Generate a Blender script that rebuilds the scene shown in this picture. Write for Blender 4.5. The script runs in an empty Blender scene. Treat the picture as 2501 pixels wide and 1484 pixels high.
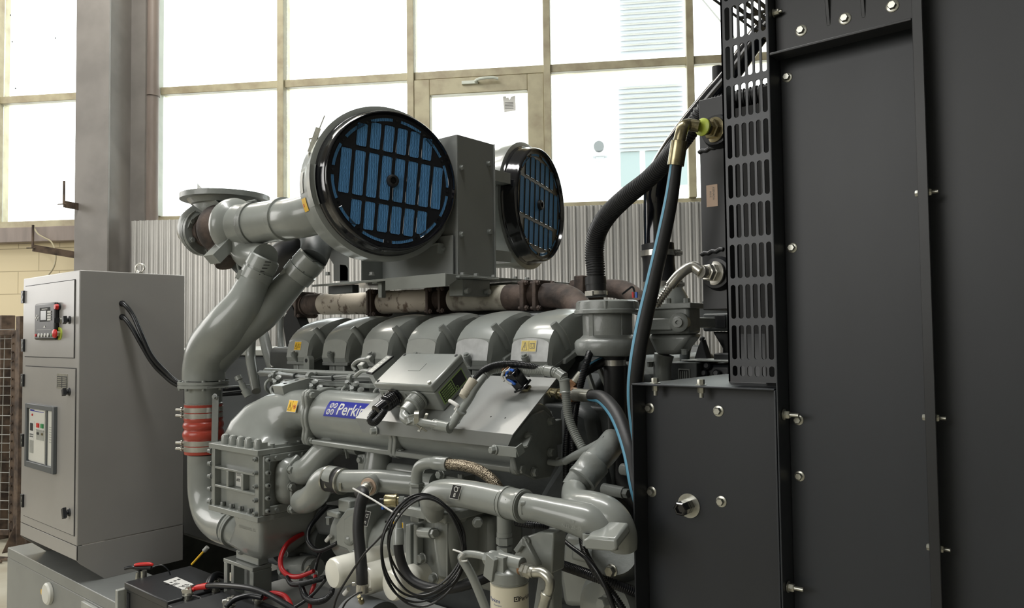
import bpy, math, random
from mathutils import Vector, Matrix
random.seed(7)
S = bpy.context.scene
COL = S.collection
PI = math.pi

# ---------------------------------------------------------------- camera, sky, lights, exposure
W_PX, H_PX, F_PX = 2501.0, 1484.0, 1851.0
PITCH, ROLL, YAW, WALL = (math.radians(a) for a in (2.238, 0.678, 39.99, 32.4))
CAM = Vector((0, 0, 1.6))
F0 = Vector((-math.sin(YAW), math.cos(YAW), 0)); R0 = Vector((math.cos(YAW), math.sin(YAW), 0)); ZZ = Vector((0, 0, 1))
FW = F0*math.cos(PITCH) + ZZ*math.sin(PITCH)
U0 = -F0*math.sin(PITCH) + ZZ*math.cos(PITCH)
RT = R0*math.cos(ROLL) - U0*math.sin(ROLL)
UP = U0*math.cos(ROLL) + R0*math.sin(ROLL)
cd = bpy.data.cameras.new('camera'); cam = bpy.data.objects.new('camera', cd); COL.objects.link(cam)
cd.sensor_width = 36.0; cd.lens = 36.0*F_PX/W_PX; cd.clip_start = 0.05; cd.clip_end = 200
M3 = Matrix((RT, UP, -FW)).transposed()
cam.matrix_world = Matrix.Translation(CAM) @ M3.to_4x4()
S.camera = cam

world = bpy.data.worlds.new('overcast_sky'); S.world = world; world.use_nodes = True
bg = world.node_tree.nodes['Background']
bg.inputs['Color'].default_value = (0.97, 0.985, 1.0, 1); bg.inputs['Strength'].default_value = 3.4

S.view_settings.view_transform = 'Standard'; S.view_settings.look = 'None'
S.view_settings.gamma = 1.0; S.view_settings.use_curve_mapping = False
S.view_settings.exposure = 0.52
S.cycles.max_bounces = 8; S.cycles.transparent_max_bounces = 12; S.cycles.diffuse_bounces = 4
S.cycles.sample_clamp_indirect = 6.0; S.cycles.use_denoising = True

WN = Vector((-math.sin(WALL), math.cos(WALL), 0)); WU = Vector((math.cos(WALL), math.sin(WALL), 0))
def area(name, loc, target, sx, sy, power, color):
    l = bpy.data.lights.new(name, 'AREA'); l.shape = 'RECTANGLE'; l.size = sx; l.size_y = sy; l.energy = power; l.color = color
    o = bpy.data.objects.new(name, l); COL.objects.link(o); o.location = loc
    d = (Vector(target) - Vector(loc)); o.rotation_euler = d.to_track_quat('-Z', 'Y').to_euler()
    return o
# unseen fill lights added behind the camera and left of view, then roof lamps
area('rear_fill_light', WU*-5.0 - WN*4.6 + ZZ*3.6, WU*-2.2 + WN*2 + ZZ*1.0, 9.0, 3.0, 270, (1.0, 0.985, 0.95))
area('side_fill_light', Vector((-8.8, -0.5, 3.2)), Vector((-2.5, 1.3, 1.0)), 4.0, 3.0, 90, (1.0, 0.98, 0.95))
area('roof_lamp', Vector((-2.4, 0.9, 5.6)), Vector((-2.4, 1.0, 0)), 3.5, 0.6, 105, (1.0, 0.99, 0.96))
area('roof_lamp', Vector((-5.4, 1.9, 5.6)), Vector((-5.4, 2.0, 0)), 3.5, 0.6, 80, (1.0, 0.95, 0.86))

# ---------------------------------------------------------------- pixel rays to real planes
def ray(x, y): return FW + RT*((x-1250.5)/F_PX) - UP*((y-742.0)/F_PX)
def P(x, y, **k):
    d = ray(x, y); (a, v), = k.items()
    if a == 'D': return CAM + d*v
    if a == 'W':
        return CAM + d*(v/d.dot(WN))
    i = 'XYZ'.index(a)
    return CAM + d*((v-CAM[i])/d[i])
def depth(q): return (Vector(q)-CAM).dot(FW)
def mpp(q): return depth(q)/F_PX           # metres per photo pixel at a point
def UVZ(u, v, z): return WU*u + WN*v + ZZ*z  # along the window wall, outwards, up

# ---------------------------------------------------------------- mesh builder
def catmull(pts, n=6):
    if len(pts) < 3: return [list(p) for p in pts]
    out = []
    for i in range(len(pts)-1):
        p0 = pts[max(i-1, 0)]; p1 = pts[i]; p2 = pts[i+1]; p3 = pts[min(i+2, len(pts)-1)]
        for k in range(n):
            t = k/n
            out.append([0.5*((2*b)+(-a+c)*t+(2*a-5*b+4*c-d)*t*t+(-a+3*b-3*c+d)*t**3) for a, b, c, d in zip(p0, p1, p2, p3)])
    out.append(list(pts[-1]))
    return out
_tc = {}
def text_data(s, bold=False):
    k = (s, bold)
    if k in _tc: return _tc[k]
    cu = bpy.data.curves.new('t', 'FONT'); cu.body = s; cu.size = 1; cu.resolution_u = 3
    if bold: cu.offset = 0.012
    o = bpy.data.objects.new('t', cu); COL.objects.link(o)
    bpy.context.view_layer.update()
    me = o.to_mesh(); import bmesh
    bm = bmesh.new(); bm.from_mesh(me); bmesh.ops.triangulate(bm, faces=bm.faces)
    for k in range(-3, 11): bmesh.ops.bisect_plane(bm, geom=bm.verts[:]+bm.edges[:]+bm.faces[:], plane_co=(0, k*.1, 0), plane_no=(0, 1, 0))
    bm.verts.index_update(); v = [tuple(x.co) for x in bm.verts]; f = [tuple(q.index for q in p.verts) for p in bm.faces]; bm.free()
    o.to_mesh_clear(); bpy.data.objects.remove(o); bpy.data.curves.remove(cu)
    _tc[k] = (v, f); return _tc[k]
def perp(a):
    a = Vector(a).normalized(); h = Vector((0, 0, 1)) if abs(a.z) < .9 else Vector((1, 0, 0))
    u = a.cross(h).normalized(); return u, a.cross(u).normalized()
class MB:
    def __init__(s): s.v = []; s.f = []; s.m = []; s.mat = 0
    def add(s, vs, fs):
        n = len(s.v); s.v += [Vector(v) for v in vs]
        for f in fs: s.f.append([n+i for i in f]); s.m.append(s.mat)
    def box(s, x0, x1, y0, y1, z0, z1):
        s.ob(Vector(((x0+x1)/2, (y0+y1)/2, (z0+z1)/2)), Vector((abs(x1-x0)/2, 0, 0)), Vector((0, abs(y1-y0)/2, 0)), Vector((0, 0, abs(z1-z0)/2))); return s
    def ob(s, c, a, b, d):
        c = Vector(c); a = Vector(a); b = Vector(b); d = Vector(d)
        if a.cross(b).dot(d) < 0: d = -d
        vs = [c+a*i+b*j+d*k for k in (-1, 1) for j in (-1, 1) for i in (-1, 1)]
        s.add(vs, [(0, 2, 3, 1), (4, 5, 7, 6), (0, 1, 5, 4), (2, 6, 7, 3), (0, 4, 6, 2), (1, 3, 7, 5)]); return s
    def bar(s, a, b, w, h, up=ZZ):
        a = Vector(a); b = Vector(b); d = b-a; dn = d.normalized(); sd = dn.cross(Vector(up))
        if sd.length < 1e-4: sd = dn.cross(Vector((1, 0, 0)))
        sd.normalize(); u = sd.cross(dn)
        s.ob((a+b)/2, d/2, sd*w/2, u*h/2); return s
    def loft(s, rings, caps=(True, True), closed=True):
        n = len(rings[0]); base = len(s.v); s.v += [Vector(v) for r in rings for v in r]
        for i in range(len(rings)-1):
            for j in range(n if closed else n-1):
                k = (j+1) % n
                s.f.append([base+i*n+j, base+i*n+k, base+(i+1)*n+k, base+(i+1)*n+j]); s.m.append(s.mat)
        if closed and caps[0]: s.f.append([base+j for j in reversed(range(n))]); s.m.append(s.mat)
        if closed and caps[1]: s.f.append([base+(len(rings)-1)*n+j for j in range(n)]); s.m.append(s.mat)
        return s
    def lathe(s, o, ax, prof, n=32, ph=0.0):
        o = Vector(o); ax = Vector(ax).normalized(); u, w = perp(ax)
        rings = [[o+ax*t+(u*math.cos(ph+2*PI*k/n)+w*math.sin(ph+2*PI*k/n))*max(r, 1e-4) for k in range(n)] for t, r in prof]
        return s.loft(rings)
    def cyl(s, a, b, r, r2=None, n=20):
        a = Vector(a); b = Vector(b); L = (b-a).length
        return s.lathe(a, b-a, [(0, r), (L, r if r2 is None else r2)], n)
    def ring(s, o, ax, r0, r1, h, n=32):   # washer-like ring
        return s.loft_closed(o, ax, [(0, r0), (0, r1), (h, r1), (h, r0)], n)
    def loft_closed(s, o, ax, prof, n=32):
        o = Vector(o); ax = Vector(ax).normalized(); u, w = perp(ax); m = len(prof); base = len(s.v)
        for t, r in prof:
            for k in range(n): s.v.append(o+ax*t+(u*math.cos(2*PI*k/n)+w*math.sin(2*PI*k/n))*r)
        for i in range(m):
            for k in range(n):
                i2 = (i+1) % m; k2 = (k+1) % n
                s.f.append([base+i*n+k, base+i*n+k2, base+i2*n+k2, base+i2*n+k]); s.m.append(s.mat)
        return s
    def tube(s, pts, r, n=14, sm=6, rib=None):
        rr = r if isinstance(r, (list, tuple)) else [r]*len(pts)
        q = catmull([list(p)+[x] for p, x in zip(pts, rr)], sm) if sm > 1 else [list(p)+[x] for p, x in zip(pts, rr)]
        if rib:   # (pitch, depth): resample into ridges
            pitch, dep = rib; out = []; acc = 0.0
            L = [0.0]
            for a, b in zip(q, q[1:]): L.append(L[-1]+(Vector(b[:3])-Vector(a[:3])).length)
            N = max(2, int(L[-1]/pitch)); k = 0
            for i in range(N*4+1):
                t = L[-1]*i/(N*4)
                while k < len(L)-2 and L[k+1] < t: k += 1
                f = (t-L[k])/max(L[k+1]-L[k], 1e-9)
                c = [a+(b-a)*f for a, b in zip(q[k], q[k+1])]
                c[3] += dep*(0, 1, 1, 0)[i % 4]
                out.append(c)
            q = out
        pv = [Vector(p[:3]) for p in q]
        tg = [(pv[min(i+1, len(pv)-1)]-pv[max(i-1, 0)]).normalized() for i in range(len(pv))]
        u, _ = perp(tg[0]); rings = []
        for p, t, c in zip(pv, tg, q):
            u = (u-t*u.dot(t)).normalized(); w = t.cross(u)
            rings.append([p+(u*math.cos(2*PI*k/n)+w*math.sin(2*PI*k/n))*c[3] for k in range(n)])
        return s.loft(rings)
    def prism(s, poly, vec):
        poly = [Vector(p) for p in poly]; vec = Vector(vec); nn = Vector((0, 0, 0))
        for a, b in zip(poly, poly[1:]+poly[:1]): nn += a.cross(b)
        if nn.dot(vec) > 0: poly = poly[::-1]
        n = len(poly)
        s.add(poly+[p+vec for p in poly], [list(range(n)), [n+i for i in reversed(range(n))]] + [[i, n+i, n+(i+1) % n, (i+1) % n] for i in range(n)]); return s
    def hexa(s, a, ax, r, h):
        return s.lathe(a, ax, [(0, r), (h*.85, r), (h, r*.88)], 6)
    def bolt(s, p, ax, r=.009, h=.008, washer=1.45, dome=False):
        p = Vector(p); ax = Vector(ax).normalized()
        if washer: s.lathe(p, ax, [(0, r*washer), (r*.18, r*washer), (r*.28, r*washer*.85)], 18)
        s.hexa(p+ax*r*.1, ax, r, h+r*.2); s.cyl(p+ax*(h*.9), p+ax*(h+r*.22), r*.6, n=12); return s
    def text(s, txt, o, eu, ev, size, bold=False, align=0.0, fn=None, off=0.0004):
        v, f = text_data(txt, bold); eu = Vector(eu).normalized(); ev = Vector(ev).normalized(); nn = eu.cross(ev)
        w = max(x[0] for x in v) if v else 0
        def g(x):
            a = (x[0]-w*align)*size; b = x[1]*size
            return fn(a, b) if fn else Vector(o)+eu*a+ev*b+nn*off
        s.add([g(x) for x in v], f); return s
    def quad(s, a, b, c, d): s.add([a, b, c, d], [(0, 1, 2, 3)]); return s
    def plate(s, o, eu, ev, w, h, t=.0006, nn=None):   # thin label plate lying on a surface, o = lower-left
        eu = Vector(eu).normalized(); ev = Vector(ev).normalized(); n = eu.cross(ev)
        s.ob(Vector(o)+eu*w/2+ev*h/2+n*t/2, eu*w/2, ev*h/2, n*t/2); return s

def origin(o):
    p = Vector((0, 0, 0)); q = o
    while q is not None: p += q.location; q = q.parent
    return p
def build(name, mb, mats, parent=None, label=None, bevel=0.0, ang=38, local=False, kind=None, seg=2):
    if not isinstance(mats, (list, tuple)): mats = [mats]
    me = bpy.data.meshes.new(name)
    lo = Vector([min(v[i] for v in mb.v) for i in range(3)]); hi = Vector([max(v[i] for v in mb.v) for i in range(3)])
    c = (lo+hi)/2
    if parent is None: c.z = lo.z
    me.from_pydata([tuple(v-c) for v in mb.v], [], mb.f)
    for m in mats: me.materials.append(m)
    me.polygons.foreach_set('material_index', mb.m)
    me.polygons.foreach_set('use_smooth', [True]*len(me.polygons))
    me.update(); me.validate()
    import bmesh
    bm = bmesh.new(); bm.from_mesh(me); bmesh.ops.recalc_face_normals(bm, faces=bm.faces); bm.to_mesh(me); bm.free()
    me.set_sharp_from_angle(angle=math.radians(ang))
    o = bpy.data.objects.new(name, me); COL.objects.link(o)
    o.parent = parent
    o.location = c if (local or parent is None) else c-origin(parent)
    if label: o['label'] = label
    if kind: o['kind'] = kind
    if bevel:
        b = o.modifiers.new('bevel', 'BEVEL'); b.width = bevel; b.segments = seg; b.limit_method = 'ANGLE'; b.angle_limit = math.radians(35)
        b.harden_normals = False
    return o
def thing(name, label, cat, loc, group=None, rz=0.0):
    o = bpy.data.objects.new(name, None); COL.objects.link(o); o.location = loc; o.rotation_euler = (0, 0, rz)
    o.empty_display_size = .05
    o['label'] = label; o['category'] = cat
    if group: o['group'] = group
    return o
def tag(o, label, cat, group=None):
    o['label'] = label; o['category'] = cat
    if group: o['group'] = group
    return o
def TP(rows, k=1.0):      # tube rows (px, py, Y, radius px) -> points and radii
    pts = []; rr = []
    for x, y, Y, r in rows:
        q = P(x, y, Y=Y); pts.append(q); rr.append(r*mpp(q)*k)
    return pts, rr

# ---------------------------------------------------------------- materials
def lin(c): c /= 255.0; return c/12.92 if c <= .04045 else ((c+.055)/1.055)**2.4
def mat(name, rgb, rough=.5, metal=0.0, nscale=0, namt=0.0, bump=0.0, bscale=60, rgb2=None, thr=None, coat=0.0, spec=.5, stretch=None):
    m = bpy.data.materials.new(name); m.use_nodes = True; nt = m.node_tree; N = nt.nodes; L = nt.links
    b = N['Principled BSDF']; c = tuple(lin(x) for x in rgb)+(1,)
    b.inputs['Base Color'].default_value = c; b.inputs['Roughness'].default_value = rough; b.inputs['Metallic'].default_value = metal
    b.inputs['Coat Weight'].default_value = coat; b.inputs['Coat Roughness'].default_value = .08
    b.inputs['Specular IOR Level'].default_value = spec
    if nscale or bump:
        tc = N.new('ShaderNodeTexCoord'); src = tc.outputs['Object']
        if stretch:
            mp = N.new('ShaderNodeMapping'); mp.inputs['Scale'].default_value = stretch; L.new(src, mp.inputs['Vector']); src = mp.outputs['Vector']
    if nscale:
        n = N.new('ShaderNodeTexNoise'); n.inputs['Scale'].default_value = nscale; n.inputs['Detail'].default_value = 5; L.new(src, n.inputs['Vector'])
        r = N.new('ShaderNodeValToRGB'); L.new(n.outputs['Fac'], r.inputs['Fac'])
        c2 = tuple(lin(x) for x in (rgb2 or [x*(1-namt) for x in rgb]))+(1,)
        lo, hi = thr or (.38, .62)
        r.color_ramp.elements[0].position = lo; r.color_ramp.elements[0].color = c2
        r.color_ramp.elements[1].position = hi; r.color_ramp.elements[1].color = c
        L.new(r.outputs['Color'], b.inputs['Base Color'])
        if not thr:
            mr = N.new('ShaderNodeMapRange'); mr.inputs['To Min'].default_value = min(1, rough*1.15); mr.inputs['To Max'].default_value = rough*.9
            L.new(n.outputs['Fac'], mr.inputs['Value']); L.new(mr.outputs['Result'], b.inputs['Roughness'])
    if bump:
        n2 = N.new('ShaderNodeTexNoise'); n2.inputs['Scale'].default_value = bscale; n2.inputs['Detail'].default_value = 4; L.new(src, n2.inputs['Vector'])
        bp = N.new('ShaderNodeBump'); bp.inputs['Strength'].default_value = bump; bp.inputs['Distance'].default_value = .004
        L.new(n2.outputs['Fac'], bp.inputs['Height']); L.new(bp.outputs['Normal'], b.inputs['Normal'])
    return m
M = {}
M['grey'] = mat('engine_grey_paint', (146, 150, 146), .28, nscale=9, namt=.05, bump=.04, bscale=40, coat=.4)
M['greylit'] = mat('lit_face_grey_paint', (160, 163, 158), .42, nscale=12, namt=.05)  # engine grey lightened to carry the light on the cover fronts
M['greyrough'] = mat('cast_grey_paint', (138, 142, 139), .34, nscale=14, namt=.08, bump=.22, bscale=90, coat=.2)
M['greydark'] = mat('dark_and_shaded_grey', (84, 88, 88), .45, nscale=8, namt=.2, bump=.2, bscale=50)  # dark castings, also engine grey darkened for the shade in deep gaps
M['greyplate'] = mat('sheet_grey_paint', (134, 137, 135), .38, nscale=5, namt=.04, coat=.15)
M['galvpaint'] = mat('pale_grey_paint', (176, 178, 172), .35, nscale=16, namt=.10)
M['silverface'] = mat('worn_pale_grey_paint', (206, 208, 208), .30, .25, nscale=30, namt=.12, thr=(.35, .7))
M['black'] = mat('satin_black_paint', (36, 38, 41), .38, nscale=4, namt=.10, bump=.03, bscale=30)
M['radblack'] = mat('radiator_black_paint', (48, 52, 58), .40, nscale=3.0, namt=.16, stretch=(1, 1, .35))
M['gloss'] = mat('gloss_black_plastic', (16, 17, 22), .12, coat=.6)
M['rubber'] = mat('black_rubber', (34, 35, 37), .5, bump=.08, bscale=120)
M['cable'] = mat('black_cable_sheath', (26, 28, 31), .32)
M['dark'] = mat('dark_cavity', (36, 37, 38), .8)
M['blue'] = mat('blue_filter_paper', (84, 142, 196), .8, bump=0, nscale=0)
M['stripe'] = mat('blue_hose_stripe', (92, 150, 178), .5)
M['zinc'] = mat('zinc_plated_steel', (200, 200, 190), .28, .85, nscale=60, namt=.12)
M['steel'] = mat('stainless_steel', (206, 204, 196), .26, .75, nscale=20, namt=.12)
M['brass'] = mat('yellow_zinc_plating', (178, 168, 134), .26, .9, nscale=40, namt=.25)
M['copper'] = mat('copper_nut', (168, 128, 98), .35, .8)
M['rust'] = mat('rusty_casting', (98, 84, 76), .75, nscale=14, rgb2=(58, 52, 50), bump=.5, bscale=60)
M['rustpaint'] = mat('burnt_flaking_paint', (190, 180, 164), .6, nscale=24, rgb2=(112, 96, 82), thr=(.36, .44), bump=.35, bscale=35)
M['rustpaint2'] = mat('peeling_paint', (192, 188, 174), .6, nscale=16, rgb2=(128, 118, 106), thr=(.36, .50), bump=.6, bscale=45)
M['red'] = mat('red_silicone', (176, 66, 50), .35, coat=.2)
M['redcable'] = mat('red_cable', (178, 34, 38), .38)
M['redcap'] = mat('red_plastic', (205, 40, 36), .35)
M['yellow'] = mat('yellow_label', (238, 190, 32), .5)
M['yellowpale'] = mat('faded_yellow_label', (222, 200, 120), .5, nscale=60, namt=.05)
M['lime'] = mat('lime_plastic_and_glint', (184, 200, 78), .4)
M['green'] = mat('green_plastic', (40, 140, 80), .4)
M['white'] = mat('white_plastic', (222, 222, 214), .35)
M['offwhite'] = mat('off_white_can', (238, 237, 226), .22, coat=.4)
M['palegrey'] = mat('lit_deck_paint', (206, 208, 205), .4, nscale=8, namt=.06)  # pale grey raised to stand in for lamp light on the beam
M['cream'] = mat('cream_filter_can', (232, 226, 204), .28, coat=.3)
M['paper'] = mat('white_paper_label', (214, 214, 210), .6)
M['ink'] = mat('black_ink', (24, 24, 26), .6)
M['inkgrey'] = mat('grey_ink', (120, 120, 118), .6)
M['badge'] = mat('blue_badge', (24, 36, 150), .35)
M['deep'] = mat('slot_shade_black', (16, 17, 19), .7)  # near black carrying the shade behind the guard slots
M['guard'] = mat('guard_black_paint', (62, 64, 68), .36, .1)
M['grille'] = mat('black_grille_plastic', (30, 31, 35), .38)
M['bluetext'] = mat('blue_print', (40, 66, 130), .5)
M['redtext'] = mat('red_print', (205, 40, 50), .5)
M['bluewire'] = mat('blue_plastic', (40, 100, 200), .4)
M['cab'] = mat('cabinet_grey_paint', (160, 158, 155), .3, nscale=3, namt=.03, coat=.15)
M['cabdark'] = mat('dark_grey_plastic', (88, 92, 94), .5)
M['olive'] = mat('green_data_label', (150, 178, 104), .5)
M['salmon'] = mat('pale_pink_label', (206, 180, 160), .6)
M['beige'] = mat('beige_plastic', (190, 184, 168), .45)
M['screen'] = mat('display_glass', (70, 76, 74), .15)
M['frame'] = mat('window_frame_paint', (182, 175, 146), .5, nscale=8, rgb2=(156, 145, 120), thr=(.3, .6))
M['framelight'] = mat('pale_window_frame', (214, 220, 208), .45, nscale=6, namt=.06)
M['column'] = mat('grey_column_paint', (138, 134, 130), .5, nscale=3, namt=.10, bump=.05, bscale=20)
M['pipebrown'] = mat('brown_pipe_paint', (140, 128, 120), .5, nscale=10, namt=.12, stretch=(1, 1, .2))
M['corr'] = mat('corrugated_grey_sheet', (176, 175, 171), .38, .1, nscale=2, namt=.06)
M['rustbar'] = mat('rusty_steel', (100, 84, 70), .8, nscale=12, rgb2=(58, 48, 42), bump=.3)
M['meshsteel'] = mat('wire_mesh_steel', (150, 150, 146), .5, .4)
M['board'] = mat('old_boards', (140, 134, 120), .8, nscale=6, rgb2=(92, 84, 72))
M['concrete'] = mat('concrete_floor', (176, 174, 160), .75, nscale=2.2, rgb2=(150, 142, 124), thr=(.35, .65), bump=.1, bscale=30)
M['ceil'] = mat('ceiling_paint', (150, 150, 146), .8)
M['ext'] = mat('white_facade', (232, 234, 234), .8)
M['shade'] = mat('louvre_paint', (140, 144, 148), .6)
M['extglass'] = mat('far_window_glass', (122, 134, 136), .3, spec=.2)
M['tile'] = mat('pale_wall_paint', (190, 188, 180), .8)

def wave_bump(m, scale):
    nt = m.node_tree; N = nt.nodes; L = nt.links
    tc = N.new('ShaderNodeTexCoord'); w = N.new('ShaderNodeTexWave'); w.wave_type = 'BANDS'; w.bands_direction = 'Y'
    w.inputs['Scale'].default_value = scale; w.inputs['Distortion'].default_value = 4; w.inputs['Detail'].default_value = 2; w.inputs['Detail Scale'].default_value = 1.5
    L.new(tc.outputs['Object'], w.inputs['Vector'])
    bp = N.new('ShaderNodeBump'); bp.inputs['Strength'].default_value = .5; bp.inputs['Distance'].default_value = .003
    L.new(w.outputs['Fac'], bp.inputs['Height']); L.new(bp.outputs['Normal'], N['Principled BSDF'].inputs['Normal'])
wave_bump(M['blue'], 55)
def block_wall():
    m = bpy.data.materials.new('painted_block_wall'); m.use_nodes = True; nt = m.node_tree; N = nt.nodes; L = nt.links
    b = N['Principled BSDF']; b.inputs['Roughness'].default_value = .8
    tc = N.new('ShaderNodeTexCoord'); mp = N.new('ShaderNodeMapping'); mp.inputs['Rotation'].default_value = (PI/2, 0, 0)
    br = N.new('ShaderNodeTexBrick'); br.inputs['Scale'].default_value = 1.0; br.inputs['Brick Width'].default_value = .4; br.inputs['Row Height'].default_value = .2
    br.inputs['Mortar Size'].default_value = .004; br.inputs['Color1'].default_value = (lin(222), lin(208), lin(172), 1); br.inputs['Color2'].default_value = (lin(216), lin(202), lin(168), 1)
    br.inputs['Mortar'].default_value = (lin(178), lin(164), lin(132), 1)
    L.new(tc.outputs['Object'], mp.inputs['Vector']); L.new(mp.outputs['Vector'], br.inputs['Vector']); L.new(br.outputs['Color'], b.inputs['Base Color'])
    return m
M['block'] = block_wall()
def glass():
    m = bpy.data.materials.new('clear_window_glass'); m.use_nodes = True; nt = m.node_tree; N = nt.nodes; L = nt.links
    N.remove(N['Principled BSDF']); out = N['Material Output']
    t = N.new('ShaderNodeBsdfTransparent'); t.inputs['Color'].default_value = (.95, .98, .97, 1)
    g = N.new('ShaderNodeBsdfGlossy'); g.inputs['Roughness'].default_value = .02
    fr = N.new('ShaderNodeFresnel'); fr.inputs['IOR'].default_value = 1.3
    mx = N.new('ShaderNodeMixShader'); L.new(fr.outputs['Fac'], mx.inputs['Fac']); L.new(t.outputs[0], mx.inputs[1]); L.new(g.outputs[0], mx.inputs[2])
    L.new(mx.outputs[0], out.inputs['Surface']); return m
M['glass'] = glass()
def braid():
    m = mat('braided_steel', (196, 182, 160), .3, .9)
    nt = m.node_tree; N = nt.nodes; L = nt.links
    tc = N.new('ShaderNodeTexCoord'); v = N.new('ShaderNodeTexVoronoi'); v.inputs['Scale'].default_value = 520
    L.new(tc.outputs['Object'], v.inputs['Vector'])
    r = N.new('ShaderNodeValToRGB'); r.color_ramp.elements[0].position = .2; r.color_ramp.elements[0].color = (lin(214), lin(200), lin(176), 1)
    r.color_ramp.elements[1].position = .7; r.color_ramp.elements[1].color = (lin(70), lin(60), lin(50), 1)
    L.new(v.outputs['Distance'], r.inputs['Fac']); L.new(r.outputs['Color'], N['Principled BSDF'].inputs['Base Color'])
    bp = N.new('ShaderNodeBump'); bp.inputs['Strength'].default_value = .6; bp.inputs['Distance'].default_value = .002; bp.invert = True
    L.new(v.outputs['Distance'], bp.inputs['Height']); L.new(bp.outputs['Normal'], N['Principled BSDF'].inputs['Normal'])
    return m
M['braid'] = braid()

# ================================================================ SETTING
def struct(name, mb, m, parent=None, rot=True, **k):
    o = build(name, mb, m, parent, local=parent is not None, **k)
    if parent is None:
        o['kind'] = 'structure'
        if rot: o.rotation_euler = (0, 0, WALL); o.location = UVZ(*o.location)
    return o
def wl(px, py, D):          # photo pixel to wall coordinates (u, v, z) on the plane at distance D
    q = P(px, py, W=D); return q.dot(WU), D, q.z
struct('floor', MB().box(-13, 9, -5.2, 6.35, -.12, 0), M['concrete'])
struct('ceiling', MB().box(-13, 9, -5.2, 6.35, 6.3, 6.5), M['ceil'])
struct('wall_rear', MB().box(-13, 9, -5.2, -5.0, 0, 6.3), M['tile'])
struct('wall_left', MB().box(-13.2, -13, -5.2, 6.35, 0, 6.3), M['tile'])
struct('wall_right', MB().box(9, 9.2, -5.2, 6.35, 0, 6.3), M['tile'])
WV = 6.0
ZS = wl(690, 528, WV)[2]      # sill
ZT = wl(690, 209, WV)[2]      # transom
ZT2 = ZT + (ZT-ZS)
ub = [wl(x, 200, WV)[0] for x in (392, 686, 997, 1332, 1685)]
pit = (ub[4]-ub[0])/4
b = MB(); b.box(-13, 9, 6.04, 6.3, 0, ZS-.16); b.box(-13, 9, 6.04, 6.3, ZT2+.1, 6.3); b.box(ub[0]+pit*5+.03, 9, 6.04, 6.3, ZS-.16, ZT2+.1); b.box(-13, wl(4, 100, WV)[0]-pit-.03, 6.04, 6.3, ZS-.16, ZT2+.1)
struct('wall_back', b, M['block'])
b = MB(); b.box(-13, ub[0]-.1, 5.93, 6.28, ZS-.16, ZS-.03)
struct('trim_1', b, M['pipebrown'], bevel=.006)
b = MB(); b.box(-13, 9, 5.97, 6.04, ZS-.03, ZS+.03)
struct('trim_2', b, M['frame'], bevel=.005)
FW_, FD = .056, .07
def window(n, u0, u1, mf, sash=False, first=False):
    t = thing('window_%d' % n, '', '', UVZ((u0+u1)/2, WV, ZS)); t.rotation_euler = (0, 0, WALL)
    del t['label'], t['category']; t['kind'] = 'structure'
    w = (u1-u0)/2; h1 = ZT-ZS; h2 = ZT2-ZS
    b = MB(); b.box(-w-FW_/2, -w+FW_/2, -FD, FD, .03, h2); struct('mullion', b, mf, t, bevel=.004)
    b = MB(); b.box(-w+FW_/2, w-FW_/2, -FD*.6, FD*.6, h1-.032, h1+.032); b.box(-w+FW_/2, w-FW_/2, -FD*.6, FD*.6, h2-.03, h2+.03)
    struct('transom', b, M['frame'], t, bevel=.004)
    struct('pane', MB().box(-w+FW_/2, w-FW_/2, .0, .006, h1+.032, h2-.03), M['glass'], t)
    if sash:
        b = MB(); o = .13; i0 = -w+FW_/2; i1 = w-FW_/2
        b.box(i0, i0+o, -FD*.9, FD*.4, .03, h1-.04); b.box(i1-o, i1, -FD*.9, FD*.4, .03, h1-.04)
        b.box(i0+o, i1-o, -FD*.9, FD*.4, h1-.04-o, h1-.04); b.box(i0+o, i1-o, -FD*.9, FD*.4, .03, .03+o)
        s = struct('sash', b, M['frame'], t, bevel=.006)
        b = MB(); b.box(-.13, .0, -FD*.9-.02, -FD*.9, h1-.10, h1-.075); b.tube([(-.02, -.085, h1-.085), (.02, -.11, h1-.075), (.12, -.11, h1-.07), (.17, -.10, h1-.08)], .012, 8)
        h = build('handle', b, M['framelight'], t, local=True)
        struct('pane', MB().box(i0+o, i1-o, 0, .006, .03+o, h1-.04-o), M['glass'], t)
    else:
        struct('pane', MB().box(-w+FW_/2, w-FW_/2, .0, .006, .03, h1-.032), M['glass'], t)
    return t
ul = wl(4, 100, WV)[0]
window(1, ul-pit, ul, M['frame']); window(2, ul, ul+pit, M['frame'])
for i in range(5):
    window(3+i, ub[0]+pit*i, ub[0]+pit*(i+1), M['framelight'] if i == 0 else M['frame'], sash=(i == 2))
# torn paper notice on the sash pane
b = MB(); c0 = wl(1243, 252, WV-.01)
pts = [(-.05, .06), (-.025, .06), (-.02, .045), (-.005, .05), (.005, .03), (.02, .055), (.05, .06), (.055, -.06), (-.04, -.07)]
b.prism([UVZ(c0[0]+a, WV-.004, c0[2]+z) for a, z in pts], WN*-.001)
b.mat = 1
for k in range(5): b.ob(UVZ(c0[0], WV-.0065, c0[2]-.04+k*.012), WU*.035, WN*.0006, ZZ*.002)
tag(build('paper_notice', b, [M['paper'], M['inkgrey']]), 'small torn paper notice stuck on the pane of the tilt window', 'notice')

for px, py, lb in ((26, 37, 'dark spot high on the far left window pane near its left edge'), (136, 93, 'dark spot on the far left window pane nearest the column'), (30, 102, 'dark spot on the far left window pane, middle of three in a row'), (38, 216, 'dark spot on the far left window pane just above the transom')):
    c = wl(px, py, WV-.002); b = MB(); p0 = UVZ(c[0], WV-.002, c[2]); b.prism([p0+WU*.009, p0+ZZ*.009, p0-WU*.009, p0-ZZ*.009], WN*-.0015)
    tag(build('window_spot', b, M['cabdark']), lb, 'spot', 'dark spots on the left window')
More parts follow.
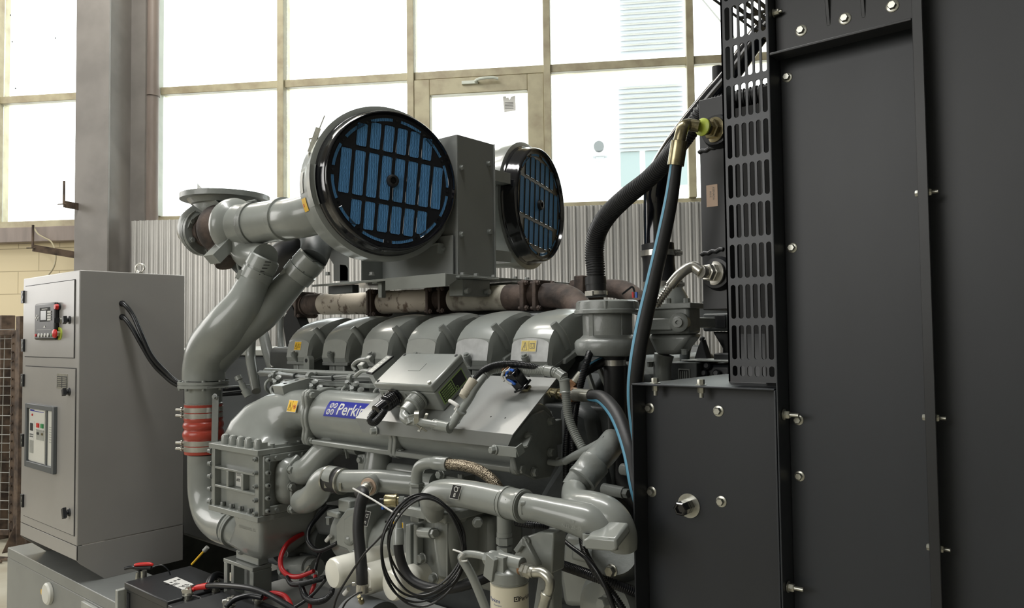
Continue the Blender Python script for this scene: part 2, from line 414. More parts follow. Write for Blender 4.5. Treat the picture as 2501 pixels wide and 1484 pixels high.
# ---- steel column, pipe, corrugated sheet
CD_ = 5.25
u0 = wl(184, 300, CD_)[0]; u1 = wl(265, 300, CD_)[0]; um = (u0+u1)/2
t = thing('steel_column', 'tall grey painted steel I-beam column left of the corrugated sheet', 'column', UVZ(um, CD_+.17, 0), rz=WALL)
hw = (u1-u0)/2
build('front_flange', MB().box(-hw, hw, -.17, -.15, 0, 6.3), M['column'], t, local=True, bevel=.002)
build('web', MB().box(-.012, .012, -.15, .28, 0, 6.3), M['column'], t, local=True)
build('rear_flange', MB().box(-hw, hw, .28, .30, 0, 6.3), M['column'], t, local=True)
tag(build('rain_pipe', MB().cyl(UVZ(wl(366, 300, 5.75)[0], 5.78, 0), UVZ(wl(366, 300, 5.75)[0], 5.78, 6.3), .052, n=20).cyl(UVZ(wl(366, 300, 5.75)[0], 5.78, wl(366, 224, 5.75)[2]-.03), UVZ(wl(366, 300, 5.75)[0], 5.78, wl(366, 224, 5.75)[2]+.03), .06, n=20), M['pipebrown']),
    'brown painted vertical pipe between the column and window frame', 'pipe')
SD = 5.62
ua = wl(320, 600, SD)[0]; ue = wl(1800, 600, SD)[0]; zt = wl(690, 527, SD)[2]
b = MB(); prof = []; u = ua; k = 0
while u < ue:
    for du, dv in ((0, 0), (.026, 0), (.032, -.014), (.042, -.014), (.048, 0)):
        prof.append((u+du, SD+dv))
    u += (.048, .06, .082)[k % 3]; k += 1
for (a, c), (d, e) in zip(prof, prof[1:]):
    if d-a > 1e-6: b.quad(UVZ(a, c, 0), UVZ(d, e, 0), UVZ(d, e, zt), UVZ(a, c, zt))
sh = build('corrugated_sheet', b, M['corr'], ang=20)
sh.modifiers.new('solid', 'SOLIDIFY').thickness = .002
tag(sh, 'grey corrugated sheet metal screen standing along the windows', 'partition')

# brackets welded on the column
def bracket(py, plen, label, px1):
    q1 = P(px1, py, W=CD_-.01); q0 = P(px1-plen, py-(plen*.17), W=CD_-.2)
    b = MB(); b.bar(q0, q1+WN*.04, .012, .05); b.bar(q0, q0+ZZ*.17, .012, .012, WU); b.cyl(q0-WU*.05, q0+WU*.02, .004, n=8)
    tag(build('wall_bracket', b, M['rustbar']), label, 'bracket', 'rusty brackets on the column')
bracket(503, 30, 'short rusty bracket welded high on the steel column', 186)
bracket(622, 100, 'long rusty bracket on the column above the control cabinet', 180)
def wpt(px, py, D=5.9): return P(px, py, W=D)
tag(build('loose_wire', MB().tube([wpt(*q) for q in ((80, 550), (92, 570), (108, 580), (125, 590), (135, 612), (136, 635), (130, 655), (118, 672))], .006, 8), M['frame']), 'thin yellowish wire hanging down the block wall', 'wire')

# ---- mesh cage and posts at far left
GD = 5.47
gx = wl(41, 1000, GD)[0]; gz = wl(30, 806, GD)[2]
t = thing('mesh_gate', 'rusty framed wire mesh gate leaning at the left edge behind the cabinet', 'gate', UVZ(gx-.4, GD, 0), rz=WALL)
b = MB(); b.box(.36, .42, -.02, .02, .03, gz); b.box(-.6, .36, -.02, .02, gz-.04, gz); b.box(-.6, .36, -.02, .02, .06, .10); build('gate_frame', b, M['rustbar'], t, local=True, bevel=.004)
b = MB()
for i in range(12): x = .34-i*.08; b.cyl((x, .0, .08), (x+.02*math.sin(i*2), .01, gz-.03), .0035, n=6)
for k in range(int(gz/.075)): b.cyl((-.6, 0, .1+k*.075), (.37, 0, .1+k*.075+.008*math.sin(k)), .0035, n=6)
build('wire_mesh', b, M['meshsteel'], t, local=True)
b = MB()
for k in range(int(gz/.07)): b.cyl((.375, -.02, .1+k*.07), (.375, -.032, .1+k*.07), .009, n=8)
build('rivet_row', b, M['rustbar'], t, local=True)
px = wl(15, 800, 5.6)
tag(build('rusty_post', MB().box(-.05, .05, -.05, .05, 0, wl(15, 770, 5.6)[2]), M['rustbar'], bevel=.004), 'square rusty post behind the mesh gate', 'post').location = UVZ(px[0], 5.6, 0)
q = wl(52, 1345, 5.3)
b = MB(); zz = wl(50, 772, 5.3)[2]; b.box(-.045, .045, -.045, .045, 0, zz); b.prism([(-.13, 0, 0), (.13, 0, 0), (.045, 0, .2), (-.045, 0, .2)], (0, .008, 0)); b.prism([(0, -.13, 0), (0, .13, 0), (0, .045, .2), (0, -.045, .2)], (.008, 0, 0))
tag(build('footed_post', b, M['rustbar'], bevel=.003), 'rusty steel post with gusset foot beside the control cabinet', 'post').location = UVZ(q[0]+.0, 5.3, 0)
for k, (du, h, lb) in enumerate(((-.32, 1.35, 'weathered board leaning behind the mesh gate, nearest the post'), (-.55, 1.1, 'second weathered board behind the mesh gate'), (-.8, 1.45, 'weathered board behind the mesh gate at the photo edge'))):
    c = UVZ(gx+du+.2, GD+.22, h/2); b = MB(); b.ob(c, WU*.05+ZZ*.004, WN*.012, (ZZ*h/2+WU*.06*(k-1)))
    tag(build('leaning_board', b, M['board'], bevel=.003), lb, 'board', 'boards behind the mesh gate')
b = MB(); 
for k in range(7):
    a = UVZ(gx+.1+.05*k, 5.0+.03*(k % 3), .012); b.cyl(a, a+WU*random.uniform(.1, .25)+WN*random.uniform(-.1, .1)+ZZ*.004, .008, n=6)
tag(build('floor_debris', b, M['rustbar'], kind='stuff'), 'scattered sticks and dirt on the floor by the post foot', 'debris')

# ---- outside: white building opposite
BD = 15.0
def bl(px, py): return wl(px, py, BD)
xa = bl(1080, 0)[0]; xb = bl(2100, 0)[0]
t = thing('neighbour_building', 'overexposed white building opposite the hall with louvred shutters', 'building', UVZ((xa+xb)/2, BD+1, 0), rz=WALL)
def lc(u, v, z): return (u-(xa+xb)/2, v-BD-1, z)
b = MB(); q0 = lc(xa, BD+.02, -1); q1 = lc(xb, BD+3, 12); b.box(q0[0], q1[0], q0[1], q1[1], q0[2], q1[2]); build('facade', b, M['ext'], t, local=True)
for y0, y1 in ((-190, 128), (205, 366)):
    a = bl(1510, y0); c = bl(1670, y1); n = 14 if y0 > 0 else 26
    b = MB(); hh = (a[2]-c[2])/n
    for k in range(n):
        z = c[2]+hh*(k+.5); m0 = lc((a[0]+c[0])/2, BD-.02, z)
        b.ob(m0, ((c[0]-a[0])/2, 0, 0), (0, .03, hh*.36), (0, .006, -.005))
    s = build('louvre_shutter', b, M['shade'], t, local=True)
b = MB(); a = bl(1515, 372); c = bl(1700, 450)
for k in range(3):
    x0 = a[0]+(c[0]-a[0])*k/3; x1 = x0+(c[0]-a[0])*.26; q0 = lc(x0, BD-.01, c[2]); q1 = lc(x1, BD, a[2]); b.box(q0[0], q1[0], q0[1], q1[1], q0[2], q1[2])
build('window_strip', b, M['extglass'], t, local=True)
a = bl(1630, 478); c = bl(1670, 500)
b = MB()
for k in range(3):
    z = c[2]+(a[2]-c[2])*k/2; q0 = lc(a[0], BD-.02, z); q1 = lc(c[0], BD, z+.05); b.box(q0[0], q1[0], q0[1], q1[1], q0[2], q1[2])
build('vent_grille', b, M['shade'], t, local=True)
a = bl(1463, 362); c = bl(1470, 380)
t2 = thing('wall_lamp', 'round grey lamp on a small bracket on the white building outside', 'lamp', UVZ(a[0], BD-.2, a[2]-.3), rz=WALL)
b = MB(); b.cyl((0, .0, .3), (0, .12, .3), .1, n=24); build('lamp_disc', b, M['cabdark'], t2, local=True)
b = MB(); b.box(-.12, .16, 0, .2, .10, .15); b.box(-.06, .1, .02, .2, 0.02, .10); build('bracket', b, M['shade'], t2, local=True)
b = MB(); b.tube([P(1700, -20, W=11), P(1735, 22, W=11), P(1800, 100, W=11)], .012, 6)
tag(build('overhead_cable', b, M['inkgrey']), 'thin cable crossing outside the upper right window', 'cable')
# ================================================================ BASE FRAME AND CONTROL CABINET
CX, CY, CX0, CYB = -3.25, 1.20, -3.885, 1.63
RZ = .635
t = thing('base_frame', 'grey steel skid frame carrying the cabinet and engine', 'skid', (-2.2, 1.9, 0))
b = MB(); b.box(-4.1, 0.6, 1.215, 1.45, RZ-.045, RZ); b.box(-4.1, .6, 1.215, 1.26, .05, RZ-.045); b.box(-4.1, .6, 1.215, 1.45, 0, .05)
build('side_rail', b, M['greyplate'], t, bevel=.004)
b = MB(); b.box(-4.1, 0.6, 2.5, 2.75, RZ-.045, RZ); b.box(-4.1, .6, 2.6, 2.64, .0, RZ-.045); build('side_rail', b, M['greyplate'], t, bevel=.004)
for x in (-4.05, -2.95, -1.7, -.6):
    build('cross_member', MB().box(x, x+.12, 1.45, 2.5, .3, RZ-.05), M['greydark'], t, bevel=.004)
for px, py in ((205, 1470), ):
    q = P(px, py, Y=1.2); build('web_stiffener', MB().box(q.x-.03, q.x+.1, 1.2, 1.215, .1, RZ-.05), M['galvpaint'], t, bevel=.003)
q = P(112, 1450, Y=1.2); tag(build('round_cap', MB().lathe((q.x, 1.214, q.z), (0, -1, 0), [(0, .045), (.012, .045), (.018, .038), (.019, .001)], 28), M['white']), 'round white plastic cap on the skid frame end', 'cap')
q = P(93, 1447, Y=1.2); tag(build('earth_sticker', MB().lathe((q.x, 1.2145, q.z), (0, -1, 0), [(0, .012), (.001, .012)], 20), M['yellow']), 'tiny round yellow sticker beside the white cap', 'sticker')

t = thing('control_cabinet', 'tall grey steel control cabinet with two doors and black locks', 'cabinet', (-3.57, 1.42, RZ))
ztop = P(193, 659, Y=CY).z; zsm = P(193, 1337, Y=CY).z; zsk = P(193, 1372, Y=CY).z
b = MB(); b.box(CX0, CX, CY, CYB, zsm+.0015, ztop); build('cabinet_body', b, M['cab'], t, bevel=.004, seg=3)
b = MB()
for x in (CX0, CX-.004):
    b.prism([(x, CY, zsm), (x, CY, zsk), (x, CY+.012, zsk-.015), (x, CY+.105, RZ), (x, CYB, RZ), (x, CYB, zsm)], (.004, 0, 0))
b.box(CX0, CX, CY, CY+.004, zsk, zsm); b.box(CX0, CX, CYB-.004, CYB, RZ, zsm)
build('skirt', b, M['cab'], t, bevel=.0008)
def fz(px, py): q = P(px, py, Y=CY); return q.x, q.z
def door(c4, name):
    (x0, z1), (x1, z0) = fz(*c4[0]), fz(*c4[1])
    b = MB(); b.box(x0, x1, CY-.004, CY-.001, z0, z1); b.mat = 1
    for a in ((x0-.003, x0-.0005, z0-.003, z1+.003), (x1+.0005, x1+.003, z0-.003, z1+.003)): b.box(a[0], a[1], CY-.002, CY-.0002, a[2], a[3])
    for a in ((z0-.003, z0-.0005), (z1+.0005, z1+.003)): b.box(x0, x1, CY-.002, CY-.0002, a[0], a[1])
    return build(name, b, [M['cab'], M['dark']], t), x0, x1, z0, z1
d1, x0, x1, z0, z1 = door(((64, 700), (182, 873)), 'door')
d2, y0, y1, w0, w1 = door(((64, 894), (182, 1307)), 'door')
for px, py, d in ((61, 725, d1), (61, 843, d1), (60, 928, d2), (59, 1074, d2), (59, 1221, d2)):
    x, z = fz(px, py); b = MB(); b.box(x-.014, x+.014, CY-.012, CY-.0045, z-.028, z+.028); b.mat = 1; b.box(x+.003, x+.007, CY-.0135, CY-.012, z+.006, z+.018); b.box(x+.003, x+.007, CY-.0135, CY-.012, z-.018, z-.006)
    build('hinge', b, [M['black'], M['zinc']], d, bevel=.001)
for px, py, d in ((173, 781, d1), (172, 956, d2), (172, 1250, d2)):
    x, z = fz(px, py); b = MB(); b.cyl((x, CY-.004, z), (x, CY-.010, z), .017, .013, n=20); b.cyl((x, CY-.010, z), (x, CY-.018, z), .008, n=16); b.ob((x, CY-.023, z), (.008, 0, .004), (0, .007, 0), (-.006 if py > 1200 else -.003, 0, .019 if py > 1200 else .013))
    build('door_lock', b, M['black'], d, bevel=.001, label='black quarter-turn door lock')
# controller on upper door
def rx(x, z, dx, dz, y0, y1, mb): mb.box(x, x+dx, y0, y1, z, z+dz)
(x0, z1) = fz(98, 742); (x1, z0) = fz(147, 834)
b = MB(); b.box(x0, x1, CY-.022, CY-.004, z0+.008, z1); c_ = build('controller', b, M['black'], d1, bevel=.008, seg=3, label='black generator controller with screen and buttons')
ww = x1-x0; hh = z1-z0
b = MB(); yy = CY-.0226
b.box(x0+ww*.28, x0+ww*.78, yy, yy+.001, z0+hh*.52, z0+hh*.88); b.mat = 1; b.box(x0+ww*.33, x0+ww*.60, yy-.0006, yy, z0+hh*.56, z0+hh*.80)
b.mat = 2
for k in range(4): b.box(x0+ww*.68, x0+ww*.84, yy-.002, yy, z0+hh*(.54+.065*k), z0+hh*(.59+.065*k))
for k in range(4): b.cyl((x0+ww*(.26+.15*k), yy+.001, z0+hh*.17), (x0+ww*(.26+.15*k), yy-.003, z0+hh*.17), .0085, n=16)
b.box(x0+ww*.15, x0+ww*.85, yy-.0004, yy, z0+hh*.305, z0+hh*.312)
b.box(x0+ww*.38, x0+ww*.66, yy-.0004, yy, z0+hh*.83, z0+hh*.85)
b.prism([(x0+ww*.47, yy-.0005, z0+hh*.36), (x0+ww*.58, yy-.0005, z0+hh*.36), (x0+ww*.525, yy-.0005, z0+hh*.43)], (0, .0005, 0))
for dx, dz in ((.12, .68), (.06, .63), (.18, .63), (.12, .58)): b.cyl((x0+ww*(.03+dx), yy+.001, z0+hh*dz), (x0+ww*(.03+dx), yy-.001, z0+hh*dz), .0045, n=10)
b.mat = 3; b.cyl((x0+ww*.1, yy+.001, z0+hh*.17), (x0+ww*.1, yy-.003, z0+hh*.17), .006, n=12)
b.mat = 4; b.cyl((x0+ww*.88, yy+.001, z0+hh*.17), (x0+ww*.88, yy-.003, z0+hh*.17), .006, n=12)
build('controller_face', b, [M['dark'], M['screen'], M['paper'], M['redcap'], M['green']], d1)
x, z = fz(149, 749); b = MB(); b.cyl((x, CY-.004, z), (x, CY-.012, z), .013, n=20); b.mat = 1; b.cyl((x, CY-.012, z), (x, CY-.024, z), .012, .010, n=20); build('indicator_lamp', b, [M['black'], M['redcap']], d1)
x, z = fz(151, 782); b = MB(); b.cyl((x, CY-.004, z), (x, CY-.010, z), .012, n=20); b.mat = 1; b.ob((x, CY-.020, z), (.004, 0, 0), (0, .010, 0), (0, 0, .010)); build('key_switch', b, [M['zinc'], M['black']], d1)
x, z = fz(149, 814); b = MB(); b.cyl((x, CY-.004, z), (x, CY-.008, z), .026, n=28); b.mat = 1; b.cyl((x, CY-.008, z), (x, CY-.020, z), .011, n=20); b.mat = 2; b.lathe((x, CY-.018, z), (0, -1, 0), [(0, .012), (.002, .018), (.008, .018), (.012, .013), (.013, .001)], 24)
build('emergency_stop', b, [M['lime'], M['zinc'], M['redcap']], d1, label='red mushroom emergency stop on lime ring')
# data plate on lower door
(x0, z1) = fz(142, 911); (x1, z0) = fz(168, 950); b = MB(); b.box(x0, x1, CY-.0052, CY-.004, z0, z1); b.mat = 1
ww = x1-x0; hh = z1-z0
b.box(x0+.004, x1-.004, CY-.0056, CY-.0052, z0+.004, z1-hh*.17); b.mat = 0
for r in range(6):
    for c in range(2): b.box(x0+ww*(.08+.46*c), x0+ww*(.46+.46*c), CY-.006, CY-.0056, z0+hh*(.06+.125*r), z0+hh*(.13+.125*r))
build('data_plate', b, [M['zinc'], M['ink']], d2)
# breaker window
(x0, z1) = fz(72, 983); (x1, z0) = fz(141, 1156); (_, z1b) = fz(141, 992)
b = MB(); z1 = (z1+z1b)/2
z0 = fz(72, 1137)[1]
fr = .020
b.box(x0, x0+fr, CY-.018, CY-.004, z0, z1); b.box(x1-fr*1.2, x1, CY-.018, CY-.004, z0, z1); b.box(x0+fr, x1-fr*1.2, CY-.018, CY-.004, z1-fr, z1); b.box(x0+fr, x1-fr*1.2, CY-.018, CY-.004, z0, z0+fr*1.3)
wf = build('breaker_frame', b, M['cabdark'], d2, bevel=.002)
x0 += fr; x1 -= fr*1.2; z0 += fr*1.3; z1 -= fr; ww = x1-x0; hh = z1-z0; yy = CY-.0045
b = MB(); b.box(x0, x1, yy-.001, yy, z0, z1)
def r_(m, a, c, d, e, pr=.001): b.mat = m; b.box(x0+ww*a, x0+ww*c, yy-.001-pr, yy-.001, z0+hh*d, z0+hh*e)
r_(0, .02, .66, .02, .98, .004); 
yy -= .004
r_(1, .08, .24, .945, .975); r_(1, .24, .62, .945, .955); r_(2, .06, .24, .42, .76); r_(3, .10, .20, .58, .72, .003); r_(4, .08, .22, .16, .40, .002)
r_(5, .36, .45, .66, .74, .004); r_(6, .53, .62, .66, .74, .004); r_(4, .34, .64, .43, .61); r_(3, .37, .44, .53, .57, .003); r_(7, .55, .61, .53, .57, .003)
r_(4, .34, .64, .605, .625, .003)
for k in range(3):
    for j in range(2): b.mat = 8; b.cyl((x0+ww*(.10+.05*k), yy, z0+hh*(.47+.04*j)), (x0+ww*(.10+.05*k), yy-.004, z0+hh*(.47+.04*j)), .003, n=10)
b.mat = 5; b.cyl((x0+ww*.17, yy, z0+hh*.88), (x0+ww*.17, yy-.004, z0+hh*.88), .005, n=12)
yy += .004
r_(8, .69, .74, .0, 1.0, .004)
for k in range(7): r_(4, .80, .95, .42+.045*k, .445+.045*k-.01, .0005)
build('circuit_breaker', b, [M['white'], M['badge'], M['paper'], M['dark'], M['galvpaint'], M['redcap'], M['green'], M['brass'], M['cabdark']], d2, label='white circuit breaker front with red and green buttons')
q = P(342, 660, Y=1.5); q = Vector((CX-.13, 1.42, ztop))
q = P(342, 668, Z=ztop)
b = MB(); b.cyl((q.x, q.y, ztop), (q.x, q.y, ztop+.008), .014, n=16)
for k in range(1):
    pts = [(q.x+.018*math.cos(a)*R0.x, q.y+.018*math.cos(a)*R0.y, ztop+.024+.018*math.sin(a)) for a in [i*PI/8 for i in range(17)]]
    b.tube(pts, .0045, 10, sm=1)
build('lifting_eye', b, M['steel'], t)
# grommets and cables
g1 = P(298, 741, X=CX); g2 = P(298, 774, X=CX)
for g in (g1, g2): build('grommet', MB().ring(g, (1, 0, 0), .006, .0125, .005, 20), M['rubber'], t)
def cbl(pts, r, label, group, m=M['cable'], name='control_cable', cat='cable', n=10):
    o = build(name, MB().tube(pts, r, n, 8), m); return tag(o, label, cat, group)
c1 = [g1+Vector((-.02, 0, 0)), g1+Vector((.02, .0, -.004))]+[P(x, y, X=X) for x, y, X in ((325, 770, -3.2), (345, 815, -3.16), (370, 868, -3.13), (402, 905, -3.1), (440, 935, -3.05), (520, 950, -2.95), (600, 945, -2.9))]
c2 = [g2+Vector((-.02, 0, 0)), g2+Vector((.02, .0, -.004))]+[P(x, y, X=X) for x, y, X in ((322, 800, -3.2), (345, 840, -3.17), (372, 885, -3.14), (400, 915, -3.11), (438, 942, -3.06), (520, 962, -2.96), (600, 958, -2.9))]
cbl(c1, .0095, 'upper black cable leaving the cabinet side towards the engine', 'control cables from the cabinet')
cbl(c2, .0095, 'lower black cable leaving the cabinet side towards the engine', 'control cables from the cabinet')
# ================================================================ RADIATOR WITH GUARD AND PANELS
YR = 1.20; YF = 1.25
def rp(px, py, Y=YR): return P(px, py, Y=Y)
XA = rp(1895, 940).x; XB = rp(2228, 40).x; XL = rp(1541, 940).x; ZL = rp(1545, 936).z
t = thing('radiator', 'large black radiator unit with bolted side panels at the right', 'radiator', (-.1, 1.9, RZ))
RAD = t
b = MB()
b.box(XA, XA+.003, YR, YF, RZ, 2.62); b.box(XA+.003, XB, YF-.003, YF, RZ, 2.62)
build('side_panel', b, M['radblack'], t, bevel=.001)
b = MB(); b.box(XB, XB+.004, YR, YF, RZ, 2.62); b.box(XB, XB+.014, YR-.004, YR, RZ, 2.62); build('panel_flange', b, M['black'], t, bevel=.001)
b = MB(); b.box(XB+.004, XB+.55, YF-.003, YF+.02, RZ, 2.62); build('side_panel', b, M['radblack'], t, bevel=.001)
b = MB(); b.box(XA+.02, XB+.55, YF+.02, 2.72, RZ, 2.6); build('core_body', b, M['black'], t, bevel=.004)
# upper bracket plate
zb = rp(1885, 135).z
b = MB(); b.box(XA+.004, XB-.001, YR+.028, YR+.032, zb+.004, 2.62); b.box(XA+.004, XB-.001, YR-.002, YR+.032, zb, zb+.004)
br = build('bracket_plate', b, M['black'], t, bevel=.0008)
for px, py in ((2020, 66), (2105, 46)):
    q = rp(px, py, YR+.03); b = MB(); b.prism([(q.x, YR+.028, q.z), (q.x, YR+.028, 2.4), (q.x, YR-.03, 2.4)], (.006, 0, 0)); build('gusset', b, M['black'], br, bevel=.001)
for px, py in ((1957, 75), (2064, 46), (2180, 15)):
    b = MB(); b.bolt(rp(px, py, YR+.028), (0, -1, 0), .0062, .006, 1.5); build('bolt', b, M['zinc'], br)
for px, py, r in ((1923, 189, .0058), (1935, 605, .0058), (1950, 1025, .0058), (1953, 1162, .0058)):
    b = MB(); b.bolt(rp(px, py, YF-.003), (0, -1, 0), r, .006, 1.45); build('bolt', b, M['zinc'], t)
def stud(x, px, py, parent, r=.0065, L=.028):
    q = rp(px, py, YR+.02); q.x = x; b = MB()
    b.bolt(q+Vector((-.0002, 0, 0)), (-1, 0, 0), r*.95, .006, 1.25); b.bolt(q+Vector((.004, 0, 0)), (1, 0, 0), r, .008, 1.4); b.cyl(q, q+Vector((L, 0, 0)), r*.55, n=14)
    build('stud_bolt', b, M['zinc'], parent)
stud(XA, 1902, 1011, t); stud(XA, 1915, 1430, t); stud(XA, 1890, 32, t, .005, .018)
stud(XB, 2255, 471, t, .0052, .022); stud(XB, 2270, 1019, t, .0052, .022); stud(XB, 2282, 1337, t, .0052, .022)
# ---- lower side panel
b = MB(); b.box(XL, XL+.003, YR, YF, RZ+.001, ZL); b.box(XL+.003, XA-.004, YF-.003, YF, RZ+.001, ZL-.003); b.box(XL, XA-.003, YR, YF, ZL-.003, ZL); b.box(XA-.004, XA-.001, YR, YF, RZ+.001, ZL-.003)
lp = build('lower_panel', b, M['radblack'], t, bevel=.0008)
b = MB(); b.box(XL, XA, YF, 1.60, ZL-.012, ZL-.002); b.box(XL+.03, XA, YF, YF+.04, RZ+.001, ZL-.012); build('panel_bracket', b, M['black'], t, bevel=.002)
for px, py in ((1587, 996), (1755, 1003), (1592, 1200), (1762, 1224)):
    b = MB(); b.bolt(rp(px, py, YF-.003), (0, -1, 0), .0065, .007, 1.5); build('bolt', b, M['zinc'], lp)
for px in (1600, 1712):
    q = rp(px, 930, YR+.025); q.z = ZL; b = MB(); b.bolt(q, (0, 0, 1), .0065, .008, 1.5); b.bolt(q-ZZ*.003, (0, 0, -1), .0062, .009, 1.1); b.cyl(q, q-ZZ*.022, .004, n=12); build('bolt', b, M['zinc'], lp)
q = rp(1683, 1234, YF-.003); b = MB(); b.lathe(q, (0, -1, 0), [(0, .0215), (.002, .0215), (.0022, .006)], 32); b.mat = 1; b.lathe(q+Vector((0, -.002, 0)), (0, -1, 0), [(0, .0125), (.012, .0125), (.013, .0115), (.014, .0125), (.033, .0125), (.035, .0105), (.035, .008), (.030, .007)], 6)
build('capped_nut', b, [M['zinc'], M['gloss']], lp, label='black nut cap on wide zinc washer')
# ---- slotted fan guard
def slotplate(b, o, eu, ev, en, cells, th, N=5):
    o = Vector(o)
    for (u0, u1, v0, v1, su0, su1, sv0, sv1) in cells:
        r = min(su1-su0, sv1-sv0)/2*.98; inner = []
        for cx, cy, a0 in ((su1-r, sv1-r, 0), (su0+r, sv1-r, 90), (su0+r, sv0+r, 180), (su1-r, sv0+r, 270)):
            for k in range(N+1): a = math.radians(a0+90*k/N); inner.append((cx+r*math.cos(a), cy+r*math.sin(a)))
        outer = []; cm = ((u0+u1)/2, (v0+v1)/2)
        cr = [(u1, v1), (u0, v1), (u0, v0), (u1, v0)]
        for ci in range(4):
            c0 = cr[ci]
            for k in range(N+1):
                ix, iy = inner[ci*(N+1)+k]
                if k == N//2: outer.append(c0)
                elif (k < N//2) == (ci % 2 == 0): outer.append((c0[0], iy))
                else: outer.append((ix, c0[1]))
        n = len(inner); base = len(b.v)
        for d in (0, th):
            for (x, y) in inner: b.v.append(o+eu*x+ev*y+en*d)
            for (x, y) in outer: b.v.append(o+eu*x+ev*y+en*d)
        for k in range(n):
            j = (k+1) % n
            for f in ([base+k, base+j, base+n+j, base+n+k], [base+2*n+k, base+3*n+k, base+3*n+j, base+2*n+j], [base+k, base+2*n+k, base+2*n+j, base+j], [base+n+k, base+n+j, base+3*n+j, base+3*n+k]):
                b.f.append(f); b.m.append(b.mat)
xs = [rp(x, 787).x for x in (1790, 1808, 1826, 1844, 1862, 1880)]; dx = (xs[5]-xs[0])/5
za = rp(1792, 885).z; zb_ = rp(1780, 200).z; dz = (zb_-za)/7; x0 = rp(1774, 787).x
zbot = rp(1790, 932).z
cells = []
rows = [(zbot, za)]+[(za+dz*k, za+dz*(k+1)) for k in range(0, 13)]
gap = .0105
for i, x in enumerate(xs):
    u0 = x0 if i == 0 else (xs[i-1]+x)/2; u1 = XA-.001 if i == 5 else (x+xs[i+1])/2
    for r0, r1 in rows:
        cells.append((u0, u1, r0, r1, x-dx*.34, x+dx*.34, r0+gap*(.5 if r0 > zbot else .9), r1-gap*.5))
b = MB(); slotplate(b, (0, YR+.004, 0), Vector((1, 0, 0)), ZZ, Vector((0, 1, 0)), cells, .003)
b.box(x0, x0+.003, YR+.004, YR+.05, zbot, rows[-1][1])
g = build('fan_guard', b, M['guard'], t)
cells = []
for i in range(8):
    for k in range(16):
        u = -.62+i*.021; v = 1.22+.083*k
        cells.append((u, u+.021, v, v+.083, u+.004, u+.017, v+.006, v+.077))
ztp = 2.235
b = MB(); slotplate(b, (0, 0, ztp), Vector((1, 0, 0)), Vector((0, 1, 0)), ZZ, cells, .003); build('guard_top', b, M['black'], t)
b = MB(); b.box(-.512, XA+.018, 1.29, 2.68, .75, 2.03); build('fan_shroud', b, M['deep'], t, bevel=.004)
b = MB(); b.box(-.594, -.514, 1.36, 1.56, 1.55, 2.02); build('guard_shade_fill', b, M['deep'], t)  # filler block added behind the slots to darken them
b = MB(); b.loft_closed((-.60, 1.98, 1.40), (1, 0, 0), [(0, .63), (0, .65), (.085, .65), (.085, .63)], 64); b.cyl((-.60, 1.98, 1.40), (-.52, 1.98, 1.4), .10, n=32)
for k in range(8):
    a = k*PI/4+.2; d = Vector((0, math.cos(a), math.sin(a))); e = Vector((0, -math.sin(a), math.cos(a)))
    b.ob(Vector((-.55, 1.98, 1.40))+d*.34, d*.26, e*.06+Vector((.03, 0, 0)), Vector((.003, 0, 0)))
build('fan', b, M['black'], t)
# ---- oil cooler tank with two ports
YT = 1.37
ta = P(1706, 245, Y=YT); tb = P(1768, 755, Y=YT)
b = MB(); b.box(ta.x, tb.x+.012, YT, YT+.16, tb.z, ta.z)
for yy in (372, 622):
    q = P(1712, yy, Y=YT); b.tube([(ta.x-.002+i*.008, YT-.001, q.z+(.002 if i % 2 else -.001)+i*.0012) for i in range(7)], .0045, 8, 2)
tk = build('header_tank', b, M['black'], t, bevel=.003)
q = P(1726, 506, Y=YT-.001); w = P(1752, 449, Y=YT-.001); b = MB(); b.ob(((q.x+w.x)/2, YT-.0006, (q.z+w.z)/2), (abs(w.x-q.x)/2, 0, 0), (0, .0004, 0), (0, 0, (w.z-q.z)/2)); b.mat = 1
b.text('ASENADA', (q.x+.013, YT-.0010, w.z-.004), (0, 0, -1), (1, 0, 0), .0058, off=.0002); b.text('8051E', (q.x+.007, YT-.0010, w.z-.012), (0, 0, -1), (1, 0, 0), .005, off=.0002)
build('paper_label', b, [M['salmon'], M['inkgrey']], tk)
def port(px, py, r, sgn, L1, ax=(0, -1, 0)):
    q = P(px, py, Y=YT); ax = Vector(ax).normalized(); b = MB()
    b.lathe(q, ax, [(0, r*1.15), (.006, r*1.12), (.012, r*.98), (L1, r*.98), (L1+.001, r*.7)], 28); build('port_boss', b, M['black'], tk); return q+ax*L1
p1 = port(1757, 322, .029, 1, .02)
b = MB(); a = Vector((-.25, -1, .0)).normalized(); b.lathe(p1, a, [(0, .024), (.003, .024), (.004, .020)], 28); b.hexa(p1+a*.004, a, .019, .012); b.lathe(p1+a*.016, a, [(0, .013), (.008, .013), (.009, .016), (.014, .016)], 6); b.mat = 1; b.lathe(p1+a*.032, a, [(0, .013), (.002, .0168), (.005, .0168), (.007, .012)], 24)
build('hose_fitting', b, [M['brass'], M['lime']], tk)  # lime ring paints the coloured glint on this fitting
p2 = port(1757, 668, .029, 1, .018)
b = MB(); a2 = Vector((-.35, -1, .05)).normalized(); b.lathe(p2, a2, [(0, .023), (.003, .023), (.004, .018)], 28); b.hexa(p2+a2*.004, a2, .0175, .010); b.hexa(p2+a2*.015, a2, .0165, .009); b.lathe(p2+a2*.025, a2, [(0, .011), (.01, .011), (.011, .013), (.014, .013)], 20)
build('hose_fitting', b, M['steel'], tk)
q2 = p2+a2*.037
pts = [q2]+[P(x, y, Y=Y) for x, y, Y in ((1690, 651, 1.315), (1662, 668, 1.30), (1636, 698, 1.29))]
b = MB(); b.tube(pts, [.0105, .0105, .010, .0098], 18)
n_ = pts[-1]; e_ = P(1601, 748, Y=1.28); b.tube([n_, e_], [.0075, .006], 14, 1)
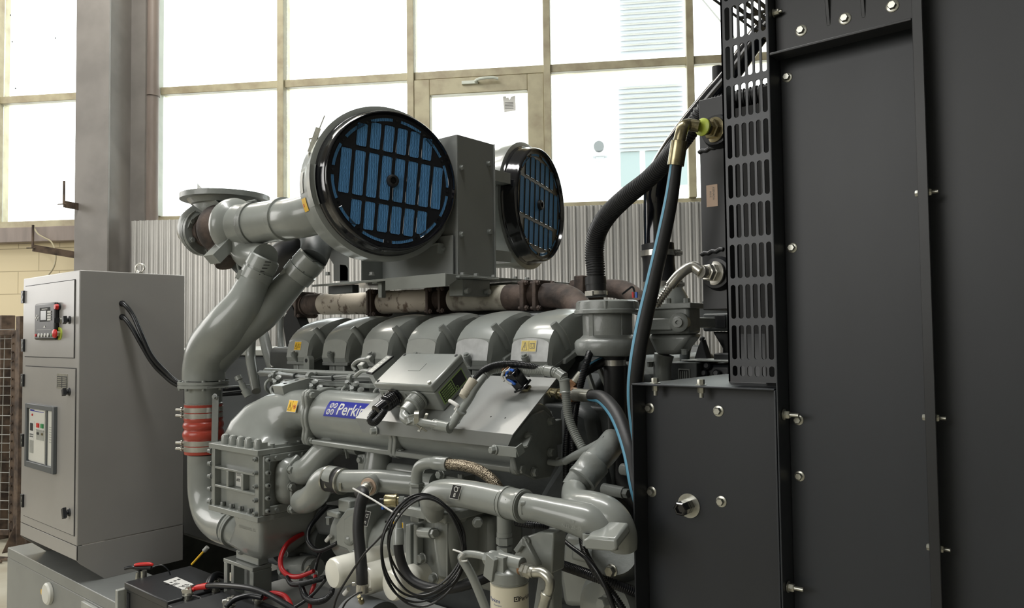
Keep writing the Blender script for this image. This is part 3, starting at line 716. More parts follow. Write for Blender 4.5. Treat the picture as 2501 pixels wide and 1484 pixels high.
d_ = (e_-n_)
for k in range(8): b.lathe(n_+d_*(.06+.11*k), d_, [(0, .0065), (.0035, .0088), (.004, .0065)], 18)
tag(build('barbed_elbow', b, M['steel']), 'bright bent steel pipe with barbed end from the lower tank port', 'pipe fitting')
# ---- hoses at the radiator
def hose_with_stripe(name, rows, label, group, side, kinds=None, k=1.0, cat='hose'):
    pts, rr = TP(rows, k)
    t = thing(name, label, cat, pts[0] if pts[0].z < pts[-1].z else pts[-1], group)
    b = MB(); b.tube(pts, rr, 20, 8); build('hose_body', b, M['rubber'], t)
    # stripe: narrow ribbon on the surface
    q = catmull([list(p)+[r] for p, r in zip(pts, rr)], 8); b = MB(); ra = []
    for i, c in enumerate(q):
        p = Vector(c[:3]); tg = (Vector(q[min(i+1, len(q)-1)][:3])-Vector(q[max(i-1, 0)][:3])).normalized()
        v = (CAM-p).normalized(); s_ = tg.cross(v).normalized()*side; f = v-tg*v.dot(tg); f.normalize()
        ring = []
        for a in (38, 48, 58, 68): ang = math.radians(a); d = s_*math.sin(ang)+f*math.cos(ang); ring.append(p+d*(c[3]*1.01))
        ra.append(ring)
    b.loft(ra, closed=False); build('hose_stripe', b, M['stripe'], t, label='blue printed stripe')
    return t, pts, rr
# crimp sleeve and elbow of the upper hose
e0 = p1+a*.045
h_pts = [e0, e0+Vector((-.018, -.010, .004)), P(1668, 312, Y=1.275), P(1659, 345, Y=1.27)]
t1, pts, rr = hose_with_stripe('blue_striped_hose', [(1651, 400, 1.27, 15), (1640, 480, 1.27, 17), (1622, 570, 1.265, 18), (1597, 680, 1.26, 19), (1572, 790, 1.255, 20), (1556, 880, 1.25, 20), (1550, 960, 1.262, 20), (1556, 1040, 1.29, 19), (1570, 1120, 1.33, 18)],
    'thick black hose with blue stripe hanging from the upper tank fitting', 'blue striped oil hoses', 1)
b = MB(); b.tube(h_pts, .0115, 18); build('hose_elbow', b, M['brass'], t1)
b = MB(); s0 = P(1659, 345, Y=1.27); s1 = P(1650, 404, Y=1.27); b.cyl(s0, s1, .0155, n=16); build('crimp_sleeve', b, M['brass'], t1)
t2, pts, rr = hose_with_stripe('blue_striped_hose', [(1442, 966, 1.42, 13), (1470, 971, 1.40, 17), (1500, 1003, 1.37, 19), (1522, 1050, 1.34, 19), (1540, 1110, 1.31, 19), (1555, 1190, 1.29, 19), (1575, 1260, 1.30, 19)],
    'black hose with blue stripe curving down from the copper nut behind the lower panel', 'blue striped oil hoses', 1)
b = MB(); f0 = P(1444, 966, Y=1.42); f1 = P(1404, 964, Y=1.44); f2 = P(1382, 963, Y=1.45); b.cyl(f0, f1, .0148, n=20); build('crimp_sleeve', b, M['zinc'], t2)
b = MB(); b.hexa(f2, f1-f2, .019, (f1-f2).length); build('swivel_nut', b, M['copper'], t2, label='copper coloured hexagon nut')
b = MB(); f3 = P(1345, 958, Y=1.48); b.cyl(f3, f2, .010, n=14); b.hexa(f3, f2-f3, .013, .012); b.cyl(f3-(f2-f3)*1.4, f2, .009, n=14); b.hexa(f3+(f2-f3)*.5, f2-f3, .014, .01); build('pipe_union', b, M['brass'], t2)
t3, pts, rr = hose_with_stripe('blue_striped_hose', [(1420, 915, 1.50, 10), (1440, 900, 1.53, 12), (1470, 884, 1.58, 13), (1510, 872, 1.64, 13), (1550, 868, 1.7, 13)],
    'short dark hose with dull blue stripe rising from the copper nut behind the pump pipe', 'blue striped oil hoses', -1)
b = MB(); f0 = P(1421, 914, Y=1.50); f1 = P(1404, 936, Y=1.485); b.cyl(f0, f1, .0125, n=18); b.mat = 1; b.hexa(f1, P(1390, 950, Y=1.475)-f1, .016, .016); build('crimp_sleeve', b, [M['zinc'], M['copper']], t3)
# big corrugated hose
pts, rr = TP([(1455, 690, 1.60, 22), (1455, 660, 1.60, 23), (1452, 620, 1.60, 24), (1458, 570, 1.59, 24), (1484, 525, 1.57, 24), (1530, 480, 1.53, 23), (1580, 440, 1.50, 22), (1625, 395, 1.47, 22), (1665, 345, 1.44, 22), (1700, 300, 1.43, 22), (1740, 260, 1.43, 22)])
pts.append(Vector((-.50, 1.45, pts[-1].z+.01))); rr.append(rr[-1])
t = thing('corrugated_hose', 'thick black corrugated hose arching from the breather housing to the radiator', 'hose', pts[0])
b = MB(); b.tube(pts, [r*.9 for r in rr], 22, 8, rib=(.0062, .0024)); build('hose_body', b, M['rubber'], t)
s0 = P(1457, 724, Y=1.60); s1 = P(1454, 676, Y=1.60); b = MB(); b.lathe(s0, s1-s0, [(0, .0262), (.03, .0262), (.031, .0272), (.05, .0265)], 28); build('hose_cuff', b, M['rubber'], t)
b = MB(); b.lathe(s0+ZZ*.004, (0, 0, 1), [(0, .027), (0.0, .0278), (.010, .0278), (.01, .027)], 28); b.box(s0.x-.012, s0.x+.010, s0.y-.034, s0.y-.026, s0.z+.001, s0.z+.013); build('hose_clamp', b, M['steel'], t)
# smooth black coolant pipe
pts, rr = TP([(1790, 175, 1.62, 24), (1740, 235, 1.62, 25), (1680, 310, 1.62, 26), (1630, 385, 1.64, 28), (1606, 440, 1.66, 30), (1602, 500, 1.68, 30), (1604, 600, 1.68, 31)])
t = thing('coolant_pipe', 'smooth black coolant pipe rising behind the hoses to the radiator top', 'pipe', pts[-1])
pts.insert(0, P(1900, 35, Y=1.62)); rr.insert(0, rr[0]); pts.insert(0, Vector((-.42, 1.62, pts[0].z+.06))); rr.insert(0, rr[0]); b = MB(); b.tube(pts, rr, 24); build('pipe_body', b, M['gloss'], t)
s0 = P(1606, 596, Y=1.68); s1 = P(1612, 690, Y=1.68); b = MB(); b.lathe(s0, s1-s0, [(-.0, .040), (.02, .0405), (.05, .039), (.10, .042)], 28); build('rubber_sleeve', b, M['rubber'], t)
for yy, xx in ((612, 1607), (688, 1612)):
    c = P(xx, yy, Y=1.68); b = MB(); b.lathe(c, (0, 0, -1), [(0, .0405), (0, .043), (.014, .043), (.014, .0405)], 28)
    k = R0*.046; b.cyl(c+k-ZZ*.007-R0*.012-F0*.01, c+k-ZZ*.007+R0*.012-F0*.01, .006, n=12); b.ob(c+k*.9-F0*.012-ZZ*.007, R0*.012, F0*.003, ZZ*.008); build('hose_clamp', b, M['steel'], t)
q = P(1752, 182, Y=1.62); tag(build('rubber_stop', MB().cyl(q-ZZ*.018, q+ZZ*.018, .012, n=16), M['rubber']), 'small black rubber stop beside the guard top above the pipe', 'stop')
# ================================================================ ENGINE
G = M['grey']; GR = M['greyrough']; GP = M['greyplate']; GD_ = M['greydark']
ENG = thing('diesel_engine', 'large grey diesel engine with six rocker covers beside the black radiator', 'engine', (-1.75, 1.95, RZ))
b = MB(); sec = [(1.62, RZ), (2.35, RZ), (2.33, 1.15), (2.46, 1.46), (2.22, 1.56), (1.97, 1.30), (1.73, 1.545), (1.60, 1.45), (1.64, 1.15)]
b.prism([(-2.52, y, z) for y, z in sec], (1.44, 0, 0)); build('engine_block', b, GD_, ENG, bevel=.01)
b = MB(); b.box(-2.45, -1.0, 1.56, 1.66, 1.10, 1.42); build('crankcase_side', b, GD_, ENG, bevel=.01)
PIT = .2075; XC = [-1.2425-PIT*(5-i) for i in range(6)]
prof = [(1.550, 1.512), (1.546, 1.526), (1.558, 1.590), (1.572, 1.609), (1.592, 1.627), (1.62, 1.643), (1.65, 1.655), (1.685, 1.664), (1.715, 1.668), (1.735, 1.666), (1.745, 1.657), (1.752, 1.590)]
def cover(x, worn):
    b = MB(); rings = []
    for s_ in (-1, -.91, -.5, 0, .5, .91, 1):
        e = .0675*s_; dr = .010 if abs(s_) == 1 else 0; ar = -.006*s_*s_
        r = [(x+e, y+(dr if y < 1.70 else -dr*.5), z+(ar-dr if z > 1.58 else 0)) for y, z in prof]
        rings.append(r)
    b.loft(rings)
    o = build('rocker_cover', b, G, ENG, ang=24)
    # base rail following the tilt of the bank
    b = MB(); b.prism([(x-.068, 1.550, 1.500), (x-.068, 1.550, 1.512), (x-.068, 1.752, 1.590), (x-.068, 1.752, 1.574)], (.136, 0, 0)); b.prism([(x+.0675, 1.60, 1.518), (x+.0675, 1.60, 1.533), (x+.0675, 1.752, 1.600), (x+.0675, 1.752, 1.575)], (.012, 0, 0))
    build('base_rail', b, GR, o, bevel=.003)
    b = MB(); b.prism([(x-.05, 1.565, 1.40), (x-.05, 1.565, 1.503), (x-.05, 1.70, 1.55), (x-.05, 1.72, 1.42)], (.03, 0, 0)); b.prism([(x-.01, 1.56, 1.40), (x-.01, 1.56, 1.503), (x-.01, 1.70, 1.55), (x-.01, 1.72, 1.42)], (.05, 0, 0)); build('cylinder_head', b, GR, o, bevel=.004)
    b = MB(); c = Vector((x-.004, 1.549, 1.512)); b.tube([c+Vector((0, .006, -.006)), c+Vector((0, -.004, .010)), c+Vector((0, -.010, .021))], [.002, .007, .0095], 14); b.cyl(c+Vector((0, -.010, .021)), c+Vector((0, -.015, .030)), .0105, n=16); b.hexa(c+Vector((0, -.015, .030)), (0, -.5, .86), .0075, .006)
    build('cover_screw', b, GR, o)
    b = MB(); q = Vector((x+.061, 1.592, 1.612)); b.tube([q+Vector((-.006, -.010, .014)), q+Vector((.003, .010, -.014)), q+Vector((.003, .036, -.050))], [.010, .0135, .0125], 16); b.hexa(q+Vector((.003, .036, -.050)), (0, .6, -.8), .009, .012)
    build('side_boss', b, GR, o)
    if True:
        b = MB(); hw = .0615; pts = [(x-hw, 1.572), (x-hw, 1.527), (x+hw, 1.527), (x+hw, 1.572)]+[(x+hw*math.cos(a), 1.572+.016*math.sin(a)) for a in [PI*k/12 for k in range(1, 12)]]
        def yy(z): return 1.546+(z-1.526)/.064*.012
        n = len(pts); b.add([(a, yy(c)-.0012, c) for a, c in pts], [list(range(n))])
        build('front_face', b, M['silverface'] if worn else M['greylit'], o, **(dict(label='worn pale silver front face') if worn else {}))
    return o
CV = [cover(x, i >= 4) for i, x in enumerate(XC)]
def warn(c, eu, ev, w, h, parent, faded=False, kind='book', nm='warning_label'):
    eu = Vector(eu).normalized(); ev = Vector(ev).normalized(); n = eu.cross(ev); b = MB(); o = Vector(c)-eu*w/2-ev*h/2
    b.mat = 2; b.plate(o, eu, ev, w, h, .0006); b.mat = 0; b.plate(o+eu*w*.03+ev*h*.04, eu, ev, w*.94, h*.92, .0009)
    b.mat = 1
    def L(x0, y0, x1, y1, t=.022):
        b.bar(o+eu*w*x0+ev*h*y0+n*.0011, o+eu*w*x1+ev*h*y1+n*.0011, w*t, .0004, n)
    L(.10, .16, .42, .16); L(.10, .16, .26, .82); L(.42, .16, .26, .82); L(.26, .34, .26, .60, .03); L(.25, .25, .27, .25, .03)
    L(.5, .05, .5, .95, .008)
    if kind == 'book': L(.58, .3, .58, .72); L(.58, .72, .88, .72); L(.88, .72, .88, .3); L(.58, .3, .88, .3); L(.66, .4, .66, .72, .012); L(.80, .4, .80, .72, .012); L(.66, .4, .8, .4, .012)
    else:
        b.mat = 3; cc = o+eu*w*.75+ev*h*.45+n*.0010; b.ring(cc, n, w*.11, w*.14, .0004, 24); b.mat = 1; b.cyl(cc, cc+n*.0005, w*.05, n=10); b.mat = 3; b.bar(cc+(eu-ev)*w*.08+n*.0007, cc-(eu-ev)*w*.08+n*.0007, w*.02, .0003, n)
    return build(nm, b, [M['yellowpale' if faded else 'yellow'], M['inkgrey' if faded else 'ink'], M['paper'], M['redtext']], parent)
warn((XC[0]-.002, 1.5518, 1.566), (1, 0, 0), (0, .185, 1), .040, .031, CV[0])
warn((XC[5]-.003, 1.5512, 1.567), (1, 0, 0), (0, .185, 1), .052, .031, CV[5], True)
# lifting eye
q = P(748, 880, Y=1.50); b = MB(); pr = [(-.016, -.07), (.016, -.07)]+[(.016*math.cos(a), .016*math.sin(a)) for a in [PI*k/10 for k in range(11)]]
slv = [(q.x+u, 1.50, q.z+v) for u, v in pr]; b.prism(slv, (0, .02, 0)); b.mat = 1; b.cyl((q.x, 1.4995, q.z), (q.x, 1.4992, q.z), .007, n=16)
build('lifting_eye', b, [G, M['dark']], ENG, bevel=.003)
# ---- fuel rail with injection pipes
YQ = 1.45
b = MB(); a0 = P(700, 932, Y=YQ); a1 = P(955, 945, Y=YQ)
b.box(P(690, 930, Y=YQ).x, -1.50, YQ, YQ+.03, a0.z-.006, a0.z+.008); b.box(P(690, 950, Y=YQ).x, -1.50, YQ+.01, YQ+.04, a0.z-.034, a0.z-.018); b.cyl((P(640, 905, Y=YQ).x, YQ+.012, a0.z+.034), (-1.55, YQ+.012, a0.z+.034), .0085, n=14)
rl = build('fuel_rail', b, G, ENG, bevel=.002)
b = MB(); zc = a0.z+.022
for k in range(4):
    b.tube([(P(632, 905, Y=YQ-.02).x+i*.095, YQ-.018+.004*math.cos(k*1.7+i), zc+.003*k-.004+.005*math.sin(i*1.1+k*.4)) for i in range(8)], .0036, 8, 4)
build('wiring_loom', b, GP, rl)
for px in (672, 757, 858):
    c = P(px, 915, Y=YQ-.02); c.z = zc+.002; b = MB(); b.cyl(c-Vector((.008, 0, 0)), c+Vector((.008, 0, 0)), .0125, n=16); b.cyl(c+Vector((.0, 0, 0)), c+Vector((0, .03, .01)), .006, n=8); build('loom_clamp', b, G, rl)
for px in (722, 815): c = P(px, 917, Y=YQ-.02); c.z = zc; b = MB(); b.cyl(c-Vector((.002, 0, 0)), c+Vector((.002, 0, 0)), .0105, n=12); build('loom_tie', b, GD_, rl)
ax = Vector((.35, -.55, .6)).normalized()
for px, py in ((668, 922), (757, 932), (856, 938), (935, 942)):
    s = (854+(px-668)*.26)/854; X = lambda dx, dy, Y: P(px+dx*s, py+dy*s, Y=Y)
    b = MB()
    for dx, dy, Y in ((-6, 0, 1.41), (6, 14, 1.39), (8, 28, 1.39)):
        c = X(dx, dy, Y); b.hexa(c-ax*.010, ax, .0095, .018); b.cyl(c+ax*.008, c+ax*.013, .0065, n=12)
    for dx, dy, Y in ((15, 4, 1.40), (26, 18, 1.40)):
        c = X(dx, dy, Y); b.cyl(c-ax*.012, c+ax*.012, .0065, n=12); b.lathe(c+ax*.006, ax, [(0, .009), (.006, .010), (.008, .006)], 14)
    b.cyl(X(15, 4, 1.40), X(34, 30, 1.42), .004, n=8)
    b.tube([X(-6, 0, 1.41), X(6, 12, 1.405), X(8, 28, 1.40), X(26, 22, 1.405), X(15, 4, 1.405)], .004, 8, 2); build('injector_union', b, GR, rl)
    b = MB(); b.tube([X(-8, 3, 1.41), X(-18, 12, 1.40), X(-19, 26, 1.40), X(-8, 36, 1.43), X(10, 42, 1.47)], .0048, 10); build('injection_pipe', b, G, rl)
    b = MB(); b.tube([X(4, 17, 1.39), X(-6, 26, 1.38), X(-3, 38, 1.38), X(12, 43, 1.39), X(44, 46, 1.41), X(60, 44, 1.45)], .0048, 10)
    build('injection_pipe', b, G, rl)
# ---- charge air manifold
YM = 1.375; RM = .076; zm = P(850, 1019, Y=YM).z; xf = P(752, 1020, Y=1.30).x; xe = P(1248, 1110, Y=1.30).x
b = MB(); b.cyl((xf, YM, zm), (xe, YM, zm), RM, n=56); b.box(xf+.02, xe, YM-.078, YM+.02, zm-.074, zm-.060); b.box(xf+.01, xe, YM-.03, YM+.08, zm-.05, zm+.05)
mf = build('charge_air_manifold', b, G, ENG, bevel=.003)
def lobed(x, th, parent, low=False):
    pts = []; n = 48
    for k in range(n):
        a = 2*PI*k/n; rr = (.0835 if not low or a > PI else .0755)+(.024 if not low or a > PI*1.1 else 0)*max(0, math.cos(4*a+PI*1.0))**1.5
        pts.append((x, YM+rr*math.cos(a), zm+rr*math.sin(a)))
    b = MB(); b.prism(pts, (th, 0, 0)); b.box(x+.001, x+th-.001, YM+.04, YM+.1, zm-.03, zm+.03); o = build('manifold_flange', b, G, parent, bevel=.003)
    for k in range(4):
        a = PI/4+k*PI/2
        if low and k < 2: continue
        b = MB(); b.bolt((x+th, YM+.092*math.cos(a), zm+.092*math.sin(a)), (1, 0, 0), .0095, .009, 1.3); build('bolt', b, G, o)
    return o
lobed(xf-.012, .012, mf); lobed(xf-.026, .012, mf)
xm = P(968, 1085, Y=1.30).x; lobed(xm-.012, .012, mf, True); lobed(xm-.028, .014, mf, True); lobed(xe, .016, mf, True); 
# badge wrapped on the manifold
def cylmap(x0, a0):    # u along X, v around
    def fn(u, v):
        a = a0+v/RM; r = RM+.0009
        return Vector((x0+u, YM-r*math.cos(a), zm+r*math.sin(a)))
    return fn
xb0 = P(800, 1000, Y=1.31).x; xb1 = xb0+.205; a0 = math.radians(8); vh = .046
f = cylmap(xb0, a0); b = MB()
rings = []
for i in range(9):
    v = vh*i/8; sk = .008*i/8; rings.append([f(-.005+sk, v), f(.2+sk, v)])
for r0, r1 in zip(rings, rings[1:]): b.add([r0[0], r0[1], r1[1], r1[0]], [(0, 1, 2, 3)])
b.mat = 1; f2 = cylmap(xb0, a0); fo = lambda u, v: Vector((lambda p: (p.x, YM-(YM-p.y)*1.006, zm+(p.z-zm)*1.006))(f2(u+v*.17, v)))
b.text('Perkins', None, (1, 0, 0), ZZ, .046, True, fn=lambda u, v: fo(u*1.0+.048, v+.0075))
for cx, cy in ((.018, .013), (.035, .013), (.022, .032), (.039, .032)):
    ring = []
    for rr in (.0052, .0078): ring.append([fo(cx-.006+rr*math.cos(2*PI*k/24), cy+rr*math.sin(2*PI*k/24)) for k in range(25)])
    b.loft([ring[0], ring[1]], closed=False)
    s_ = 1 if (cx < .03) else -1
    b.add([fo(cx-.006-.006*s_, cy-.007), fo(cx-.006-.0035*s_, cy-.007), fo(cx-.006+.006*s_, cy+.007), fo(cx-.006+.0035*s_, cy+.007)], [(0, 1, 2, 3)])
build('maker_badge', b, [M['badge'], M['paper']], mf, label='blue badge with white lettering')
# elbow hood down to the intercooler
ix0, ix1, iy0, iy1, iz0, iz1 = -2.22, -1.956, 1.20, 1.42, 1.084, 1.268
def srect(c, ea, eb, a, bb, p, n=36):
    out = []
    for k in range(n):
        t = 2*PI*k/n; cc, ss = math.cos(t), math.sin(t)
        out.append(Vector(c)+ea*(a*math.copysign(abs(cc)**(2/p), cc))+eb*(bb*math.copysign(abs(ss)**(2/p), ss)))
    return out
EY = Vector((0, 1, 0)); EX = Vector((1, 0, 0))
path = [((xf-.026, YM, zm+.008), 0, .066, .074, 2), ((xf-.05, YM, zm+.012), 0, .060, .072, 2), ((-1.955, YM, zm+.014), 2, .058, .072, 2.1), ((-1.995, YM-.006, zm+.010), 16, .064, .076, 2.4), ((-2.03, YM-.018, zm-.004), 35, .080, .088, 3.4), ((-2.058, YM-.034, zm-.026), 57, .100, .097, 4.6), ((-2.076, YM-.048, zm-.050), 74, .114, .100, 6), ((-2.086, 1.322, 1.292), 86, .124, .101, 7), ((-2.088, 1.322, 1.268), 90, .128, .098, 7)]
b = MB(); rings = []
for c, ang, a, bb, p in path:
    t = math.radians(ang); ea = Vector((-math.sin(t), 0, math.cos(t))); rings.append(srect(c, ea, EY, a, bb, p))
b.loft(rings); el = build('inlet_elbow', b, G, ENG, ang=50)
q = P(703, 965, Y=1.35); b = MB(); b.ob((q.x+.005, 1.365, zm+.074), (.026, 0, 0), (0, .05, .010), (0, -.006, .022)); b.mat = 1
for k in (-.02, .02): b.cyl((q.x+.005, 1.359+k, zm+.0945+k*.2), (q.x+.005, 1.359+k, zm+.0970+k*.2), .007, n=14)
build('lug_block', b, [G, M['dark']], el, bevel=.003)
q = P(714, 995, Y=1.30); t_ = math.radians(12); warn((q.x, YM-.0745, zm+.030), (1, 0, 0), (0, .30, 1), .046, .036, el, kind='stop')
b = MB()
for px, py in ((546, 1087), (565, 1091), (584, 1095), (603, 1099), (626, 1105)):
    q = P(px, py, Y=1.208); q.z = iz1+.006; b = MB(); b.lathe(q+Vector((0, .005, 0)), ZZ, [(0, .0125), (.022, .0115), (.030, .0085), (.0335, .001)], 18); b.box(q.x-.012, q.x+.012, q.y+.004, q.y+.03, q.z, q.z+.02); build('domed_boss', b, G, el, bevel=.001)
# ---- intercooler
IC = thing('intercooler', 'ribbed grey intercooler box with bolted frame below the inlet elbow', 'intercooler', (-2.09, 1.31, .93))
b = MB(); b.box(ix0+.012, ix1-.012, iy0+.020, iy1, iz0, iz1); build('core_box', b, G, IC, bevel=.002)
b = MB(); fw = .02
b.box(ix0-.006, ix1+.004, iy0-.006, iy1+.01, iz1-.008, iz1+.008); b.box(ix0-.006, ix1+.004, iy0-.006, iy1+.01, iz0-.012, iz0+.004)
b.box(ix0, ix0+fw, iy0, iy0+.03, iz0, iz1); b.box(ix1-fw, ix1, iy0, iy0+.03, iz0, iz1)
h = iz1-iz0
b.box(ix0+fw, ix1-fw, iy0, iy0+.03, iz0+h*.63, iz0+h*.67); b.box(ix0+fw, ix1-fw, iy0, iy0+.03, iz0+h*.33, iz0+h*.37)
w = ix1-ix0
for t_ in (.33, .64): b.box(ix0+w*t_, ix0+w*(t_+.045), iy0, iy0+.03, iz0+h*.37, iz0+h*.63)
build('front_frame', b, G, IC, bevel=.0015)
b = MB(); q0 = Vector((ix0+w*.415, iy0+.0198, iz0+h*.385)); b.plate(q0, EX, ZZ, .034, .044, .0008); b.mat = 1; b.text('API', q0+Vector((.003, -.001, .014)), EX, ZZ, .013, True)
for k in range(4): b.box(q0.x+.004, q0.x+.03, q0.y-.0012, q0.y-.0008, q0.z+.031+k*.0024, q0.z+.032+k*.0024)
build('maker_label', b, [M['paper'], M['ink']], IC)
for k in range(5):
    z = iz0+.012+(h-.03)*k/4
    b = MB(); b.cyl((ix0+.002, iy0+.008, z), (ix0-.014, iy0-.004, z), .006, n=14); b.cyl((ix0-.003, iy0+.002, z), (ix0-.006, iy0+.0, z), .0085, n=14); build('socket_screw', b, GR, IC)
    b = MB(); b.cyl((ix1-.009, iy0, z), (ix1-.009, iy0-.012, z), .0065, n=14); b.mat = 1; b.cyl((ix1-.009, iy0-.012, z), (ix1-.009, iy0-.0122, z), .003, n=8); build('socket_screw', b, [GR, M['dark']], IC)
for k in range(4):
    x = ix0+.045+.05*k
    b = MB(); b.bolt((x, iy0+.012, iz0+.004), ZZ, .007, .010, 1.2); b.cyl((x, iy0+.012, iz0), (x, iy0+.012, iz0-.02), .006, n=10); build('bolt', b, GR, IC)
# right hand header: frame and rounded tank, facing +X
b = MB(); y0, y1 = iy0+.012, iy1+.02
b.box(ix1-.004, ix1+.006, y0, y0+.022, iz0+.005, iz1-.009); b.box(ix1-.004, ix1+.0055, y0+.021, y1+.15, iz1-.03, iz1-.008); b.box(ix1-.004, ix1+.0055, y0+.021, y1+.15, iz0+.004, iz0+.028)
build('header_frame', b, G, IC, bevel=.003)
b = MB(); rings = []
for dx, sh in ((0, 0), (.018, .002), (.032, .012), (.038, .03)): rings.append(srect((ix1+dx, (y0+y1+.05)/2, (iz0+iz1)/2), EY, ZZ, .098-sh, .072-sh, 4))
b.loft(rings); build('header_tank', b, G, IC, ang=60)
for k in range(5):
    z = iz0+.018+(h-.04)*k/4; b = MB(); b.cyl((ix1+.006, y0+.011, z), (ix1+.018, y0+.011, z), .0068, n=14); b.mat = 1; b.cyl((ix1+.018, y0+.011, z), (ix1+.0182, y0+.011, z), .003, n=8); build('socket_screw', b, [GR, M['dark']], IC)
for k in range(5):
    y = y0+.04+.045*k
    for z, d in ((iz1-.019, 1), (iz0+.016, 1)): b = MB(); b.cyl((ix1+.006, y, z), (ix1+.014, y, z), .006, n=12); build('socket_screw', b, GR, IC)
    for z, s_ in ((iz1+.008, 1), (iz0-.012, -1)): b = MB(); b.cyl((ix1-.012, y, z), (ix1-.012, y, z+s_*.012), .0065, n=12); build('socket_screw', b, GR, IC)
# hopper below
b = MB(); zt_, zb2 = iz0-.012, .945; xa_, xb_ = P(560, 1245, Y=iy0).x, ix1-.002
rings = [srect(((xa_+xb_)/2, 1.33, zt_), EX, EY, (xb_-xa_)/2, .125, 12), srect(((xa_+xb_)/2, 1.33, zt_-.03), EX, EY, (xb_-xa_)/2-.004, .118, 11), srect((-2.085, 1.31, zb2+.03), EX, EY, .098, .080, 9), srect((-2.08, 1.305, zb2), EX, EY, .066, .058, 6)]
b.loft(rings); hp = build('hopper', b, G, IC, ang=60)
b = MB(); q = P(605, 1303, Y=1.2145); v_ = Vector((0, -.36, 1)).normalized()
b.text('SPI656DEM  01', q+Vector((-.045, .0, .012)), EX, v_, .0145, off=.0015); b.text('SN1', q+Vector((-.02, .007, -.006)), EX, v_, .0145, off=.0015); build('cast_lettering', b, G, hp)
fc = P(582, 1290, Y=1.31); fa = Vector((-.93, .0, .22)).normalized()
b = MB(); b.lathe(fc, fa, [(-.006, .063), (.003, .063), (.0031, .058), (.004, .058), (.0041, .063), (.013, .063)], 36); u_, w_ = perp(fa)
build('pipe_flange', b, G, IC, bevel=.001)
b = MB(); b.lathe(fc, -fa, [(0, .0555), (.03, .052), (.11, .044)], 36); build('hopper_neck', b, G, IC)
for px, py in ((578, 1314), (590, 1345)): q = P(px, py, Y=1.27); b = MB(); b.bolt(q, (.8, -.45, 0), .009, .008, 1.3); build('bolt', b, G, IC)
b = MB(); q0 = P(545, 1372, Y=1.26); q1 = P(617, 1387, Y=1.26); q2_ = P(664, 1376, X=q1.x)
b.box(q0.x, q1.x, 1.26, q2_.y, q1.z-.012, q1.z); zb3 = q1.z-.2
b.box(q0.x, q0.x+.02, 1.262, 1.272, zb3, q1.z-.012); b.box(q1.x-.02, q1.x, 1.262, q2_.y, zb3, q1.z-.012); b.box(q0.x+.042, q0.x+.058, 1.262, 1.30, zb3, q1.z-.012)
b.box(q0.x+.0, q1.x-.01, q2_.y-.01, q2_.y, zb3, q1.z-.012)
tag(build('support_stand', b, G, bevel=.002), 'small open grey steel stand under the intercooler hopper', 'stand')
b = MB(); b.box(q0.x+.04, q1.x-.002, 1.28, q2_.y-.01, q1.z+.001, q1.z+.028); build('foot_pad', b, G, IC, bevel=.003)
# ---- big charge pipe on the left
YB = 1.35
t = thing('charge_pipe', 'thick grey air pipe standing left of the intercooler with red bellows', 'pipe', P(497, 1240, Y=YB))
pts, rr = TP([(497, 1108, YB, 37), (497, 1150, YB, 37), (500, 1205, YB, 38), (513, 1252, 1.345, 39), (538, 1280, 1.33, 40), (570, 1290, 1.315, 42)])
b = MB(); b.tube(pts, rr, 32, 8); build('pipe_bend', b, G, t)
c0 = P(497, 1104, Y=YB); c1 = P(497, 984, Y=YB); r0 = 44*mpp(c1); L = (c1-c0).length
pr = [(-.002, r0*.99), (.0, r0), (L*.265, r0)]
for f0_, f1_, am in ((.275, .475, .10), (.485, .635, .085), (.645, .735, .035)):
    for k in range(9): pr.append((L*(f0_+(f1_-f0_)*k/8), r0*(.985+am*math.sin(PI*k/8)**.7)))
pr += [(L*.76, r0), (L, r0), (L+.001, r0*.96)]
b = MB(); b.lathe(c0, c1-c0, pr, 40); hs = build('red_bellows', b, M['red'], t, label='red silicone bellows hose')
for yy in (998, 1012, 1078, 1092):
    c = P(497, yy, Y=YB); b = MB(); b.lathe(c, ZZ, [(-.0085, r0*1.0), (-.0085, r0*1.03), (.0085, r0*1.03), (.0085, r0*1.0)], 40)
    d = (-R0*.93-F0*.36); q = c+d*r0*1.06; b.cyl(q-R0*.024, q+R0*.012, .0045, n=10); b.cyl(q-R0*.006, q-R0*.001, .009, n=12); b.ob(q+R0*.014-F0*.004, R0*.008, F0*.004, ZZ*.008); build('band_clamp', b, M['steel'], t)
c = P(497, 940, Y=YB); b = MB(); b.lathe(P(497, 986, Y=YB), ZZ, [(0, r0*1.0), (.004, r0*1.02), (.006, r0*.97), (.05, r0*.99), (c-P(497, 986, Y=YB)).length and ((c-P(497, 986, Y=YB)).length, r0*1.02)], 36)
build('pipe_neck', b, G, t)
b = MB(); rf = 59*mpp(c); b.lathe(c, ZZ, [(-.008, rf), (.002, rf), (.0022, rf*.97), (.004, rf*.97), (.0042, rf), (.014, rf)], 44)
for k in range(8): a = k*PI/4+.3; q = c+Vector((math.cos(a), math.sin(a), 0))*rf*.9; b.hexa(q+ZZ*.014, ZZ, .007, .006); b.cyl(q-ZZ*.016, q-ZZ*.007, .006, n=10)
build('pipe_flange', b, G, t)
s0 = P(527, 968, Y=1.30); s1 = P(524, 1096, Y=1.30); b = MB(); b.bar(s0, s1, .021, .005, F0); b.bolt(s0+Vector((.004, -.004, 0)), (.2, -1, 0), .008, .006, 1.3); q = P(505, 947, Y=1.32); q2_ = P(610, 940, Y=1.45); b.bar(q, q2_, .02, .004); build('stay_bracket', b, GP, t)
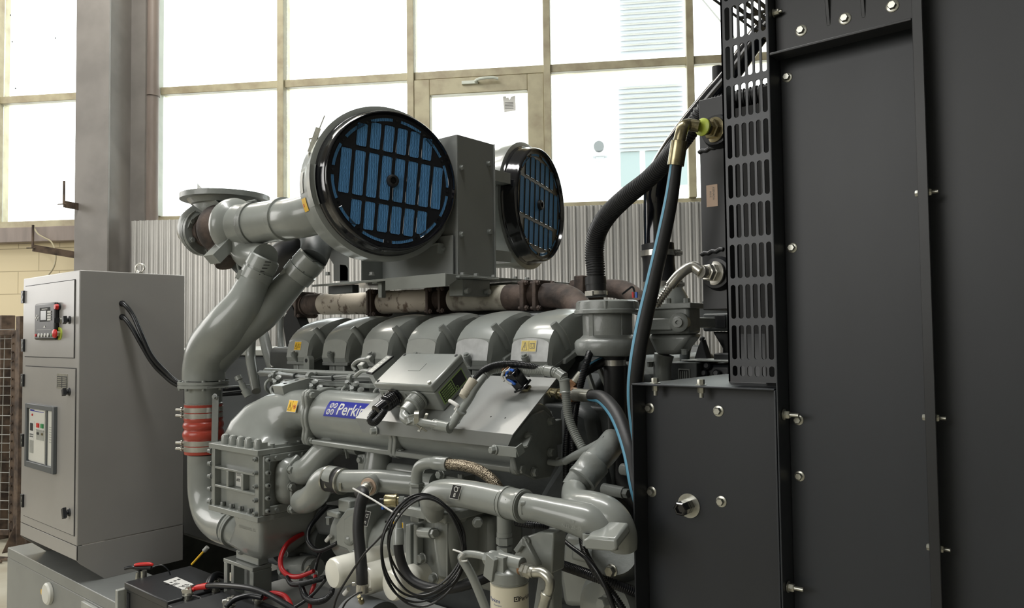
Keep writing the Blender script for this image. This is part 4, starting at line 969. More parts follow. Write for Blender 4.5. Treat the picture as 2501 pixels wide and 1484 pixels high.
# ---- Y-shaped riser casting
def grow(rows, lab=None, n=32, name='riser', m=G, parent=ENG, k=1.0, sm=8):
    pts, rr = TP(rows, k); b = MB(); b.tube(pts, rr, n, sm); return build(name, b, m, parent)
t = thing('charge_riser', 'forked grey cast pipe rising from the flange to the two turbochargers', 'pipe', c+ZZ*.015)
b = MB(); pts, rr = TP([(498, 926, YB, 50), (500, 890, YB, 50), (515, 845, 1.355, 53), (552, 800, 1.37, 53), (592, 748, 1.40, 46), (612, 705, 1.42, 39), (632, 660, 1.44, 33)]); b.tube(pts, rr, 36, 8)
pts, rr = TP([(503, 925, 1.37, 30), (516, 890, 1.37, 38), (545, 846, 1.39, 45), (590, 800, 1.42, 46), (640, 765, 1.47, 42), (690, 712, 1.53, 37), (735, 662, 1.58, 32)]); b.tube(pts, rr, 36, 8)
build('riser_casting', b, G, t)
for (x0, y0, Y0), (x1, y1, Y1), r in (((620, 685, 1.43), (648, 628, 1.455), 36), ((722, 678, 1.565), (765, 628, 1.60), 36)):
    a_ = P(x0, y0, Y=Y0); b_ = P(x1, y1, Y=Y1); r *= mpp(a_); L = (b_-a_).length; b = MB(); d_ = (b_-a_).normalized()
    b.lathe(a_, d_, [(0, r*.95), (.003, r*1.06), (L*.42, r*1.08), (L*.43, r*.99), (L*.52, r*.99), (L*.53, r*1.06), (L*.95, r*1.04), (L, r*.95)], 32)
    b.ob(a_+d_*L*.25+(-R0*.8-F0*.5).normalized()*r, R0*.012, F0*.012, d_*.016)
    b.mat = 1
    for k in range(5): b.ob(a_+d_*L*(.22+.13*k)+(R0*.62-F0*.8).normalized()*r*1.06, (R0*.8+F0*.62)*.010, (R0*.62-F0*.8)*.002, d_*.0014)
    build('pipe_coupling', b, [G, M['dark']], t)
# ================================================================ TURBOCHARGER, EXHAUST, AIR FILTERS
_build = build
def build(name, mb, mats, parent=None, **k):     # sub-parts of a turned thing stay in its own axes
    if k.get('local') and parent is not None and parent.type == 'MESH':
        o = _build(name, mb, mats, parent, **k); o.location = o.location-parent.location; return o
    return _build(name, mb, mats, parent, **k)
A = P(500, 567, D=2.90); Bq = P(745, 527, D=2.55); ax = (Bq-A).normalized()
TB = thing('turbocharger', 'grey turbocharger with a rust-burnt turbine housing below the round outlet flange', 'turbocharger', A+ax*.3-ZZ*.1)
up_, _ = perp(ax)
s = lambda px: (P(px, 560, D=2.90-(px-500)/245*.35)-A).length
b = MB(); b.lathe(A, ax, [(.0, .060), (s(513), .060), (s(513)+.001, .045)]+[(s(513)+.004*k, .050 if k % 2 else .044) for k in range(1, 12)]+[(s(545), .045)], 36); build('bellows_ring', b, M['rust'], TB)
b = MB(); L0 = s(532); L1 = s(585); b.lathe(A, ax, [(L0, .05), (L0+.004, .088), (L0+.02, .094), (L0+.045, .090), (L0+.075, .07), (L0+.11, .05)], 40)
b.tube([A+ax*(L0+.03)-ZZ*.02+up_*0, A+ax*(L0+.04)-ZZ*.07, A+ax*(L0+.07)-ZZ*.13], [.06, .055, .045], 20); build('turbine_housing', b, M['rust'], TB)
b = MB(); L2 = s(575); b.lathe(A, ax, [(L2, .06), (L2+.002, .104), (L2+.010, .106), (L2+.022, .106), (L2+.036, .100), (L2+.046, .088), (L2+.052, .080), (L2+.075, .078), (L2+.10, .074), (s(690), .072), (s(691), .076), (s(700), .076), (s(701), .070)], 48)
c_ = A+ax*(L2+.03); n2 = ax.cross(ZZ).normalized()    # towards camera side
b.ob(c_-ZZ*.075+n2*.055, ax*.03, (ZZ*.7+n2*.7).normalized()*.02, (ZZ*.7-n2*.7).normalized()*.075)
b.tube([c_+ax*.02-ZZ*.05, c_+ax*.05-ZZ*.105, P(648, 628, Y=1.455)], [.05, .05, .047], 24)
build('compressor_housing', b, G, TB, bevel=.003)
b = MB(); b.lathe(A, ax, [(s(622), .077), (s(622), .0795), (s(634), .0795), (s(634), .077)], 40); q = A+ax*s(628)+ZZ*.079; b.cyl(q-ax*.02+n2*.02, q+ax*.03+n2*.02, .004, n=8); build('band_clamp', b, GR, TB)
b = MB(); b.tube([P(573, 585, D=2.8), P(578, 625, D=2.8), P(583, 655, D=2.8), P(598, 690, D=2.8)], .006, 10); b.tube([P(606, 620, D=2.8), P(606, 660, D=2.78), P(600, 700, D=2.78)], .004, 8); build('oil_drain_pipe', b, GR, TB)
b = MB(); b.prism([P(548, 620, D=2.86), P(630, 622, D=2.75), P(640, 690, D=2.75), P(600, 690, D=2.80), P(560, 650, D=2.86)], n2*-.03); b.bolt(P(545, 634, D=2.83), -R0, .008, .01, 1.2); build('turbo_bracket', b, GD_, TB, bevel=.002)
b = MB(); pts, rr = TP([(763, 632, 1.60, 36), (772, 605, 1.63, 37), (768, 570, 1.70, 38), (740, 545, 1.80, 36)]); b.tube(pts, rr, 24); build('outlet_elbow', b, GD_, TB)
b = MB(); pts, rr = TP([(650, 690, 1.80, 20), (690, 650, 1.80, 48), (725, 620, 1.80, 50), (760, 600, 1.80, 30)]); b.tube(pts, rr, 24); build('dark_backing', b, M['black'], TB)  # black body added to fill the dark gap behind the couplings
# exhaust outlet elbow with the wide flange
t = thing('exhaust_outlet', 'cast exhaust elbow with a wide round flange open to the top', 'exhaust outlet', P(550, 500, D=2.95))
fc = P(551, 484, D=2.95); b = MB(); b.lathe(fc, ZZ, [(-.03, .125), (-.012, .14), (-.0119, .166), (.008, .166), (.0081, .12), (-.005, .115)], 56); build('outlet_flange', b, GR, t)
b = MB(); b.tube([fc-ZZ*.02, fc-ZZ*.045-R0*.02, fc-ZZ*.09-R0*.05, A-ax*.03+ZZ*.015, A], [.128, .105, .095, .085, .078], 36); build('elbow_body', b, GR, t)
b = MB(); b.lathe(A, ax, [(-.022, .089), (-.006, .089), (-.0055, .085), (-.003, .085), (-.0028, .089), (.012, .089)], 44)
for k in range(6):
    a = k*PI/3+.55; u_, w_ = perp(ax); q = A+ax*.012+(u_*math.cos(a)+w_*math.sin(a))*.070; b.bolt(q, ax, .010, .008, 1.3)
build('joint_flange', b, GR, t)
# duct to the filter
FA = [(-1.814, 1.588, 2.089), (-1.814, 2.357, 2.106)]; ang = [math.atan2(-.31, .95), math.radians(13)]
n1 = Vector((.951, -.31, 0))
b = MB(); b.tube([A+ax*s(696), A+ax*s(760), Vector(FA[0])-n1*.20+Vector((0, -.03, -.02))], [.069, .0695, .070], 40, 8)
tag(build('intake_duct', b, G), 'smooth grey intake duct from the turbocharger to the larger air filter', 'duct')
# ---- air filters
def air_filter(i, label):
    t = thing('air_filter', label, 'air filter', FA[i], 'air filters on the engine', ang[i])
    X1 = Vector((1, 0, 0)); O = Vector((0, 0, 0))
    b = MB(); b.lathe(O, X1, [(-.30, .05), (-.295, .10), (-.27, .17), (-.24, .205), (-.205, .240), (-.115, .243), (-.113, .250), (-.08, .252), (-.066, .252), (-.063, .240), (-.064, .2)], 72); build('housing', b, G, t, local=True)
    b = MB(); b.lathe(O, X1, [(-.10, .2), (-.066, .236), (-.060, .235), (-.054, .231), (-.048, .2315), (-.040, .228), (-.032, .2285), (-.024, .2245), (-.012, .2245), (-.004, .222), (.0, .2185), (.0005, .2165), (-.006, .215), (-.013, .2115), (-.020, .2115)], 80); bw = build('cover_bowl', b, M['gloss'], t, local=True)
    b = MB(); b.lathe(O, X1, [(-.020, .2113), (-.0142, .2113), (-.0141, .001)], 64); build('grille_face', b, M['grille'], bw, local=True)
    ph = math.radians(-5); cr, sr = math.cos(ph), math.sin(ph)
    def loc(y, z, x): return Vector((x, y*cr-z*sr, y*sr+z*cr))
    def tile(y, z, w, h, m, x=-.0135, r=.006):
        pts = []
        for cx, cy, a0 in ((w/2-r, h/2-r, 0), (-w/2+r, h/2-r, 90), (-w/2+r, -h/2+r, 180), (w/2-r, -h/2+r, 270)):
            for k in range(4): a = math.radians(a0+30*k); pts.append((cx+r*math.cos(a), cy+r*math.sin(a)))
        n = len(pts)
        m.add([loc(y+a, z+c, x) for a, c in pts], [list(range(n))])
        return [(y+a, z+c) for a, c in pts]
    pm = MB(); rim = MB(); P8 = .0448; W = .0355
    for (zc, h, ny) in ((.133, .086, 6), (.006, .142, 8), (-.123, .090, 6)):
        for k in range(ny):
            y = (k-(ny-1)/2)*P8; h2 = h-.012*(abs(k-(ny-1)/2) > 2.2)*(ny == 6); zc2 = zc-(.006 if zc > .1 else -.006 if zc < 0 else 0)*(h2 < h)
            pl = tile(y, zc2, W, h2, pm)
            rim.tube([loc(a, c, -.0135) for a, c in pl+pl[:1]], .0011, 5, 1)
    for k in range(12):
        a0 = math.radians(k*30+4); a1 = math.radians(k*30+26)
        rr = [[loc(r_*math.cos(a0+(a1-a0)*j/8), r_*math.sin(a0+(a1-a0)*j/8), -.0135) for j in range(9)] for r_ in (.190, .201)]
        pm.loft(rr, closed=False)
        ed = rr[0]+rr[1][::-1]+rr[0][:1]; rim.tube(ed, .0011, 5, 1)
        a = math.radians(k*30); rim.cyl(loc(.1955*math.cos(a), .1955*math.sin(a), -.0145), loc(.1955*math.cos(a), .1955*math.sin(a), -.0115), .004, n=12)
    build('filter_paper', pm, M['blue'], bw, local=True)
    build('grille_rim', rim, M['gloss'], bw, local=True)
    b = MB(); b.lathe(Vector((-.013, 0, 0)), X1, [(0, .021), (.010, .019), (.012, .016), (.012, .011), (.002, .010)], 24); build('centre_nut', b, M['rubber'], bw, local=True)
    return t

F1 = air_filter(0, 'nearer large round air filter with blue paper behind a gloss black grille')
F2 = air_filter(1, 'farther round air filter right of the grey upright bracket')
# latch, strap and label of the near filter
b = MB(); c = P(772, 365, D=2.34)
q0 = P(793, 282, D=2.36); q1 = P(768, 345, D=2.36); q2 = P(757, 415, D=2.37)
b.bar(q0, q1, .003, .004, F0); b.bar(P(778, 312, D=2.355), P(757, 372, D=2.36), .016, .006, F0); b.cyl(P(755, 372, D=2.36), P(757, 425, D=2.37), .0035, n=10); b.cyl(P(750, 428, D=2.37), P(762, 418, D=2.37), .008, n=12); b.tube([P(757, 350, D=2.36), P(755, 340, D=2.36), P(762, 338, D=2.36)], .003, 6)
tag(build('clamp_latch', b, M['zinc']), 'metal over-centre latch standing open on the near filter rim', 'latch')
t = F1; nl = lambda a, r, x: Vector((x, r*math.cos(a), r*math.sin(a)))
b = MB(); b.mat = 0
for (a0, a1, r) in ((math.radians(192), math.radians(202), .2437),):
    ring = [[nl(a0+(a1-a0)*j/5, r, xx) for j in range(6)] for xx in (-.19, -.15)]; b.loft(ring, closed=False)
b.mat = 1; ring = [[nl(math.radians(196)+(math.radians(2.4))*j/5, .2441, xx) for j in range(6)] for xx in (-.184, -.176)]; b.loft(ring, closed=False)
build('warning_label', b, [M['yellow'], M['redtext']], F1.children[0], local=True)
b = MB(); ring = [[nl(math.radians(172)+(math.radians(16))*j/6, .2437, xx) for j in range(7)] for xx in (-.185, -.160)]; b.loft(ring, closed=False); build('part_label', b, M['paper'], F1.children[0], local=True)
# gap strap on gray rim
b = MB(); b.loft([[nl(math.radians(171)+(math.radians(30))*j/8, rr, xx) for j in range(9)] for rr, xx in ((.254, -.055), (.2535, -.09), (.236, -.055))], closed=False); build('clamp_band', b, G, F1.children[0], local=True)
# ---- mounting frame of the filters
t = thing('filter_mounting_frame', 'grey sheet metal shelf and upright bracket carrying the two air filters', 'bracket', (-1.95, 1.9, 1.72))
zt = 1.787; xr = P(1090, 668, Y=1.65).x; xl = P(770, 692, Y=1.65).x
b = MB(); b.box(xl, xr, 1.652, 2.30, zt-.004, zt); x9 = P(943, 675, Y=1.65).x; b.box(x9, xr, 1.646, 1.65, zt-.040, zt+.001); b.prism([(xr-.003, 1.65, zt), (xr-.003, 1.72, zt-.004), (xr-.003, 1.655, zt-.04), (xr-.003, 1.65, zt-.04)], (.003, 0, 0)); b.box(xl-.02, x9, 1.650, 1.653, zt-.008, zt)
build('shelf', b, G, t, bevel=.001)
XU = -1.75; yu0 = P(1117, 330, X=XU).y; yu1 = P(1204, 345, X=XU).y; zu = P(1117, 328, X=XU).z
b = MB(); b.box(XU-.004, XU, yu0, yu1, zt, zu); b.box(XU-.12, XU, yu0-.003, yu0, zt, zu); b.box(XU-.12, XU+.006, yu1, yu1+.004, zt, zu)
ub_ = build('upright_channel', b, GP, t, bevel=.0015)
for px, py in ((1127, 410), (1127, 572), (1193, 400), (1195, 566)):
    b = MB(); b.bolt(P(px, py, X=XU), (1, 0, 0), .0085, .008, 1.3); build('bolt', b, GR, ub_)
for z0, z1 in ((2.19, 2.235), (1.90, 1.945)):
    b = MB(); b.box(XU-.115, XU-.05, yu0-.045, yu0-.003, z0, z0+.004); b.box(XU-.054, XU-.05, yu0-.045, yu0-.003, z0-.03, z0); b.bolt((XU-.05, yu0-.022, z0-.014), (1, 0, 0), .006, .005, 1.2); build('filter_lug', b, G, t, bevel=.001)
    b = MB(); b.box(XU-.12, XU-.03, yu1+.004, yu1+.13, z0-.04, z0); b.bolt((XU-.08, yu1+.06, z0-.04), (0, 0, -1), .007, .006, 1.2); build('filter_lug', b, G, t, bevel=.002)
b = MB(); b.box(-2.12, XU-.01, 1.795, 1.80, zt, 1.93); x8 = P(830, 680, Y=1.72).x; b.prism([(x8, 1.72, zt), (x8+.05, 1.72, zt), (x8+.05, 1.72, zt+.055), (x8+.035, 1.72, zt+.07), (x8, 1.72, zt+.075)], (0, .003, 0)); b.box(-2.12, -2.115, 1.70, 1.85, zt, 1.92); build('saddle_plate', b, GP, t, bevel=.001)
b = MB(); w8 = [P(*q, Y=1.72) for q in ((750, 574), (775, 568), (850, 572), (850, 686), (814, 686), (814, 645), (806, 632), (782, 618), (764, 604), (752, 592))]; b.prism(w8, (0, .004, 0)); build('stay_plate', b, GP, t, bevel=.001)
b = MB()
for px in (800, 908, 1133, 1153, 1215, 1236, 1180):
    q = P(px, 672, Z=zt)
    if px > 1100: q = Vector((xr-.03, 1.68+.0032*(px-1110), zt))
    b = MB(); b.bolt(q, ZZ, .008, .008, 1.2); build('bolt', b, GP, t)
b = MB(); q = P(1150, 690, X=xr-.03); b.box(xr-.07, xr-.01, q.y-.06, q.y+.07, zt-.065, zt-.012); b.box(xr-.10, xr+.015, q.y-.10, q.y+.09, zt-.012, zt-.005); b.cyl((xr-.012, q.y-.045, zt-.05), (xr+.006, q.y-.045, zt-.05), .010, n=14); b.cyl((xr-.012, q.y+.05, zt-.05), (xr+.006, q.y+.05, zt-.05), .010, n=14)
build('cast_foot', b, GR, t, bevel=.002)
q = P(1258, 684, X=xr-.05); b = MB(); b.box(xr-.30, xr-.02, q.y-.05, q.y+.05, zt-.05, zt-.010); build('cross_beam', b, G, t, bevel=.006)
b = MB(); q = P(925, 700, Y=1.68); b.box(q.x-.004, q.x+.014, 1.68, 1.70, zt-.06, zt-.004); b.box(q.x-.012, q.x+.014, 1.66, 1.70, zt-.012, zt-.004); build('hanger_hook', b, G, t, bevel=.002)
q = P(840, 697, Y=1.7); b = MB(); b.box(q.x-.08, q.x+.06, 1.69, 1.72, zt-.035, zt-.006); build('under_rail', b, GD_, t, bevel=.002)
# ---- hot exhaust manifold
t = thing('exhaust_manifold', 'burnt exhaust manifold pipe with peeling paint behind the rocker covers', 'exhaust manifold', P(1040, 760, Y=1.9))
def exh(px0, py0, px1, py1, r0, r1, m, name='manifold_pipe'):
    a = P(px0, py0, Y=1.9); c = P(px1, py1, Y=1.9); L = (c-a).length; b = MB(); k0 = r0*mpp(a); k1 = r1*mpp(c)
    b.lathe(a, c-a, [(0, k0*.9), (.004, k0)]+[(L*j/8, k0+(k1-k0)*j/8+.0008*math.sin(j*2.1)) for j in range(1, 8)]+[(L-.004, k1), (L, k1*.9)], 36); return build(name, b, m, t)
exh(790, 742, 918, 740, 26, 27, M['rustpaint']); exh(935, 738, 1062, 733, 28, 28, M['rustpaint']); exh(1108, 731, 1250, 726, 30, 31, M['rustpaint2']); exh(1240, 726, 1292, 725, 31.5, 32, M['rust'])
def bel(px0, px1, py, r):
    a = P(px0, py, Y=1.9); c = P(px1, py-2, Y=1.9); L = (c-a).length; n = 14; b = MB(); k = r*mpp(a)
    b.lathe(a, c-a, [(L*i/n, k*(1.0 if i % 2 else .88)) for i in range(n+1)], 30); build('expansion_bellows', b, M['rust'], t)
bel(752, 792, 743, 25); bel(1072, 1092, 731, 27); bel(1303, 1322, 722, 30)
def efl(px, py, h, w=.012, m=M['rust']):
    c = P(px, py, Y=1.9); k = h*mpp(c); b = MB(); pts = [(c.x, c.y+yy*k, c.z+zz*k) for yy, zz in ((-.85, -1), (.85, -1), (1, -.8), (1, .8), (.85, 1), (-.85, 1), (-1, .8), (-1, -.8))]; b.prism(pts, (w, 0, 0)); f = build('pipe_flange', b, m, t, bevel=.003)
    for yy in (-.75, .75):
        for zz in (-.8, .8):
            b = MB(); b.cyl((c.x-.012, c.y+yy*k, c.z+zz*k), (c.x+w+.014, c.y+yy*k, c.z+zz*k), .0055, n=10); b.hexa((c.x+w, c.y+yy*k, c.z+zz*k), (1, 0, 0), .009, .009); build('bolt', b, m, f)
efl(920, 740, 33); efl(928, 740, 33, .008); efl(1062, 734, 33); efl(1092, 732, 33, .010); efl(1292, 722, 38, .016); efl(1322, 722, 38, .014); efl(745, 745, 32)
b = MB(); pts, rr = TP([(1332, 722, 1.9, 31), (1368, 722, 1.9, 31), (1398, 733, 1.88, 31), (1418, 755, 1.85, 30), (1430, 785, 1.82, 29)]); b.tube(pts, rr, 30); build('end_elbow', b, M['rust'], t)
b = MB(); pts, rr = TP([(752, 745, 1.9, 26), (725, 747, 1.9, 26), (708, 735, 1.9, 26), (705, 715, 1.9, 24)]); b.tube(pts, rr, 24); build('end_elbow', b, M['rust'], t)
t2 = thing('exhaust_manifold', 'dark rusty exhaust elbow behind the corrugated hose on the far bank', 'exhaust manifold', P(1520, 740, Y=2.35))
b = MB(); pts, rr = TP([(1400, 705, 2.35, 22), (1480, 704, 2.35, 22), (1520, 708, 2.35, 24), (1550, 725, 2.33, 24), (1565, 750, 2.3, 24)]); b.tube(pts, rr, 26); build('end_elbow', b, M['rust'], t2)
c = P(1428, 708, Y=2.35); b = MB(); b.box(c.x, c.x+.04, 2.28, 2.42, c.z-.05, c.z+.05); build('pipe_flange', b, M['rust'], t2, bevel=.004)
# dark valley between the banks
b = MB(); b.box(-2.40, -1.15, 1.80, 2.12, 1.45, 1.60); b.box(-2.35, -1.42, 1.99, 2.04, 1.58, 1.70); build('valley_cover', b, GD_, ENG, bevel=.01)
b = MB()
for i in range(6):
    x = XC[i]+.05; b.box(x-.05, x+.04, 1.745, 1.88, 1.53, 1.66)
build('exhaust_port', b, GD_, ENG, bevel=.01)

# ================================================================ SLOPING PLATE WITH TERMINAL BOX
th = math.radians(35); KP = .968; e1 = EX*KP; e2 = Vector((0, math.cos(th), math.sin(th)))*KP; e3 = Vector((0, -math.sin(th), math.cos(th)))*KP
def PK(x, y, **k): return P(x, y, **{a: v*KP for a, v in k.items()})
def TPK(rows, k=1.0): return TP([(x, y, Y*KP, r) for x, y, Y, r in rows], k)
O = PK(868, 1020, Y=1.30)
def L3(x, s_, h): return O+e1*x+e2*s_+e3*h
t = thing('mounting_plate', 'sloping bent grey plate in front of the rocker covers carrying the terminal box', 'plate', L3(.28, .0, -.04))
b = MB(); b.prism([L3(0, 0, 0), L3(.556, -.004, 0), L3(.556, .200, 0), L3(.0, .200, 0)], e3*-.003)
b.prism([L3(0, 0, 0), L3(.556, -.004, 0), L3(.54, -.004, 0)-ZZ*.030-EY*.0, L3(.03, 0, 0)-ZZ*.036], Vector((0, .003, 0)))
b.mat = 1
for px, py in ((1199, 1017), (1234, 1020)):
    d = ray(px, py); q = CAM+d*(((O-CAM).dot(e3))/d.dot(e3)); b.cyl(q+e3*.0002, q-e3*.0005, .0024, n=12)
build('bent_sheet', b, [GP, M['dark']], t, bevel=.0006)
q0 = PK(1205, 1098, Y=1.29); q1 = PK(1262, 1104, Y=1.29); q2 = PK(1278, 1092, Y=1.31); q3 = PK(1290, 1066, Y=1.37)
b = MB(); b.bar(q0, q1, .004, .022, ZZ); b.bar(q1, q2, .004, .022, ZZ); b.bar(q2, q3, .020, .005, e3); b.bolt(q3, (.6, -.7, 0), .008, .010, 1.2); b.bolt(PK(1208, 1098, Y=1.288), (-.2, -1, 0), .0085, .010, 1.35); build('stay_arm', b, G, t, bevel=.001)
b = MB(); b.bolt(PK(918, 1052, Y=1.297), (-.3, -1, 0), .0085, .012, 1.3); build('bolt', b, G, t)
t = thing('terminal_box', 'square grey painted metal box with a green data label on its side', 'terminal box', L3(.19, .12, 0))
b = MB(); b.ob(L3(.1875, .119, .029), e1*.1075, e2*.066, e3*.029); build('box_body', b, G, t, bevel=.004, seg=3)
b = MB(); b.ob(L3(.1875, .119, .070), e1*.109, e2*.0675, e3*.011); lid = build('box_lid', b, G, t, bevel=.005, seg=3)
b = MB(); b.ob(L3(.185, .125, .0813), e1*.022, e2*.016, e3*.0006); build('cast_emblem', b, G, lid, bevel=.0004)
for x, s_ in ((.09, .062), (.285, .062), (.09, .176), (.285, .176)):
    b = MB(); q = L3(x, s_, .081); b.cyl(q, q+e3*(.006 if (x, s_) == (.285, .062) else .0008), .0045, n=12); build('lid_screw', b, M['zinc'] if (x, s_) == (.285, .062) else M['dark'], lid)
# data label on right side
b = MB(); q = L3(.2955, .064, .012); b.prism([q, q+e2*.10, q+e2*.10+e3*.040, q+e3*.040], e1*.0006); b.mat = 1
for s0, s1 in ((.004, .052), (.055, .097)): b.prism([q+e1*.0007+e2*s0+e3*.003, q+e1*.0007+e2*s1+e3*.003, q+e1*.0007+e2*s1+e3*.037, q+e1*.0007+e2*s0+e3*.037], e1*.0003)
b.mat = 0
for k in range(5): b.prism([q+e1*.0011+e2*.007+e3*(.006+.006*k), q+e1*.0011+e2*.049+e3*(.006+.006*k), q+e1*.0011+e2*.049+e3*(.0095+.006*k), q+e1*.0011+e2*.007+e3*(.0095+.006*k)], e1*.0002)
b.mat = 2
for k in range(5): b.prism([q+e1*.0014+e2*.010+e3*(.0072+.006*k), q+e1*.0014+e2*(.03+.004*(k % 3))+e3*(.0072+.006*k), q+e1*.0014+e2*(.03+.004*(k % 3))+e3*(.0082+.006*k), q+e1*.0014+e2*.010+e3*(.0082+.006*k)], e1*.0002)
b.mat = 0; b.ring(q+e1*.0011+e2*.060+e3*.009, e1, .0028, .0042, .0003, 20)
build('data_label', b, [M['olive'], M['ink'], M['dark']], t)
def conn(px, py, px2, py2, Y0, Y1, r, m, name, ribs=5):
    a = PK(px, py, Y=Y0); c = PK(px2, py2, Y=Y1); L = (c-a).length; b = MB(); pr = [(0, r*1.1), (L*.08, r*1.1)]
    for k in range(ribs*2): pr.append((L*(.1+.4*k/(ribs*2)), r*(1.0 if k % 2 else .92)))
    pr += [(L*.55, r*.95), (L*.6, r*.78), (L*.98, r*.72), (L, r*.6)]
    b.lathe(a, c-a, pr, 28); return build(name, b, m, t)
conn(966, 968, 918, 1004, 1.315, 1.25, .021, M['gloss'], 'cable_plug')
b = MB(); q = PK(958, 975, Y=1.322)
b = MB(); b.ob(L3(.12, .052, .03), e1*.024, e2*.001, e3*.024); b.ob(L3(.205, .052, .03), e1*.024, e2*.001, e3*.024)
for x in (.12, .205):
    for dx in (-.019, .019):
        for dh in (-.019, .019): b.cyl(L3(x+dx, .052, .03+dh), L3(x+dx, .048, .03+dh), .003, n=8)
build('socket_plate', b, G, t)
conn(1022, 975, 990, 1008, 1.315, 1.27, .024, G, 'cable_socket', 5)
def tb(rows, rib, m, label, name='conduit', cat='conduit', group=None, n=16, k=1.0):
    pts, rr = TPK(rows, k); b = MB(); b.tube(pts, rr, n, 8, rib=rib); return tag(build(name, b, m), label, cat, group)
tb([(930, 995, 1.262, 9), (915, 1008, 1.255, 9), (905, 1024, 1.25, 9), (915, 1030, 1.25, 9), (930, 1015, 1.255, 8), (940, 1000, 1.26, 8)], (.004, .0012), M['cable'], 'short black corrugated loop hanging from the left plug of the terminal box')
t = thing('sensor_conduit', 'grey conduit with clamps running from the box socket along the plate', 'conduit', PK(1050, 1050, Y=1.26))
pts, rr = TPK([(990, 1005, 1.272, 13), (988, 1018, 1.262, 13), (1000, 1027, 1.255, 12), (1020, 1030, 1.255, 11), (1060, 1036, 1.26, 10), (1090, 1042, 1.265, 10), (1105, 1036, 1.27, 10), (1120, 1012, 1.285, 10), (1145, 975, 1.31, 10), (1160, 948, 1.33, 10), (1182, 918, 1.36, 10), (1200, 903, 1.39, 10), (1240, 900, 1.41, 10), (1290, 905, 1.42, 11), (1340, 905, 1.42, 11), (1370, 915, 1.42, 11), (1379, 935, 1.42, 11), (1383, 975, 1.42, 10), (1388, 1015, 1.42, 10), (1402, 1055, 1.42, 10), (1425, 1098, 1.42, 10)])
b = MB(); b.tube(pts[:6], rr[:6], 18, 8); b.tube(pts[5:11], rr[5:11], 18, 8); b.tube(pts[10:16], rr[10:16], 18, 8, rib=(.005, .0012)); b.tube(pts[15:], rr[15:], 18, 8, rib=(.0045, .0014)); build('conduit_tube', b, G, t)
for px, py, px2, py2, Y in ((1000, 1015, 1006, 1034, 1.25), (1060, 1036, 1100, 1044, 1.265), (1330, 904, 1352, 908, 1.42), (1358, 908, 1378, 922, 1.42), (1378, 925, 1381, 960, 1.42), (1110, 1026, 1128, 1000, 1.29)):
    a = PK(px, py, Y=Y); c = PK(px2, py2, Y=Y); b = MB(); L = (c-a).length; r = 13*mpp(a); b.lathe(a, c-a, [(0, r*.9), (.001, r*1.08), (.004, r*1.08), (.005, r), (L-.005, r), (L-.004, r*1.08), (L-.001, r*1.08), (L, r*.9)], 22); build('conduit_sleeve', b, G, t)
a = PK(1012, 1020, Y=1.25); b = MB(); b.lathe(a, R0, [(0, .0), (.001, .017), (.012, .017), (.013, .0)], 20); b.bar(a+R0*.006-ZZ*.015-F0*.012, a+R0*.03-ZZ*.03-F0*.01, .006, .004); b.bar(a+R0*.03+ZZ*.01, a+R0*.012-ZZ*.03-F0*.012, .012, .002); build('p_clamp', b, M['zinc'], t)
b = MB(); a = PK(1130, 970, Y=1.30); c = PK(1158, 928, Y=1.335); L = (c-a).length; b.lathe(a, c-a, [(0, .006), (.001, .011), (L*.3, .013), (L*.33, .011), (L*.5, .0125), (L*.95, .0135), (L, .008)], 16)
tag(build('sensor_connector', b, M['beige']), 'beige plastic sensor connector tied to the conduit beside the terminal box', 'connector')
tb([(1160, 925, 1.34, 6), (1180, 905, 1.36, 8), (1205, 893, 1.38, 8), (1245, 888, 1.40, 8), (1290, 892, 1.41, 7), (1320, 900, 1.42, 6)], (.0035, .0011), M['cable'], 'black corrugated conduit arching over the grey one behind the relay')
b = MB(); b.tube([PK(1098, 978, Y=1.29), PK(1110, 985, Y=1.285), PK(1118, 992, Y=1.285), PK(1112, 1000, Y=1.285)], .0045, 8); tag(build('tape_tag', b, M['paper']), 'white tape wound on the cable below the beige connector', 'tape')
# relay with blue terminals
rc = PK(1262, 925, Y=1.40); t = thing('relay', 'black relay with blue and white terminals standing on the sloping plate', 'relay', rc-e3*.02)
b = MB(); ux = (e3*.9-e1*.35).normalized(); b.ob(rc, (ux.cross(e2)).normalized()*.014, e2*.014, ux*.020); b.ob(rc-ux*.022, (ux.cross(e2)).normalized()*.019, e2*.018, ux*.003); build('relay_body', b, M['gloss'], t, bevel=.002)
b = MB(); b.ob(rc-ux*.028+e1*.004, e1*.012, e2*.008, e3*.003); b.ob(rc-ux*.033, e1*.005, e2*.004, e3*.006); build('relay_bracket', b, M['brass'], t)
for k, (dx, dy) in enumerate(((-.006, .004), (-.016, -.002))):
    q = rc+ux*.020+e1*dx+e2*dy; b = MB(); b.cyl(q, q+ux*.012, .0045, n=12); b.mat = 1; b.hexa(q+ux*.004, ux, .0065, .005); build('terminal_post', b, [M['copper'], M['zinc']], t)
for k, (m, rows) in enumerate(((M['bluewire'], ((1255, 905), (1245, 903), (1238, 910), (1236, 920))), (M['paper'], ((1246, 903), (1232, 908), (1226, 918), (1232, 930))), (M['bluewire'], ((1240, 925), (1248, 930), (1254, 935), (1258, 938))), (M['paper'], ((1240, 915), (1235, 925), (1243, 934), (1252, 936))))):
    b = MB(); b.tube([PK(x, y, Y=1.385) for x, y in rows], .0032, 8, 4); build('lead_wire', b, m, t)
b = MB(); b.ob(L3(.38, .19, .01), e1*.10, e2*.004, e3*.012)
